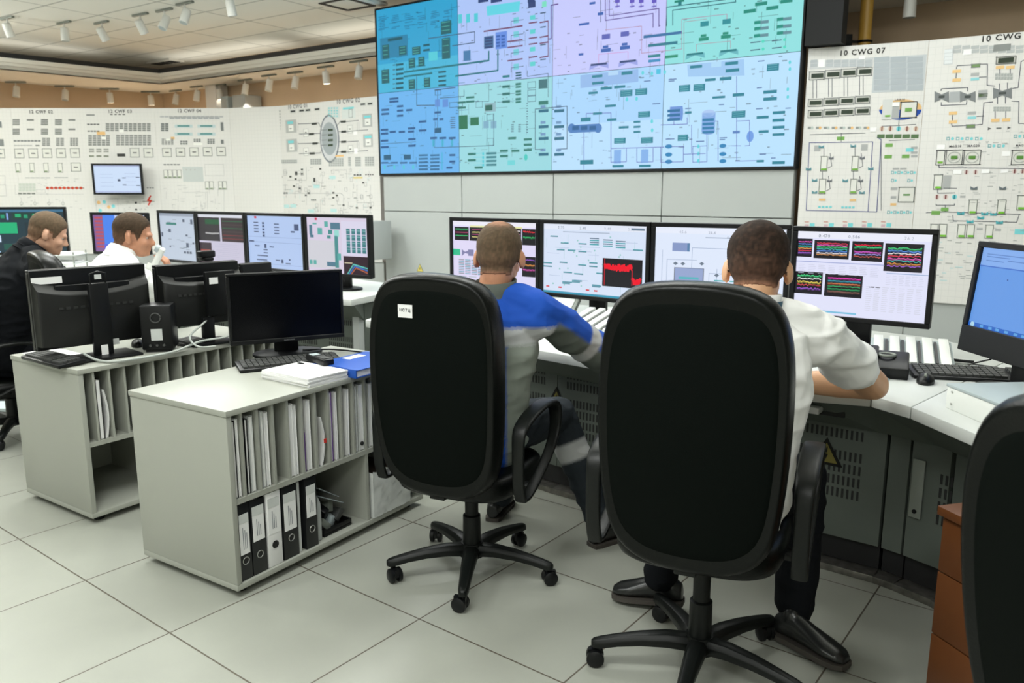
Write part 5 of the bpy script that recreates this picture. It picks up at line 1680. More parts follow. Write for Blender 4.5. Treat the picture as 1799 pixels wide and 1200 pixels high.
# drawer pedestal
r = thing('drawer_pedestal', 'brown wooden drawer pedestal with silver bow handles under the right desk', 'pedestal', (1.19, 2.075, 0), math.radians(-74.5))
PW, PD, PH = 0.42, 0.40, 0.60
MB().bb(0, PW, 0.02, PD, 0.02, PH - 0.028).build('carcass', 'wood', r)
MB().bb(-0.01, PW + .01, -0.012, PD + .01, PH - 0.026, PH).build('top', 'wood', r, bevel=0.003)
z = PH - 0.032
for i, h_ in enumerate((0.155, 0.185, 0.185)):
    d = MB().bb(0.002, PW - 0.002, 0.0, 0.018, z - h_, z).build('drawer', 'wood', r, bevel=0.002)
    zc = z - h_ * .48
    MB().tube([(PW / 2 - 0.055, 0, zc), (PW / 2 - 0.05, -0.018, zc + .004), (PW / 2 - 0.02, -0.030, zc - .002), (PW / 2 + 0.02, -0.030, zc - .006), (PW / 2 + 0.05, -0.018, zc - .008), (PW / 2 + 0.055, 0, zc - .008)], 0.005, 8).build('handle', 'chrome', d, smooth=True)
    z -= h_ + 0.004
for x in (0.05, PW - .05):
    for y in (0.06, PD - .06):
        MB().cyl((x, y, 0), (x, y, 0.022), 0.02, 12).build('foot', 'black_plastic', r)

# papers on the left console
r = thing('paper_tray', 'grey stacked paper tray between the man in black and the phoning man', 'tray', (-3.72, 6.55, 0.78), 0.1)
for q in range(3):
    MB().box((0, 0, 0.03 + q * .07), (0.36, 0.26, 0.008)).build('shelf', 'paper_grey', r)
    MB().box((0, 0, 0.04 + q * .07), (0.31, 0.22, 0.014)).build('paper_stack', 'paper', r)
for sx in (-1, 1):
    for sy in (-1, 1):
        MB().cyl((sx * .17, sy * .12, 0), (sx * .17, sy * .12, 0.2), 0.005).build('post', 'grey_plastic', r)
r = thing('document_stack', 'white papers lying on the back left console beside the phoning man', 'papers', (-2.25, 5.75, 0.78), 0.4)
for q in range(4):
    MB().box((q * .16 - .24, (q % 2) * .05, 0.004 + q * .003), (0.30, 0.21, 0.005), rz=q * .4).build('sheet', 'paper', r)
# pale boxes at the left end of the cladding
o = MB().bb(-0.30, 0, -0.02, 0.28, 1.00, 1.42).build('wall_box', 'panel_white', bevel=0.006)
o.location = (-1.50, 8.72, 0); o.rotation_euler = (0, 0, rzw)
o.location.z = -0.28
tag(o, 'pale boxed unit on the end of the mimic wall, right of the lit monitors', 'box')

for (x, y, a_, lab) in ((1.02, 2.93, 0.3, 'white papers on the console under the short-sleeved man\'s forearm'), (0.66, 3.42, -0.5, 'white papers on the console right of the blue-jacketed man\'s sleeve')):
    r = thing('document', lab, 'papers', (x, y, 0.7505), a_)
    MB().box((0, 0, 0.001), (0.21, 0.297, 0.002)).build('sheet', 'paper', r)
    MB().box((0.05, 0.02, 0.003), (0.21, 0.297, 0.002), rz=.25).build('sheet', 'paper', r)

# ================================================================ LOW SHELF CABINETS
HC, TH_ = 0.705, 0.022


def cabinet(label, loc, rz, L_, D_, divs, lower):
    r = thing('shelf_cabinet', label, 'cabinet', (*loc, 0), rz, 'low grey shelf cabinets')
    z0 = 0.03
    MB().bb(-0.004, L_ + .004, -0.004, D_ + .004, HC - TH_, HC).build('top', ['laminate'], r, bevel=0.0025)
    MB().bb(0, L_, 0, D_, z0, z0 + TH_).build('bottom', 'laminate', r, bevel=0.0015)
    for x in (0, L_ - TH_):
        MB().bb(x, x + TH_, 0, D_, z0 + TH_, HC - TH_).build('side_panel', 'laminate', r, bevel=0.0015)
    MB().bb(TH_, L_ - TH_, 0.004, D_ - 0.01, 0.352, 0.372).build('shelf', 'laminate', r)
    MB().bb(TH_, L_ - TH_, D_ - 0.008, D_, z0 + TH_, HC - TH_).build('back_panel', 'laminate', r)
    x = 0.062
    while x < L_ - 0.05:
        MB().bb(x, x + 0.010, 0.006, D_ - 0.012, 0.372, HC - TH_).build('divider', 'laminate', r)
        x += 0.0704
    for x, t_ in lower:
        MB().bb(x, x + t_, 0.006, D_ - 0.012, z0 + TH_, 0.352).build('divider', 'laminate', r)
    for x in (0.06, L_ - 0.06):
        for y in (0.06, D_ - 0.06):
            MB().cyl((x, y, 0.0), (x, y, z0), 0.022, 12).build('foot', 'black_plastic', r)
    return r


C2, A2 = (-0.991, 2.665), math.radians(57.5)
C1, A1 = (-1.854, 3.319), math.radians(56)
cab2 = cabinet('low grey shelf cabinet in the foreground filled with folders and ring binders', C2, A2, 1.065, 0.565, 0, [(0.69, 0.016)])
cab1 = cabinet('low grey shelf cabinet behind and left, with mostly empty slots and black monitors on top', C1, A1, 1.06, 0.585, 0, [(0.42, 0.016)])


def loc_on(C, A, x, y, z):
    return (C[0] + x * math.cos(A) - y * math.sin(A), C[1] + x * math.sin(A) + y * math.cos(A), z)


def binder(x, w_, m, label, h=0.293, C=C2, A=A2, yy=0.012, z=0.053, pocket=(0.15, 0.24), lean=0.0, ringz=0.075):
    r = thing('ring_binder', label, 'binder', loc_on(C, A, x, yy, z), A, 'ring binders in the lower shelf')
    r.rotation_euler = (0, lean, A)
    MB().bb(0, 0.003, 0, 0.27, 0, h).build('cover', m, r)
    MB().bb(w_ - .003, w_, 0, 0.27, 0, h).build('cover', m, r)
    MB().bb(0, w_, -0.001, 0.003, 0, h).build('spine', m, r, bevel=0.001)
    MB().bb(0.004, w_ - .004, 0.006, 0.26, 0.004, h - .01).build('pages', 'paper', r)
    MB().bb(0.007, w_ - 0.007, -0.0025, -0.0005, pocket[0] - 0.02, pocket[1] + .03).build('label_card', 'paper', r)
    MB().bb(0.007, w_ - 0.007, -0.0032, -0.0006, pocket[1] - .005, pocket[1] + .03).build('label_head', 'paper_grey', r)
    cv = Canvas(lambda a, b: (a, b), (0, -0.0026, 0), (1, 0, 0), (0, 0, 1), (0, -1, 0), 0.0006)
    for q in range(3):
        cv.poly([(w_ * .36 + q * .008, pocket[0]), (w_ * .36 + q * .008 + .003, pocket[0]), (w_ * .36 + q * .008 + .003, pocket[1] - .02 - q * .012), (w_ * .36 + q * .008, pocket[1] - .02 - q * .012)], (130, 134, 140), 1)
    cv.build('label_print', 'print', r)
    MB().tube([(w_ / 2 + 0.0135 * math.cos(a_), -0.003, ringz + 0.0135 * math.sin(a_)) for a_ in [2 * PI * q / 20 for q in range(21)]], 0.0018, 6).build('finger_ring', 'chrome' if m != 'paper' else 'black_plastic', r, smooth=True)
    MB().cyl((w_ / 2, -0.0005, ringz), (w_ / 2, -0.0022, ringz), 0.0115, 16).build('finger_hole', 'vent_dark', r)
    return r


binder(0.024, 0.056, 'binder_black', 'black ring binder in the lower shelf, leftmost against the cabinet side', pocket=(0.12, 0.225))
binder(0.084, 0.066, 'binder_black', 'black ring binder with a square grey-headed label, second from left', pocket=(0.15, 0.235), h=0.289)
binder(0.156, 0.068, 'paper', 'white ring binder between the black ones in the lower shelf', pocket=(0.15, 0.24), ringz=0.085)
binder(0.232, 0.074, 'binder_black', 'black ring binder right of the white one, label printed upright', pocket=(0.135, 0.235), h=0.291, ringz=0.082)
binder(0.346, 0.062, 'binder_black', 'black ring binder standing alone right of the thin board', pocket=(0.15, 0.23), h=0.291, ringz=0.078)
o = MB().bb(0, 0.012, 0, 0.24, 0, 0.288).build('divider_board', 'paper_grey')
o.location = loc_on(C2, A2, 0.316, 0.02, 0.053); o.rotation_euler = (0, 0, A2)
tag(o, 'thin grey board standing between the fourth and fifth binder', 'board')
# rounded file holder and letter tray with oddments
mb = MB()
pts = [(0, 0), (0.24, 0), (0.24, 0.20)] + [(0.06 + 0.06 * math.cos(a_), 0.14 + 0.06 * math.sin(a_)) for a_ in [PI / 2 + PI / 2 * q / 8 for q in range(9)]]
mb.rings([[Vector((x, y, z)) for y, z in pts] for x in (0, 0.028)])
o = mb.build('file_holder', 'panel_white', bevel=0.004)
o.location = loc_on(C2, A2, 0.420, 0.03, 0.053); o.rotation_euler = (0, 0, A2)
tag(o, 'pale rounded file holder beside the lone black binder', 'holder')
r = thing('supply_tray', 'black tray heaped with clear and grey oddments in the lower shelf', 'tray', loc_on(C2, A2, 0.463, 0.035, 0.053), A2)
MB().bb(0, 0.16, 0, 0.24, 0, 0.012).bb(0, 0.004, 0, 0.24, .012, 0.03).bb(0.156, 0.16, 0, 0.24, .012, 0.03).bb(0, 0.16, 0, 0.004, .012, 0.03).build('tray_base', 'black_plastic', r, bevel=0.002)
for (x, y, z, s_, m) in ((.04, .05, .035, .03, 'grey_plastic'), (.09, .06, .03, .026, 'strip_grey'), (.12, .05, .05, .028, 'key_grey'), (.06, .07, .075, .03, 'black_plastic'), (.10, .09, .08, .03, 'grey_plastic')):
    MB().box((x, y, z), (s_ * 1.6, s_ * 2, s_), R=Matrix.Rotation(x * 20, 3, 'Y') @ Matrix.Rotation(y * 30, 3, 'Z')).build('oddment', m, r, bevel=0.005)
MB().box((.075, .10, .135), (.14, .16, .004), R=Matrix.Rotation(math.radians(28), 3, 'Y')).box((.07, .11, .165), (.13, .15, .004), R=Matrix.Rotation(math.radians(33), 3, 'Y')).build('clear_lid', 'clear_tray', r)
# crumpled paper-wrapped box
r = thing('paper_box', 'crumpled grey paper-wrapped box at the right end of the lower shelf', 'box', loc_on(C2, A2, 0.722, -0.004, 0.053), A2)
mb = MB()
nx, nz = 16, 14
def crum(x, z, k_):
    return 0.007 * noise.noise(Vector((x * 14, z * 14, k_))) + 0.004 * noise.noise(Vector((x * 40, z * 40, k_)))
rows_ = []
for j in range(nz + 1):
    rows_.append([Vector((0.245 * i / nx, crum(i / nx, j / nz, 3.), 0.212 * j / nz + (0.010 * noise.noise(Vector((i * .4, 0, 9.))) if j == nz else 0))) for i in range(nx + 1)])
mb.rings(rows_, close=False, caps=False)
rows2 = [[Vector((p.x, 0.30 + crum(p.x, p.z, 7.), p.z)) for p in rw] for rw in rows_]
mb.rings(rows2, close=False, caps=False)
for x in (0, 0.245):
    mb.add([(x, 0, 0), (x, .3, 0), (x, .3, .205), (x, 0, .205)], [(0, 1, 2, 3)])
mb.build('wrapping', 'paper_grey', r, smooth='auto')
MB().bb(0.01, 0.235, 0.02, 0.28, 0.004, 0.17).build('contents', 'card_brown', r)
MB().bb(0.0, 0.245, 0.32, 0.33, 0.004, 0.29).build('cardboard_flap', 'card_brown', r)


# upper slots: files standing in the compartments
def file_in(x, w_, h, m, label, C=C2, A=A2, lean=0.0, y=0.012, depth=0.25, name='document_folder', cat='folder', grp='folders in the upper slots', curve=0.0):
    r = thing(name, label, cat, loc_on(C, A, x, y, 0.3735), A, grp)
    r.rotation_euler = (0, lean, A)
    mb = MB()
    for s_ in (0, w_ - 0.0016):
        rs = []
        for q in range(9):
            z = h * q / 8
            dx = curve * math.sin(PI * q / 8)
            rs.append([Vector((s_ + dx, 0, z)), Vector((s_ + dx + 0.0016, 0, z)), Vector((s_ + dx + 0.0016, depth, z)), Vector((s_ + dx, depth, z))])
        mb.rings(rs)
    mb.build('cover', m, r)
    if w_ > 0.006:
        mb = MB()
        rs = []
        for q in range(9):
            z = (h - .006) * q / 8 + .002
            dx = curve * math.sin(PI * q / 8)
            rs.append([Vector((0.002 + dx, 0.003, z)), Vector((w_ - 0.002 + dx, 0.003, z)), Vector((w_ - 0.002 + dx, depth - .004, z)), Vector((0.002 + dx, depth - .004, z))])
        mb.rings(rs)
        mb.build('pages', 'paper', r)
    return r


def slot(k_):                      # left inner side of slot k
    return 0.024 if k_ == 0 else 0.073 + (k_ - 1) * 0.0704

file_in(slot(0) + .003, .014, .285, 'binder_black', 'thin black folder in the first upper slot of the front cabinet')
file_in(slot(0) + .020, .010, .290, 'paper', 'thin white folder beside the black one in the first slot')
file_in(slot(1) + .010, .012, .280, 'binder_black', 'black-edged white folder in the second slot')
file_in(slot(1) + .030, .016, .286, 'paper_grey', 'grey folder in the second upper slot')
file_in(slot(2) + .012, .010, .292, 'paper_grey', 'thin grey folder in the third upper slot')
file_in(slot(2) + .030, .014, .284, 'paper', 'white folder in the third upper slot')
file_in(slot(4) + .004, .020, .288, 'paper', 'white folder in the fifth slot, left of the pair')
file_in(slot(4) + .028, .012, .280, 'paper', 'thinner white folder in the fifth slot, right of the pair')
file_in(slot(5) + .006, .003, .16, 'purple', 'short purple folder low in the sixth upper slot')
file_in(slot(5) + .022, .018, .284, 'paper', 'white folder right of the short purple one')
file_in(slot(6) + .020, .006, .20, 'paper', 'curled white papers with a red mark in the seventh slot', curve=.018)
o = MB().box((slot(6) + .0385, 0.006, .4735 - .0), (.012, .004, .018)).build('red_mark', 'red')
o.parent = None
o.location = (C2[0], C2[1], 0); o.rotation_euler = (0, 0, A2)
for ch in [c for c in COL.objects if c.get('label') == 'curled white papers with a red mark in the seventh slot']:
    o.parent = ch
    o.location = (-slot(6) - .020, -0.012, -0.3735); o.rotation_euler = (0, 0, 0)
file_in(slot(7) + .004, .012, .290, 'purple', 'tall purple folder in the eighth upper slot')
file_in(slot(7) + .034, .010, .285, 'paper', 'white folder at the right of the tall purple one')
file_in(slot(8) + .024, .014, .282, 'paper', 'white spiral-bound booklet leaning in the ninth slot', lean=.02)
file_in(slot(9) + .010, .008, .284, 'paper_grey', 'thin grey folder in the tenth upper slot')
r = file_in(slot(9) + .030, .026, .288, 'paper_grey', 'grey lever binder with a black ring hole in the tenth slot')
MB().cyl((0.013, 0.002, 0.03), (0.013, -0.002, 0.03), 0.009, 14).build('finger_hole', 'vent_dark', r)
file_in(slot(10) + .02, .02, .28, 'paper_grey', 'grey folder in the slot beside the front chair back')
# rear cabinet: dark file and curled papers in its second slot
file_in(slot(1) + .004, .020, .27, 'binder_black', 'black folder in the second slot of the rear cabinet', C=C1, A=A1, grp='papers in the rear cabinet')
file_in(slot(1) + .030, .008, .22, 'paper', 'curled white papers in the second slot of the rear cabinet', C=C1, A=A1, grp='papers in the rear cabinet', curve=.014)


# ---------------------------------------------------------------- on the front cabinet
ZT = HC
mo = monitor((-1.262, 3.50), (-0.795, 3.74), ZT + 0.075, 0.315, None, 'switched-off black monitor on the front cabinet', None, ZT, 0.012, off=True, brand='plain', chin=0.008)
keyboard((-0.975, 3.415, ZT), math.radians(28), 'black keyboard on the front cabinet below the switched-off monitor', 0.44, 0.14)
r = thing('document_stack', 'stack of white printed papers on the front cabinet', 'papers', (-0.845, 3.165, ZT), math.radians(-35))
for q in range(6):
    MB().box((0.002 * math.sin(q * 3), 0.002 * math.cos(q * 5), 0.0035 + q * 0.0058), (0.285, 0.205, 0.0052), rz=0.02 * math.sin(q * 2.3)).build('sheets', 'paper', r)
MB().box((-.11, 0.075, 0.0365), (0.03, 0.014, 0.002)).build('clip', 'black_plastic', r)
r = thing('hole_punch', 'long black cordless handset lying on the papers of the front cabinet', 'handset', (-0.815, 3.305, ZT + 0.036), math.radians(-50))
r.name = 'cordless_handset'
MB().box((0, 0, 0.014), (0.17, 0.05, 0.026)).build('body', 'black_plastic', r, bevel=0.006)
MB().box((0.035, 0, 0.028), (0.07, 0.034, 0.003)).build('keypad', 'key_grey', r)
MB().box((-0.045, 0, 0.028), (0.04, 0.034, 0.003)).build('display', 'strip_grey', r)
r = thing('blue_folder', 'thick bright blue folder on the front cabinet beside the chair', 'folder', (-0.650, 3.36, ZT), math.radians(57))
MB().bb(-0.16, 0.16, -0.125, 0.125, 0.0, 0.003).build('back_cover', 'blue_folder', r)
mb = MB()
rs = []
for q in range(13):
    y = -0.125 + 0.25 * q / 12
    z = 0.030 + 0.006 * math.sin(q / 12 * PI)
    rs.append([Vector((-0.16, y, z)), Vector((0.16, y, z)), Vector((0.16, y, z + .003)), Vector((-0.16, y, z + .003))])
mb.rings(rs)
mb.build('front_cover', 'blue_folder', r, smooth='auto')
MB().bb(-0.162, -0.158, -0.125, 0.125, 0.0, 0.036).build('spine', 'blue_folder', r, bevel=.001)
MB().bb(-0.15, 0.15, -0.119, 0.115, 0.004, 0.029).build('pages', 'paper', r)
MB().box((0.02, 0.06, 0.0385), (0.10, 0.045, 0.002)).build('label_card', 'paper', r)
cable([(-0.98, 3.66, ZT + .02), (-0.85, 3.72, ZT + .01), (-0.70, 3.66, ZT + .008), (-0.60, 3.56, ZT + .008), (-0.62, 3.50, ZT + .04)], 0.004, 'black_plastic', 'cable', 'black coiled cable behind the blue folder')


# ---------------------------------------------------------------- on the rear cabinet: monitors seen from behind
def back_monitor(pr_, pl_, z0, h, label, neck=True, bulge=0.03, stand_off=0.12):
    """screen looks away from the camera; pr_ / pl_ = ends as seen from the camera, right then left"""
    r = monitor(pr_, pl_, z0, h, None, label, 'monitors turned away on the rear cabinet', ZT, 0.014, off=True, stand=False)
    w_ = (Vector(pr_) - Vector(pl_)).length
    Z0 = z0 - ZT
    rs = []
    for s_, y, tz in ((1, 0.049, 0.0), (0.985, 0.058, -.015), (0.965, 0.060 + bulge, -.10), (0.94, 0.064 + bulge, -.125)):
        top_ = [(x, .86 + tz - .09 * (1 - abs(x) ** 2.2)) for x in [1 - 2 * k_ / 24 for k_ in range(25)]]
        rs.append([(x * s_ * w_ * .492, y, Z0 + h * z) for x, z in top_ + [(-1, .06 + .02 * (1 - s_)), (-.5, .03), (0, .03), (.5, .03), (1, .06)]])
    MB().rings(rs).build('rear_shell', 'grey_dark_plastic', r, smooth='auto')
    mb = MB()
    for q in range(11):
        mb.box((-w_ * .3 + q * w_ * .06, 0.0655 + bulge, Z0 + h * .52), (w_ * .035, 0.004, 0.012))
    mb.build('vent', 'vent_dark', r)
    if neck:
        MB().box((0, stand_off, (Z0 + h * .8) / 2 + .004), (0.085, 0.028, Z0 + h * .8)).build('stand_neck', 'black_plastic', r, bevel=0.006)
        MB().box((0, (stand_off + .08) / 2, Z0 + h * .55), (0.07, stand_off - .06, 0.07)).build('hinge', 'black_plastic', r, bevel=0.004)
        MB().tube([(-.033, stand_off + .008, Z0 + h * .78), (-.033, stand_off + .01, Z0 + h * .93), (0, stand_off + .01, Z0 + h * .955), (.033, stand_off + .01, Z0 + h * .93), (.033, stand_off + .008, Z0 + h * .78)], 0.004, 8).build('carry_loop', 'black_plastic', r, smooth=True)
        MB().box((0, stand_off + .0, 0.006), (0.28, 0.19, 0.012)).build('stand_base', 'black_plastic', r, bevel=0.004)
    return r

mat('grey_dark_plastic', (0.0055, 0.006, 0.0055), 0.40, spec=0.4)
bm1 = back_monitor((-1.80, 3.87), (-2.14, 3.49), ZT + 0.05, 0.36, 'widest monitor seen from behind on the rear cabinet, white label at top left')
MB().box((0.185, 0.0525, 0.05 + 0.312), (0.125, 0.002, 0.030)).build('label_card', 'paper', bm1)
MB().box((-0.03, 0.0525, 0.05 + 0.312), (0.030, 0.002, 0.022)).build('label_card', 'paper_grey', bm1)
MB().box((-0.06, 0.100, 0.06), (0.04, 0.002, 0.028)).build('label_card', 'paper_grey', bm1)
MB().box((0.0, 0.1355, 0.035), (0.03, 0.002, 0.045)).build('neck_label', 'paper', bm1)
bm2 = back_monitor((-1.45, 4.16), (-1.74, 3.84), ZT + 0.09, 0.31, 'middle monitor seen from behind, carrying a small black computer with stickers', neck=False)
MB().box((-0.07, 0.115, 0.09 + 0.16), (0.155, 0.03, 0.22)).build('mini_computer', 'black_plastic', bm2, bevel=0.004)
MB().box((-0.03, 0.131, 0.09 + 0.225), (0.045, 0.002, 0.032)).build('label_card', 'paper', bm2)
MB().box((-0.125, 0.131, 0.09 + 0.235), (0.018, 0.002, 0.035)).build('label_card', 'strip_grey', bm2)
MB().box((0, 0.10, 0.07), (0.06, 0.03, 0.13)).build('stand_neck', 'black_plastic', bm2, bevel=0.005)
MB().box((0, 0.09, 0.007), (0.22, 0.17, 0.012)).build('stand_base', 'black_plastic', bm2, bevel=0.004)
bm3 = back_monitor((-1.32, 4.30), (-1.44, 4.16), ZT + 0.09, 0.29, 'narrow end of a monitor seen behind the middle one', neck=False)
MB().box((0, 0.10, 0.08), (0.06, 0.03, 0.16)).build('stand_neck', 'black_plastic', bm3, bevel=0.005)
MB().box((0, 0.07, 0.006), (0.13, 0.12, 0.012)).build('stand_base', 'black_plastic', bm3, bevel=0.004)
r = thing('webcam', 'black webcam clipped on top of the middle turned-away monitor', 'camera', (-1.555, 4.06, ZT + 0.402), A1)
MB().box((0, 0, 0.035), (0.09, 0.04, 0.035)).build('housing', 'black_plastic', r, bevel=0.008)
MB().box((0, 0, 0.010), (0.05, 0.06, 0.016)).build('clip', 'black_plastic', r, bevel=0.004)

r = thing('loudspeaker', 'small black desktop loudspeaker standing on the rear cabinet', 'loudspeaker', (-1.675, 3.70, ZT), math.radians(12))
MB().bb(-0.07, 0.07, -0.002, 0.13, 0.012, 0.225).build('housing', 'black_plastic', r, bevel=0.008)
MB().bb(-0.055, 0.055, 0.01, 0.12, 0.0, 0.012).build('foot', 'black_matte', r)
MB().tube([(0.022 * math.cos(a_), -0.004, 0.165 + 0.022 * math.sin(a_)) for a_ in [2 * PI * q / 24 for q in range(25)]], 0.004, 6).build('port_ring', 'key_grey', r, smooth=True)
MB().box((0.0, -0.003, 0.085), (0.05, 0.002, 0.055)).build('label_card', 'paper_grey', r)
for x in (-.03, 0, .03):
    MB().cyl((x, -0.002, 0.035), (x, -0.012, 0.035), 0.006, 10).build('jack', 'key_grey', r)
keyboard((-2.05, 3.485, ZT), math.radians(-36), 'black keyboard at the left end of the rear cabinet', 0.36, 0.12)
keyboard((-1.60, 3.90, ZT), math.radians(-40), 'black keyboard behind the small loudspeaker', 0.16, 0.12, rows=5, cols=7)
o = MB().box((0, 0, 0.002), (0.30, 0.16, 0.004)).build('paper_sheet', 'paper')
o.location = (-2.13, 3.64, ZT); o.rotation_euler = (0, 0, math.radians(-36))
tag(o, 'white sheets at the far left of the rear cabinet top', 'paper')
mouse((-1.845, 3.86, ZT), 0.4, 'black mouse on the rear cabinet just right of the monitor neck')
cable([(-1.93, 3.52, ZT + .03), (-1.84, 3.47, ZT + .01), (-1.74, 3.47, ZT + .008), (-1.60, 3.66, ZT + .008), (-1.52, 3.82, ZT + .03), (-1.44, 3.95, ZT + .03), (-1.40, 4.1, ZT + .05)], 0.006, 'cable_grey', 'cable', 'thick grey cable looping along the edge of the rear cabinet')
cable([(-1.50, 3.98, ZT + .18), (-1.52, 3.92, ZT + .12), (-1.56, 3.80, ZT + .06), (-1.50, 3.74, ZT + .02), (-1.44, 3.80, ZT + .01)], 0.005, 'cable_grey', 'cable', 'grey cable hanging from the mini computer')
r = thing('video_cable', 'video cable with a blue plug and white collar hanging on the rear cabinet', 'cable', (-1.385, 4.03, ZT + 0.10), 0.3)
MB().box((0, 0, 0.05), (0.035, 0.02, 0.03)).build('plug', 'vga_blue', r, bevel=0.003)
MB().cyl((0, 0, 0.0), (0, 0, 0.034), 0.011, 12).build('collar', 'paper', r, smooth='auto')
MB().tube([(0, 0, 0.0), (0.01, -.01, -.04), (0.0, -.05, -.085), (-.06, -.10, -.092)], 0.005, 8).build('cord', 'black_plastic', r, smooth=True)

# ================================================================ OFFICE CHAIRS
def outline(z0, z1, hw):
    """half-width profile of the back, as closed loop (x, z)"""
    prof = [(0.0, 0.0), (0.006, .36), (0.025, .58), (0.065, .76), (0.13, .88), (0.25, .95), (0.42, .99), (0.60, 1.0), (0.72, .99), (0.82, .955), (0.89, .89), (0.94, .79), (0.975, .63), (0.993, .38), (1.0, 0.0)]
    right = [(hw * w_, z0 + (z1 - z0) * t) for t, w_ in prof]
    left = [(-x, z) for x, z in right[-2:0:-1]]
    return right + left


def make_chair(label, loc, rz, group, tagtext=None, base_rot=0.0, dz=0.0, mat_leather='leather', arms=True, lean=0.0):
    r = thing('office_chair', label, 'chair', (*loc, 0), rz, group)
    Z0, Z1, HW = 0.415 + dz, 1.215 + dz, 0.252
    O = outline(Z0, Z1, HW)
    zc = Z0 + (Z1 - Z0) * .52

    def yb(x, z):
        t = (z - Z0) / (Z1 - Z0)
        return -0.262 - (0.045 + lean) * t - 0.03 * math.sin(PI * min(1, t * 1.1)) + 0.55 * x * x

    def ring(s, dy):
        return [Vector((x * s, yb(x * s, zc + (z - zc) * s) + dy, zc + (z - zc) * s)) for x, z in O]
    mb = MB()
    prof = [(0.90, -0.004), (0.925, -0.012), (0.955, -0.014), (0.982, -0.004), (1.0, 0.018), (1.0, 0.045), (0.985, 0.068), (0.95, 0.085), (0.90, 0.095), (0.8, 0.10), (0.6, 0.105), (0.3, 0.11), (0.06, 0.11)]
    mb.rings([ring(s, d) for s, d in prof], caps=True)
    mb.build('backrest', mat_leather, r, smooth=True, sub=1)
    mb = MB()
    prof = [(0.93, 0.004), (0.915, -0.004), (0.90, -0.001), (0.892, 0.004), (0.884, -0.004), (0.86, -0.008), (0.6, -0.010), (0.3, -0.011), (0.05, -0.011)]
    mb.rings([ring(s, d) for s, d in prof], caps=True)
    mb.build('back_panel', 'back_cloth', r, smooth=True, sub=1)
    if tagtext:
        c = Vector((-0.075, yb(-0.075, 1.085 + dz) - 0.0125, 1.085 + dz))
        t = MB().box(c, (0.056, 0.003, 0.044)).build('name_label', 'paper', r)
        cv = Canvas(lambda x, y: (x, y), c + Vector((0, -0.0015, 0)), (1, 0, 0), (0, 0, 1), (0, -1, 0), 0.0008)
        cv.T(tagtext, 0, 0.003, 0.013, (40, 40, 44), 1)
        cv.build('lettering', 'print', t)
    # seat
    mb = MB()
    SO = [(0.24 * (abs(math.cos(a_)) ** .55) * (1 if math.cos(a_) > 0 else -1), 0.0 + 0.24 * (abs(math.sin(a_)) ** .55) * (1 if math.sin(a_) > 0 else -1)) for a_ in [2 * PI * k_ / 32 for k_ in range(32)]]
    rs = [[Vector((x * s, y * s + .0, z + dz)) for x, y in SO] for s, z in ((0.1, .395), (0.9, .395), (0.98, .41), (1.0, .435), (1.0, .465), (0.96, .485), (0.85, .497), (0.5, .50), (0.08, .50))]
    mb.rings(rs)
    mb.build('seat', mat_leather, r, smooth=True, sub=1)
    MB().box((0, 0, 0.380 + dz), (0.14, 0.16, 0.030)).build('seat_mechanism', 'chair_plastic', r, bevel=0.006)
    MB().box((0, -0.16, 0.42 + dz), (0.06, 0.2, 0.02)).build('back_bracket', 'chair_plastic', r, bevel=0.004)
    # arm loops
    for s in ((-1, 1) if arms else ()):
        P = [(-0.17, 0.425), (-0.195, 0.47), (-0.195, 0.60), (-0.195, 0.665), (-0.17, 0.69), (-0.09, 0.715), (0.01, 0.728), (0.09, 0.722), (0.135, 0.695), (0.15, 0.65), (0.14, 0.59), (0.10, 0.54), (0.02, 0.485), (-0.07, 0.44), (-0.13, 0.418)]
        P = [Vector((s * 0.285, y, z + dz)) for y, z in P]
        W_ = [.022, .022, .022, .024, .028, .030, .030, .030, .028, .025, .022, .020, .020, .020, .020]
        mb = MB()
        n = len(P)
        rs = []
        for i, p in enumerate(P):
            t = (P[(i + 1) % n] - P[i - 1]).normalized()
            nrm = Vector((1, 0, 0)).cross(t)
            th = 0.011 if 4 <= i <= 8 else 0.009
            w_ = W_[i]
            rs.append([p + Vector((a_, 0, 0)) * w_ + nrm * b_ * th for a_, b_ in ((-1, -.6), (-.8, -1), (.8, -1), (1, -.6), (1, .6), (.8, 1), (-.8, 1), (-1, .6))])
        rs.append(rs[0])
        mb.rings(rs, caps=False)
        arm = mb.build('armrest', 'chair_plastic', r, smooth=True, sub=1)
        MB().box((s * 0.2, -0.05, 0.432 + dz), (0.16, 0.05, 0.018)).build('armrest_bracket', 'chair_plastic', r, bevel=0.003)
    # column and star base
    b = MB()
    b.tube([(0, 0, 0.075), (0, 0, 0.10), (0, 0, 0.22), (0, 0, 0.232), (0, 0, 0.236)], [0.036, 0.036, 0.034, 0.034, 0.027], 20)
    b.tube([(0, 0, 0.23), (0, 0, 0.37 + dz)], 0.026, 20)
    b.build('gas_column', 'chair_plastic', r, smooth='auto')
    MB().cyl((0, 0, 0.07), (0, 0, 0.122), 0.05, 20, 0.042).build('hub', 'chair_plastic', r, smooth='auto')
    for q in range(5):
        a_ = base_rot + q * 2 * PI / 5
        R = Matrix.Rotation(a_, 4, 'Z')
        mb = MB(); mb.X = R
        rs = []
        for x, zz, w_, h_ in ((0.03, .098, .030, .044), (0.10, .104, .028, .040), (0.18, .100, .024, .034), (0.25, .090, .021, .030), (0.30, .080, .019, .030), (0.322, .076, .015, .026), (0.330, .074, .008, .018)):
            rs.append([(x, w_ * c_, zz + h_ * d_ * .5) for c_, d_ in ((-1, -1), (1, -1), (1, .1), (.62, .9), (0, 1.0), (-.62, .9), (-1, .1))])
        mb.rings(rs)
        leg = mb.build('base_leg', 'chair_plastic', r, smooth='auto', bevel=0.002)
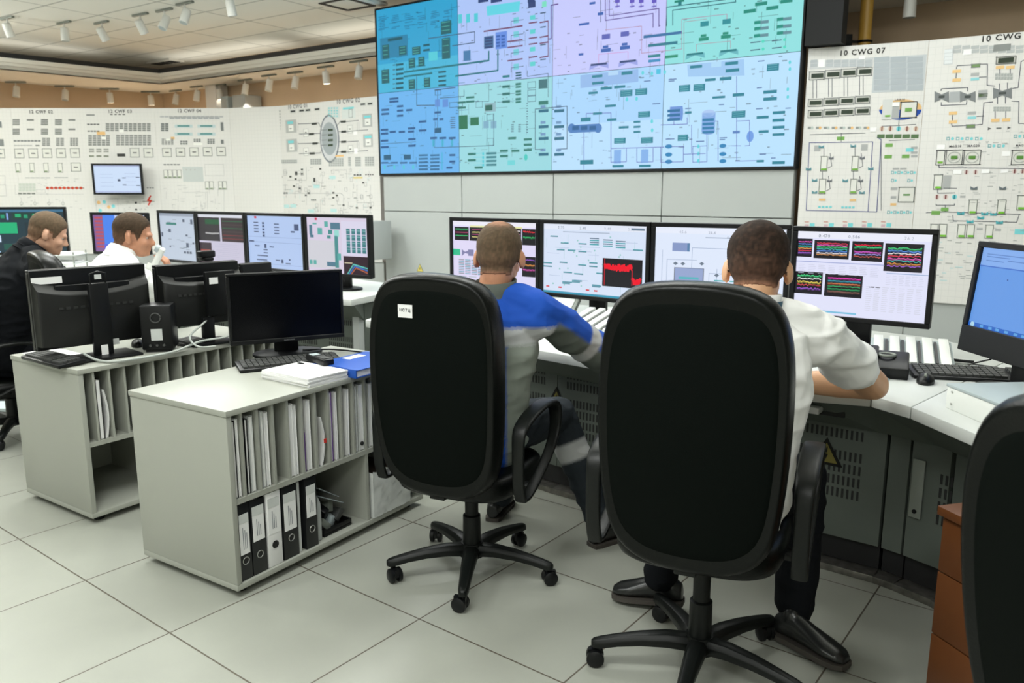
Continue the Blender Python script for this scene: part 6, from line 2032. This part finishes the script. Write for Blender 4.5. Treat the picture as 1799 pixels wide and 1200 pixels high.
        ca_ = a_ * 3 + loc[0] * 7
        C = R @ Vector((0.305, 0, 0))
        mb = MB()
        mb.X = Matrix.Translation(C) @ Matrix.Rotation(ca_, 4, 'Z')
        for sx in (-1, 1):
            mb.tube([(sx * 0.006, 0.012, 0.028), (sx * 0.009, 0.012, 0.028), (sx * 0.021, 0.012, 0.028), (sx * 0.026, 0.012, 0.028)], [.021, .0275, .0275, .019], 18)
        mb.cyl((0, 0, 0.02), (0, 0, 0.068), 0.009, 10)
        mb.box((0, 0.012, 0.040), (0.016, 0.045, 0.030))
        mb.build('caster', 'black_plastic', leg, smooth='auto')
    return r


g = 'black high-back operator chairs'
TH = math.radians(-25)
make_chair('black high-back office chair with a white НСТЦ label, holding the blue-jacketed man', (-0.155, 2.89), TH, g, 'НСТЦ', base_rot=math.radians(-68), dz=-0.025)
make_chair('black high-back office chair in the centre foreground holding the white-shirted man', (0.575, 2.235), TH, g, None, base_rot=math.radians(56 + 144), dz=0.02)
make_chair('black office chair cut by the right edge, back turned to the camera', (1.198, 1.205), math.radians(-62), g, None, base_rot=math.radians(98), dz=-0.035, arms=False, lean=0.15)
make_chair('office chair of the phoning man, its grey-green top showing left of him', (-2.27, 4.36), math.radians(-50), g, None, base_rot=0.5, dz=-0.06)
make_chair('black office chair of the man in black at the left edge', (-3.02, 4.66), math.radians(-50), g, None, base_rot=0.9, dz=-0.12)

# ================================================================ PEOPLE
def V3(*a):
    return Vector(a)


def catmull(P, rad, sub=5):
    out, ro = [], []
    n = len(P)
    for i in range(n - 1):
        a, b, c, d = P[max(i - 1, 0)], P[i], P[i + 1], P[min(i + 2, n - 1)]
        for k in range(sub):
            t = k / sub
            out.append(0.5 * ((2 * b) + (c - a) * t + (2 * a - 5 * b + 4 * c - d) * t * t + (3 * b - a - 3 * c + d) * t ** 3))
            ro.append((rad[i][0] * (1 - t) + rad[i + 1][0] * t, rad[i][1] * (1 - t) + rad[i + 1][1] * t))
    out.append(P[-1])
    ro.append(rad[-1])
    return out, ro


def limb(mb, P, rad, n=16, side=None, sub=5, infl=0.0):
    P = [Vector(p) for p in P]
    rad = [((r, r) if not isinstance(r, (tuple, list)) else r) for r in rad]
    rad = [(a + infl, b + infl) for a, b in rad]
    Q, R = catmull(P, rad, sub)
    t0, t1 = (Q[0] - Q[1]).normalized(), (Q[-1] - Q[-2]).normalized()
    m0, m1 = min(R[0]), min(R[-1])
    Q = [Q[0] + t0 * m0 * .9, Q[0] + t0 * m0 * .6] + Q + [Q[-1] + t1 * m1 * .6, Q[-1] + t1 * m1 * .9]
    R = [(R[0][0] * .4, R[0][1] * .4), (R[0][0] * .8, R[0][1] * .8)] + R + [(R[-1][0] * .8, R[-1][1] * .8), (R[-1][0] * .4, R[-1][1] * .4)]
    mb.tube(Q, R, n, side)
    return mb


def frame3(f, up=(0, 0, 1)):
    f = Vector(f).normalized()
    r = f.cross(Vector(up)).normalized()
    u = r.cross(f)
    return Matrix((r, f, u)).transposed()


def head(mb, c, f, s=1.0, up=(0, 0, 1)):
    R = frame3(f, up)
    mb.X = Matrix.Translation(c) @ (R * s).to_4x4()
    E = mb.ell
    E((0, -.012, .030), (.077, .096, .088), nu=28, nv=18)
    E((0, -.035, .000), (.069, .068, .070), nu=24, nv=14)
    E((0, .040, -.030), (.060, .052, .072), nu=24, nv=14)
    E((0, .048, -.078), (.040, .040, .034), nu=20, nv=12)
    E((0, .010, -.058), (.058, .056, .040), nu=20, nv=12)
    E((0, .082, .016), (.048, .014, .012))
    for sx in (-1, 1):
        E((sx * .036, .066, -.030), (.024, .022, .024))
        Re = Matrix.Rotation(-sx * .5, 3, 'Z') @ Matrix.Rotation(.12, 3, 'X')
        E((sx * .0835, -.010, -.012), (.0075, .0175, .031), R=Re, nu=14, nv=10)
        E((sx * .079, .002, -.030), (.009, .010, .014))
    mb.tube([(0, .086, .010), (0, .096, -.008), (0, .108, -.028), (0, .104, -.038)], [.008, .009, .0125, .009], 10)
    for sx in (-1, 1):
        E((sx * .011, .098, -.034), (.008, .010, .007), nu=10, nv=8)
    E((0, .088, -.058), (.023, .010, .006)); E((0, .086, -.068), (.020, .010, .007)); E((0, .082, -.090), (.018, .014, .012))
    mb.X = Matrix.Identity(4)
    return R


def hand(mb, wrist, d, palm_n, thumb, s=1.0, curl=0.5):
    """wrist point, finger direction, palm normal (palm faces it), direction to the thumb side"""
    d = Vector(d).normalized()
    pn = Vector(palm_n)
    pn = (pn - d * pn.dot(d)).normalized()
    th = d.cross(pn)
    if th.dot(Vector(thumb)) < 0:
        th = -th
    w = Vector(wrist)
    mb.tube([w - d * .02 * s, w + d * .01 * s, w + d * .045 * s, w + d * .082 * s, w + d * .092 * s], [(.026 * s, .019 * s), (.028 * s, .018 * s), (.040 * s, .015 * s), (.041 * s, .013 * s), (.036 * s, .009 * s)], 14, side=th)
    for k, (o, L_, r) in enumerate(((.030, .072, .0088), (.010, .080, .0092), (-.010, .075, .0088), (-.029, .060, .0078))):
        b = w + d * (.084 - abs(k - 1.2) * .004) * s + th * o * s
        a1, a2, a3 = curl * .7, curl * 1.5, curl * 2.1
        p = [b - d * .012 * s, b]
        for ang, fr in ((a1, .46), (a2, .31), (a3, .23)):
            p.append(p[-1] + (d * math.cos(ang) + pn * math.sin(ang) + th * (o * .6)) * L_ * fr * s)
        mb.tube(p, [r * s, r * 1.05 * s, r * s, r * .92 * s, r * .72 * s], 10)
    b = w + d * .022 * s + th * .030 * s + pn * .004 * s
    p = [b - th * .012 * s, b, b + (th * .7 + d * .75 + pn * .3).normalized() * .034 * s]
    p.append(p[-1] + (th * .35 + d * .95 + pn * .45).normalized() * .028 * s)
    p.append(p[-1] + (th * .1 + d + pn * .5).normalized() * .016 * s)
    mb.tube(p, [.013 * s, .0135 * s, .0105 * s, .0098 * s, .007 * s], 10)


def fuse(mb, name, mats, voxel, parent=None, colfn=None, wrinkle=0.0, wscale=9.0, smooth_it=3, post=None):
    me = mb.mesh('tmp')
    o = bpy.data.objects.new('tmp', me)
    COL.objects.link(o)
    md = o.modifiers.new('r', 'REMESH')
    md.mode = 'VOXEL'
    md.voxel_size = voxel
    md.adaptivity = 0
    sm = o.modifiers.new('s', 'SMOOTH')
    sm.iterations = smooth_it
    sm.factor = 0.5
    dg = bpy.context.evaluated_depsgraph_get()
    me2 = bpy.data.meshes.new_from_object(o.evaluated_get(dg))
    bpy.data.objects.remove(o)
    bpy.data.meshes.remove(me)
    me2.name = name
    if wrinkle or post:
        nv = [v.normal.copy() for v in me2.vertices]
        for v, n in zip(me2.vertices, nv):
            if post:
                v.co = v.co + n * post(v.co, n)
            if wrinkle:
                q = v.co
                a = noise.noise(Vector((q.x * wscale * .7, q.y * wscale * .7, q.z * wscale * 1.7)))
                b = noise.noise(Vector((q.x * wscale * 2.2 + 5, q.y * wscale * 2.2, q.z * wscale * 2.6)))
                rr = 1 - abs(a) * 3.2
                v.co = q + n * wrinkle * (max(-.2, rr) * .75 + b * .6)
        me2.update()
    me2.materials.clear()
    for m in ([mats] if isinstance(mats, str) else mats):
        me2.materials.append(MATS[m])
    if colfn:
        # sewn panels and bands in other colours of cloth
        mts = [mats] if isinstance(mats, str) else mats
        cols = [tuple(MATS[m].node_tree.nodes['Principled BSDF'].inputs['Base Color'].default_value) for m in mts]
        offs_ = [Vector((a_, b_, c_)) * .0045 for a_ in (-1, 1) for b_ in (-1, 1) for c_ in (-1, 1)]
        def soft(q):
            cs = [cols[colfn(q + o_)] for o_ in offs_]
            return [sum(c_[k_] for c_ in cs) / 8 for k_ in range(4)]
        ca = me2.color_attributes.new('Col', 'FLOAT_COLOR', 'POINT')
        ca.data.foreach_set('color', [x for v in me2.vertices for x in soft(v.co)])
        me2.materials.clear()
        me2.materials.append(MATS['cloth_panels'])
        for p in me2.polygons:
            p.material_index = 0
    else:
        for p in me2.polygons:
            p.material_index = 0
    me2.shade_smooth()
    ob = bpy.data.objects.new(name, me2)
    COL.objects.link(ob)
    if parent:
        ob.parent = parent
        ob.matrix_parent_inverse = parent.matrix_world.inverted()
    return ob


def sstep(a, b, x):
    t = max(0.0, min(1.0, (x - a) / (b - a)))
    return t * t * (3 - 2 * t)


def hair_amount(q, long_top):
    x, y, z = q
    y2 = y + .0
    if y2 < -.045: thr = -.066
    elif y2 < .000: thr = -.066 + (y2 + .045) / .045 * .080
    elif y2 < .018: thr = .014
    elif y2 < .040: thr = .014 - sstep(.018, .026, y2) * .030
    elif y2 < .060: thr = -.016 + (y2 - .040) / .020 * .066
    else: thr = .050 + (y2 - .060) * 1.1
    k = sstep(-.010, .016, z - thr)
    if abs(x) > .0775 and z < .028 and y < .035:
        k = 0
    return k


HAIRC = {'hair_dark': (44, 34, 28), 'hair_brown': (88, 74, 58), 'hair_short': (66, 54, 42)}
SKINC = (168, 122, 98)


def make_hair(body, c, R, s, m, t_side, t_top, parent, bald=0.0, fade=.3):
    """scalp region of the body surface lifted into a separate, slightly thicker layer; thin hair lets the scalp tone through"""
    Ri = R.transposed()
    src = body.data
    keep, vs, fs, cl = {}, [], [], []
    loc = [(Ri @ (v.co - c)) / s for v in src.vertices]
    amt = [hair_amount(q, 0) if q.length < .16 else 0 for q in loc]
    for p in src.polygons:
        if all(amt[i] > .02 for i in p.vertices):
            fs.append([keep.setdefault(i, len(keep)) for i in p.vertices])
    inv = sorted(keep, key=keep.get)
    hcol, scol = srgb(HAIRC[m]), srgb(SKINC)
    for i in inv:
        v = src.vertices[i]
        q = loc[i]
        top = sstep(0.0, .09, q.z)
        t = (t_side * (1 - top) + t_top * top) * amt[i]
        t += (noise.noise(v.co * 60) * .0012 + noise.noise(v.co * 150) * .0008) * amt[i]
        dens = sstep(.0, .9, amt[i]) * (1 - fade * (1 - sstep(-.06, .055, q.z)))
        if bald:
            d = ((q - Vector((.004, -.050, .108))) * 1.0).length
            k = 1 - sstep(.010, .052, d)
            t -= bald * k * .6
            dens *= 1 - .75 * k
        dens = max(0, min(1, dens + .12 * noise.noise(v.co * 90)))
        g_ = 1 + .35 * noise.noise(Vector((v.co.x * 230, v.co.y * 230, v.co.z * 70)))
        cl.append(tuple((scol[j] * (1 - dens) + hcol[j] * dens) * g_ for j in range(3)))
        vs.append(v.co + v.normal * (t + .0003))
    me = bpy.data.meshes.new('hair')
    me.from_pydata([tuple(v) for v in vs], [], fs)
    ca = me.color_attributes.new('Col', 'FLOAT_COLOR', 'POINT')
    ca.data.foreach_set('color', [x for c3 in cl for x in (*c3, 1.0)])
    me.materials.append(MATS['hair_layer'])
    me.shade_smooth()
    o = bpy.data.objects.new('hair', me)
    COL.objects.link(o)
    o.parent = parent
    md = o.modifiers.new('sol', 'SOLIDIFY')
    md.thickness = 0.003
    md.offset = -1
    return o


vcol_mat('hair_layer', 0.0, 0.8, 0.15)


def shoe(mb, heel, toe, up=(0, 0, 1)):
    heel, toe = Vector(heel), Vector(toe)
    d = (toe - heel).normalized()
    L_ = 0.27
    K = .93
    s = d.cross(Vector(up)).normalized()
    u = s.cross(d)
    prof = [(0.0, .026, .028, .034), (.03, .034, .040, .045), (.08, .034, .044, .050), (.14, .038, .034, .038), (.20, .045, .024, .028), (.245, .040, .018, .022), (.268, .022, .012, .014)]
    rs = []
    for x, w_, zc, h_ in prof:
        c = heel + d * (x * K) + u * (zc + .012)
        rs.append([c + s * (w_ * math.cos(a)) + u * (h_ * math.sin(a) if math.sin(a) > 0 else zc * math.sin(a) * .95) for a in [2 * PI * k / 18 for k in range(18)]])
    mb.rings(rs)
    return d, s, u


def build_shoe(heel, toe, parent):
    mb = MB()
    d, s, u = shoe(mb, heel, toe)
    mb.ell(Vector(heel) + d * .055 + u * .085, (.030, .030, .034))
    o = fuse(mb, 'shoe', 'shoe', .005, parent)
    mb = MB()
    h = Vector(heel)
    out = []
    for x, w_ in ((-.004, .018), (.0, .030), (.03, .038), (.08, .038), (.14, .042), (.20, .049), (.245, .043), (.27, .026), (.274, .01)):
        out.append((x, w_))
    pts = [(x, w_) for x, w_ in out] + [(x, -w_) for x, w_ in out[::-1]]
    lo = [h + d * (x * .93) + s * w_ for x, w_ in pts]
    mb.rings([lo, [p + u * .016 for p in lo]])
    for x0, x1 in ((.0, .075),):
        pass
    so = mb.build('sole', 'sole', None)
    so.parent = o
    return o


def person(label, J, opts):
    """J: joints in room coordinates"""
    vox = opts.get('voxel', .006)
    hs = opts.get('hs', 1.0)
    az = opts['az']                      # facing azimuth of the torso
    fwd = V3(math.sin(az), math.cos(az), 0)
    rt = V3(math.cos(az), -math.sin(az), 0)
    hc = Vector(J['head'])
    nb = Vector(J['neck'])
    pel, wst, che = Vector(J['pelvis']), Vector(J['waist']), Vector(J['chest'])
    tor_p = [pel, wst, che, che.lerp(nb, .62), nb + V3(0, 0, -.01)]
    tor_r = [(.165, .12), (.150, .105), (.172, .118), (.150, .092), (.066, .060)]

    def torso(mb, infl=0.0, loose=0.0):
        limb(mb, tor_p, [(a + infl + loose * (1.0 if i < 3 else .3), b + infl + loose * (1.0 if i < 3 else .3)) for i, (a, b) in enumerate(tor_r)], 24, side=rt)
        for sd in ('R', 'L'):
            sh = Vector(J['sh' + sd])
            limb(mb, [nb + V3(0, 0, -.015), nb.lerp(sh, .5) + V3(0, 0, .012), sh + V3(0, 0, .004)], [.050 + infl, .050 + infl, .054 + infl], 14)
            limb(mb, [che.lerp(nb, .45), sh + V3(0, 0, -.03)], [.085 + infl, .062 + infl], 14)

    def arm(mb, sd, upto=2.0, infl=0.0, loose=0.0):
        k_ = opts.get('arm', 1.0)
        sh, el, wr = Vector(J['sh' + sd]), Vector(J['el' + sd]), Vector(J['wr' + sd])
        if upto <= 1.0:
            e2 = sh.lerp(el, upto)
            limb(mb, [sh, sh.lerp(e2, .5), e2], [.058 + infl + loose * .4, .054 + infl + loose * .8, .050 + infl + loose * 1.35], 18)
        else:
            limb(mb, [sh, sh.lerp(el, .5), el], [.056 + infl + loose * .4, .050 * k_ + infl + loose, .046 * k_ + infl + loose], 16)
            limb(mb, [el, el.lerp(wr, .35), wr], [.044 * k_ + infl + loose, .043 * k_ + infl + loose, .028 * k_ + infl + loose * .6], 16)

    def legs(mb, infl=0.0):
        for sd in ('R', 'L'):
            hp, kn, an = Vector(J['hip' + sd]), Vector(J['kn' + sd]), Vector(J['an' + sd])
            limb(mb, [hp, hp.lerp(kn, .5), kn], [.090 + infl, .078 + infl, .058 + infl], 18)
            limb(mb, [kn, kn.lerp(an, .35), an], [.056 + infl, .056 + infl * 1.2, .036 + infl * 1.9], 18)

    mb = MB()
    R = head(mb, hc, J['look'], hs, opts.get('up', (0, 0, 1)))
    nk = hc + R @ V3(0, -.028, -.055) * hs
    limb(mb, [nk + (nk - nb) * .1, nk.lerp(nb, .5) + R @ V3(0, -.004, 0), nb + V3(0, 0, -.03)], [.056 * hs, .056 * hs, .068 * hs], 20)
    torso(mb, -.004)
    for sd in ('R', 'L'):
        arm(mb, sd)
        wr, el = Vector(J['wr' + sd]), Vector(J['el' + sd])
        hd = Vector(J.get('hd' + sd, tuple(wr - el)))
        hand(mb, wr, hd, J.get('pn' + sd, (0, 0, -1)), J.get('th' + sd, tuple(-rt if sd == 'R' else rt)), 1.0, opts.get('curl', .5))
        an = Vector(J['an' + sd])
    legs(mb, -.006)
    for sd in ('R', 'L'):
        d = (Vector(J['toe' + sd]) - Vector(J['heel' + sd])).normalized()
        h = Vector(J['heel' + sd])
        limb(mb, [Vector(J['an' + sd]), h + d * .05 + V3(0, 0, .06), h + d * .16 + V3(0, 0, .038), h + d * .22 + V3(0, 0, .030)], [.034, .030, (.026, .018), (.020, .012)], 12)
    body = fuse(mb, 'person', opts['skin'], vox, None, smooth_it=2)
    # origin at the seat point on the floor
    org = V3(pel.x, pel.y, 0)
    tag(body, label, 'person')
    # eyes
    for sx in (-1, 1):
        e = MB()
        e.X = Matrix.Translation(hc) @ (R * hs).to_4x4()
        e.ell((sx * .031, .0735, .001), (.0095, .0095, .0085), nu=14, nv=10)
        eo = e.build('eye', 'eye_white', body, smooth=True)
        e = MB()
        e.X = Matrix.Translation(hc) @ (R * hs).to_4x4()
        e.ell((sx * .031, .0815, .001), (.005, .0020, .005), nu=12, nv=8)
        e.build('iris', 'hair_dark', eo, smooth=True)
    make_hair(body, hc, R, hs, opts['hair'], opts.get('t_side', .003), opts.get('t_top', .008), body, opts.get('bald', 0), opts.get('fade', .28))
    # clothes
    top = opts['top']
    mb = MB()
    torso(mb, .010, opts.get('loose', .006))
    for sd in ('R', 'L'):
        arm(mb, sd, opts.get('sleeve', 2.0), .009, opts.get('sleeve_loose', .005))
    shirt = fuse(mb, opts['topname'], top['mats'], vox, body, top.get('col'), opts.get('wrinkle', .006), opts.get('wscale', 9.0), 4)
    # collar
    ax = (nk - nb).normalized()
    side = rt
    f2 = side.cross(ax)
    mb = MB()
    rs = []
    ck = opts.get('collar', .030)
    cs_ = opts.get('collar_s', 1.0)
    for (h_, r_) in ((-.024, .092 * cs_), (.000, .083 * cs_), (.020, .077), (ck + .022, .072 * hs), (ck + .024, .0685 * hs), (.022, .070), (.004, .074)):
        c = nb + ax * (h_ + .005)
        rs.append([c + side * (r_ * math.cos(a)) - f2 * (r_ * math.sin(a)) + ax * (-.018 * (1 - math.sin(a)) * .5) for a in [2 * PI * k / 32 for k in range(32)]])
    mb.rings(rs, caps=False)
    mb.build('collar', top.get('collar', top['mats'][0]), body, smooth=True)
    mb = MB()
    legs(mb, .012)
    limb(mb, [pel + V3(0, 0, -.02), pel + V3(0, 0, .05)], [(.172, .125), (.166, .118)], 24, side=rt)
    fuse(mb, 'trousers', opts['trousers'], vox, body, opts.get('trcol'), .006, 8.0, 4)
    for sd in ('R', 'L'):
        build_shoe(J['heel' + sd], J['toe' + sd], body)
    return body, R, nb, nk, rt, fwd


# ---- the man in the blue jacket
def jacket_col(p):
    # 0 blue, 1 grey, 2 reflective, 3 pale grey
    shR, elR = V3(.095, 2.80, 1.035), V3(.345, 3.02, .835)
    d = elR - shR
    t = (p - shR).dot(d) / d.length_squared
    ax = shR + d * t
    r = (p - ax).length
    if t > .12 and r < .10 and p.x > .06:
        if .60 < t < .74: return 2
        nrm = (p - ax)
        if nrm.z < -.012 or (nrm.x < -.02 and nrm.z < .01): return 1
        return 0
    if .925 < p.z < .985 and t < .45: return 2
    if p.z < .925:
        return 3 if p.x > -.02 else 0
    return 0

def overall_col(p):
    # reflective bands round the shins
    for a, b in ((V3(.20, 3.25, .53), V3(.37, 3.15, .10)), (V3(-.12, 3.36, .52), V3(-.06, 3.42, .10))):
        d = b - a
        t = (p - a).dot(d) / d.length_squared
        if .26 < t < .42 and (p - (a + d * t)).length < .12: return 1
    return 0

JA = dict(head=(-.045, 2.90, 1.222), neck=(-.065, 2.865, 1.085), pelvis=(-.13, 2.85, .575), waist=(-.12, 2.83, .70), chest=(-.095, 2.845, .90), look=(.20, .93, -.20),
          shR=(.095, 2.80, 1.035), shL=(-.245, 2.93, 1.035), elR=(.345, 3.02, .835), elL=(-.30, 3.20, .84), wrR=(.50, 3.28, .805), wrL=(-.10, 3.42, .80),
          hipR=(-.04, 2.85, .585), hipL=(-.21, 2.92, .585), knR=(.20, 3.25, .53), knL=(-.12, 3.36, .52), anR=(.37, 3.15, .10), anL=(-.06, 3.42, .10),
          heelR=(.33, 3.10, 0), toeR=(.50, 3.22, 0), heelL=(-.09, 3.36, 0), toeL=(-.02, 3.60, 0))
pa = person('person in a blue and grey work jacket, seen from behind, seated at the console', JA,
            dict(az=.38, hs=1.04, skin=['skin'], hair='hair_brown', fade=.12, t_side=.0020, t_top=.0035, bald=.0036, topname='jacket', loose=.018, sleeve_loose=.014, wrinkle=.009, wscale=8,
                 top=dict(mats=['blue_cloth', 'grey_cloth', 'reflective', 'pale_grey_cloth'], col=jacket_col, collar='grey_cloth'), trousers=['navy_cloth', 'reflective'], trcol=overall_col, collar=.036, voxel=.006))

# ---- the man in the white shirt in front
JB = dict(head=(.735, 2.385, 1.226), neck=(.705, 2.325, 1.105), pelvis=(.62, 2.20, .595), waist=(.645, 2.235, .73), chest=(.685, 2.29, .92), look=(.30, .86, -.40),
          shR=(.925, 2.37, 1.030), shL=(.53, 2.42, 1.035), elR=(1.222, 2.625, .808), elL=(.50, 2.74, .88), wrR=(.955, 2.76, .790), wrL=(.72, 2.93, .79),
          hipR=(.70, 2.19, .60), hipL=(.53, 2.25, .60), knR=(.965, 2.50, .53), knL=(.64, 2.62, .53), anR=(.93, 2.42, .11), anL=(.52, 2.60, .13),
          heelR=(.875, 2.42, .012), toeR=(1.03, 2.22, .012), heelL=(.60, 2.58, .03), toeL=(.36, 2.68, .012))
pb_ = person('person in a white short-sleeved shirt, seen from behind, leaning an elbow on the console', JB,
             dict(az=.36, hs=1.10, skin=['skin_arm'], hair='hair_dark', fade=.15, t_side=.005, t_top=.012, topname='shirt', loose=.014, sleeve=.60, arm=1.14, sleeve_loose=.016, wrinkle=.009, wscale=8,
                  top=dict(mats=['white_cloth']), trousers=['black_cloth'], collar=.034, voxel=.006))
body, R, nb, nk, rt, fwd = pb_
ax = (nk - nb).normalized()
f2 = rt.cross(ax)
mb = MB()
rs = []
for (h_, r_) in ((.026, .0815), (.044, .0800), (.044, .0770), (.026, .0785)):
    c = nb + ax * h_
    rs.append([c + rt * (r_ * 1.04 * math.cos(a)) - f2 * (r_ * 1.04 * math.sin(a)) + ax * (-.020 * (1 - math.sin(a)) * .5) for a in [2 * PI * k / 32 for k in range(32)]])
rs.append(rs[0])
mb.rings(rs, caps=False)
mb.build('lanyard', 'lanyard', body, smooth='auto')

# ---- the man with the phone
JC = dict(head=(-2.075, 4.40, 1.218), neck=(-2.150, 4.37, 1.110), pelvis=(-2.27, 4.36, .53), waist=(-2.25, 4.35, .68), chest=(-2.21, 4.36, .92), look=(.95, .22, -.18),
          shR=(-2.03, 4.22, 1.035), shL=(-2.28, 4.51, 1.035), elR=(-1.90, 4.45, .80), elL=(-2.08, 4.72, .82), wrR=(-1.935, 4.50, .99), wrL=(-1.90, 4.86, .84),
          hdR=(-.02, -.05, .25), pnR=(-.9, -.1, 0), thR=(0, -.3, 1),
          hipR=(-2.19, 4.33, .54), hipL=(-2.34, 4.45, .54), knR=(-2.00, 4.72, .50), knL=(-2.16, 4.82, .50), anR=(-1.97, 4.80, .10), anL=(-2.10, 4.92, .10),
          heelR=(-1.99, 4.75, 0), toeR=(-1.85, 4.98, 0), heelL=(-2.13, 4.87, 0), toeL=(-1.99, 5.10, 0))
pc_ = person('person in a white shirt at the back, turned right, phone held to the mouth', JC,
             dict(az=.70, skin=['skin'], hair='hair_short', t_side=.002, t_top=.008, topname='shirt', collar_s=.84, loose=.014, sleeve_loose=.012, wrinkle=.007, top=dict(mats=['white_cloth']), trousers=['black_cloth'], voxel=.0075, curl=.8))
r = thing('telephone_handset', 'pale grey telephone handset at the mouth of the white-shirted man at the back', 'telephone', (-1.958, 4.405, 1.085), 0.2)
r.rotation_euler = (0.25, 0.5, 0.3)
MB().box((0, 0, 0), (0.034, 0.045, 0.15)).build('grip', 'white_plastic', r, bevel=0.010)
MB().cyl((-0.012, 0, -0.06), (-0.036, 0, -0.06), 0.026, 16, 0.022).build('mouthpiece', 'white_plastic', r, smooth='auto')
MB().cyl((-0.012, 0, 0.06), (-0.034, 0, 0.06), 0.024, 16, 0.020).build('earpiece', 'strip_grey', r, smooth='auto')

# ---- the man in black
JD = dict(head=(-2.69, 4.66, 1.215), neck=(-2.785, 4.61, 1.125), pelvis=(-3.02, 4.66, .50), waist=(-2.97, 4.65, .66), chest=(-2.87, 4.62, .93), look=(.80, .42, -.40),
          shR=(-2.66, 4.48, 1.03), shL=(-2.90, 4.78, 1.04), elR=(-2.44, 4.76, .80), elL=(-2.66, 5.05, .80), wrR=(-2.35, 5.02, .83), wrL=(-2.45, 5.20, .83),
          hipR=(-2.95, 4.60, .51), hipL=(-3.06, 4.76, .51), knR=(-2.66, 4.90, .50), knL=(-2.80, 5.04, .50), anR=(-2.60, 4.92, .10), anL=(-2.72, 5.12, .10),
          heelR=(-2.64, 4.88, 0), toeR=(-2.46, 5.08, 0), heelL=(-2.76, 5.08, 0), toeL=(-2.58, 5.28, 0))
pd_ = person('person in a black jacket at the far left, head bowed towards the green monitor', JD,
             dict(az=.85, skin=['skin_pale'], hair='hair_brown', t_side=.002, t_top=.009, topname='jacket', collar_s=.84, loose=.016, sleeve_loose=.014, wrinkle=.008, top=dict(mats=['black_cloth']), trousers=['black_cloth'], voxel=.0075))
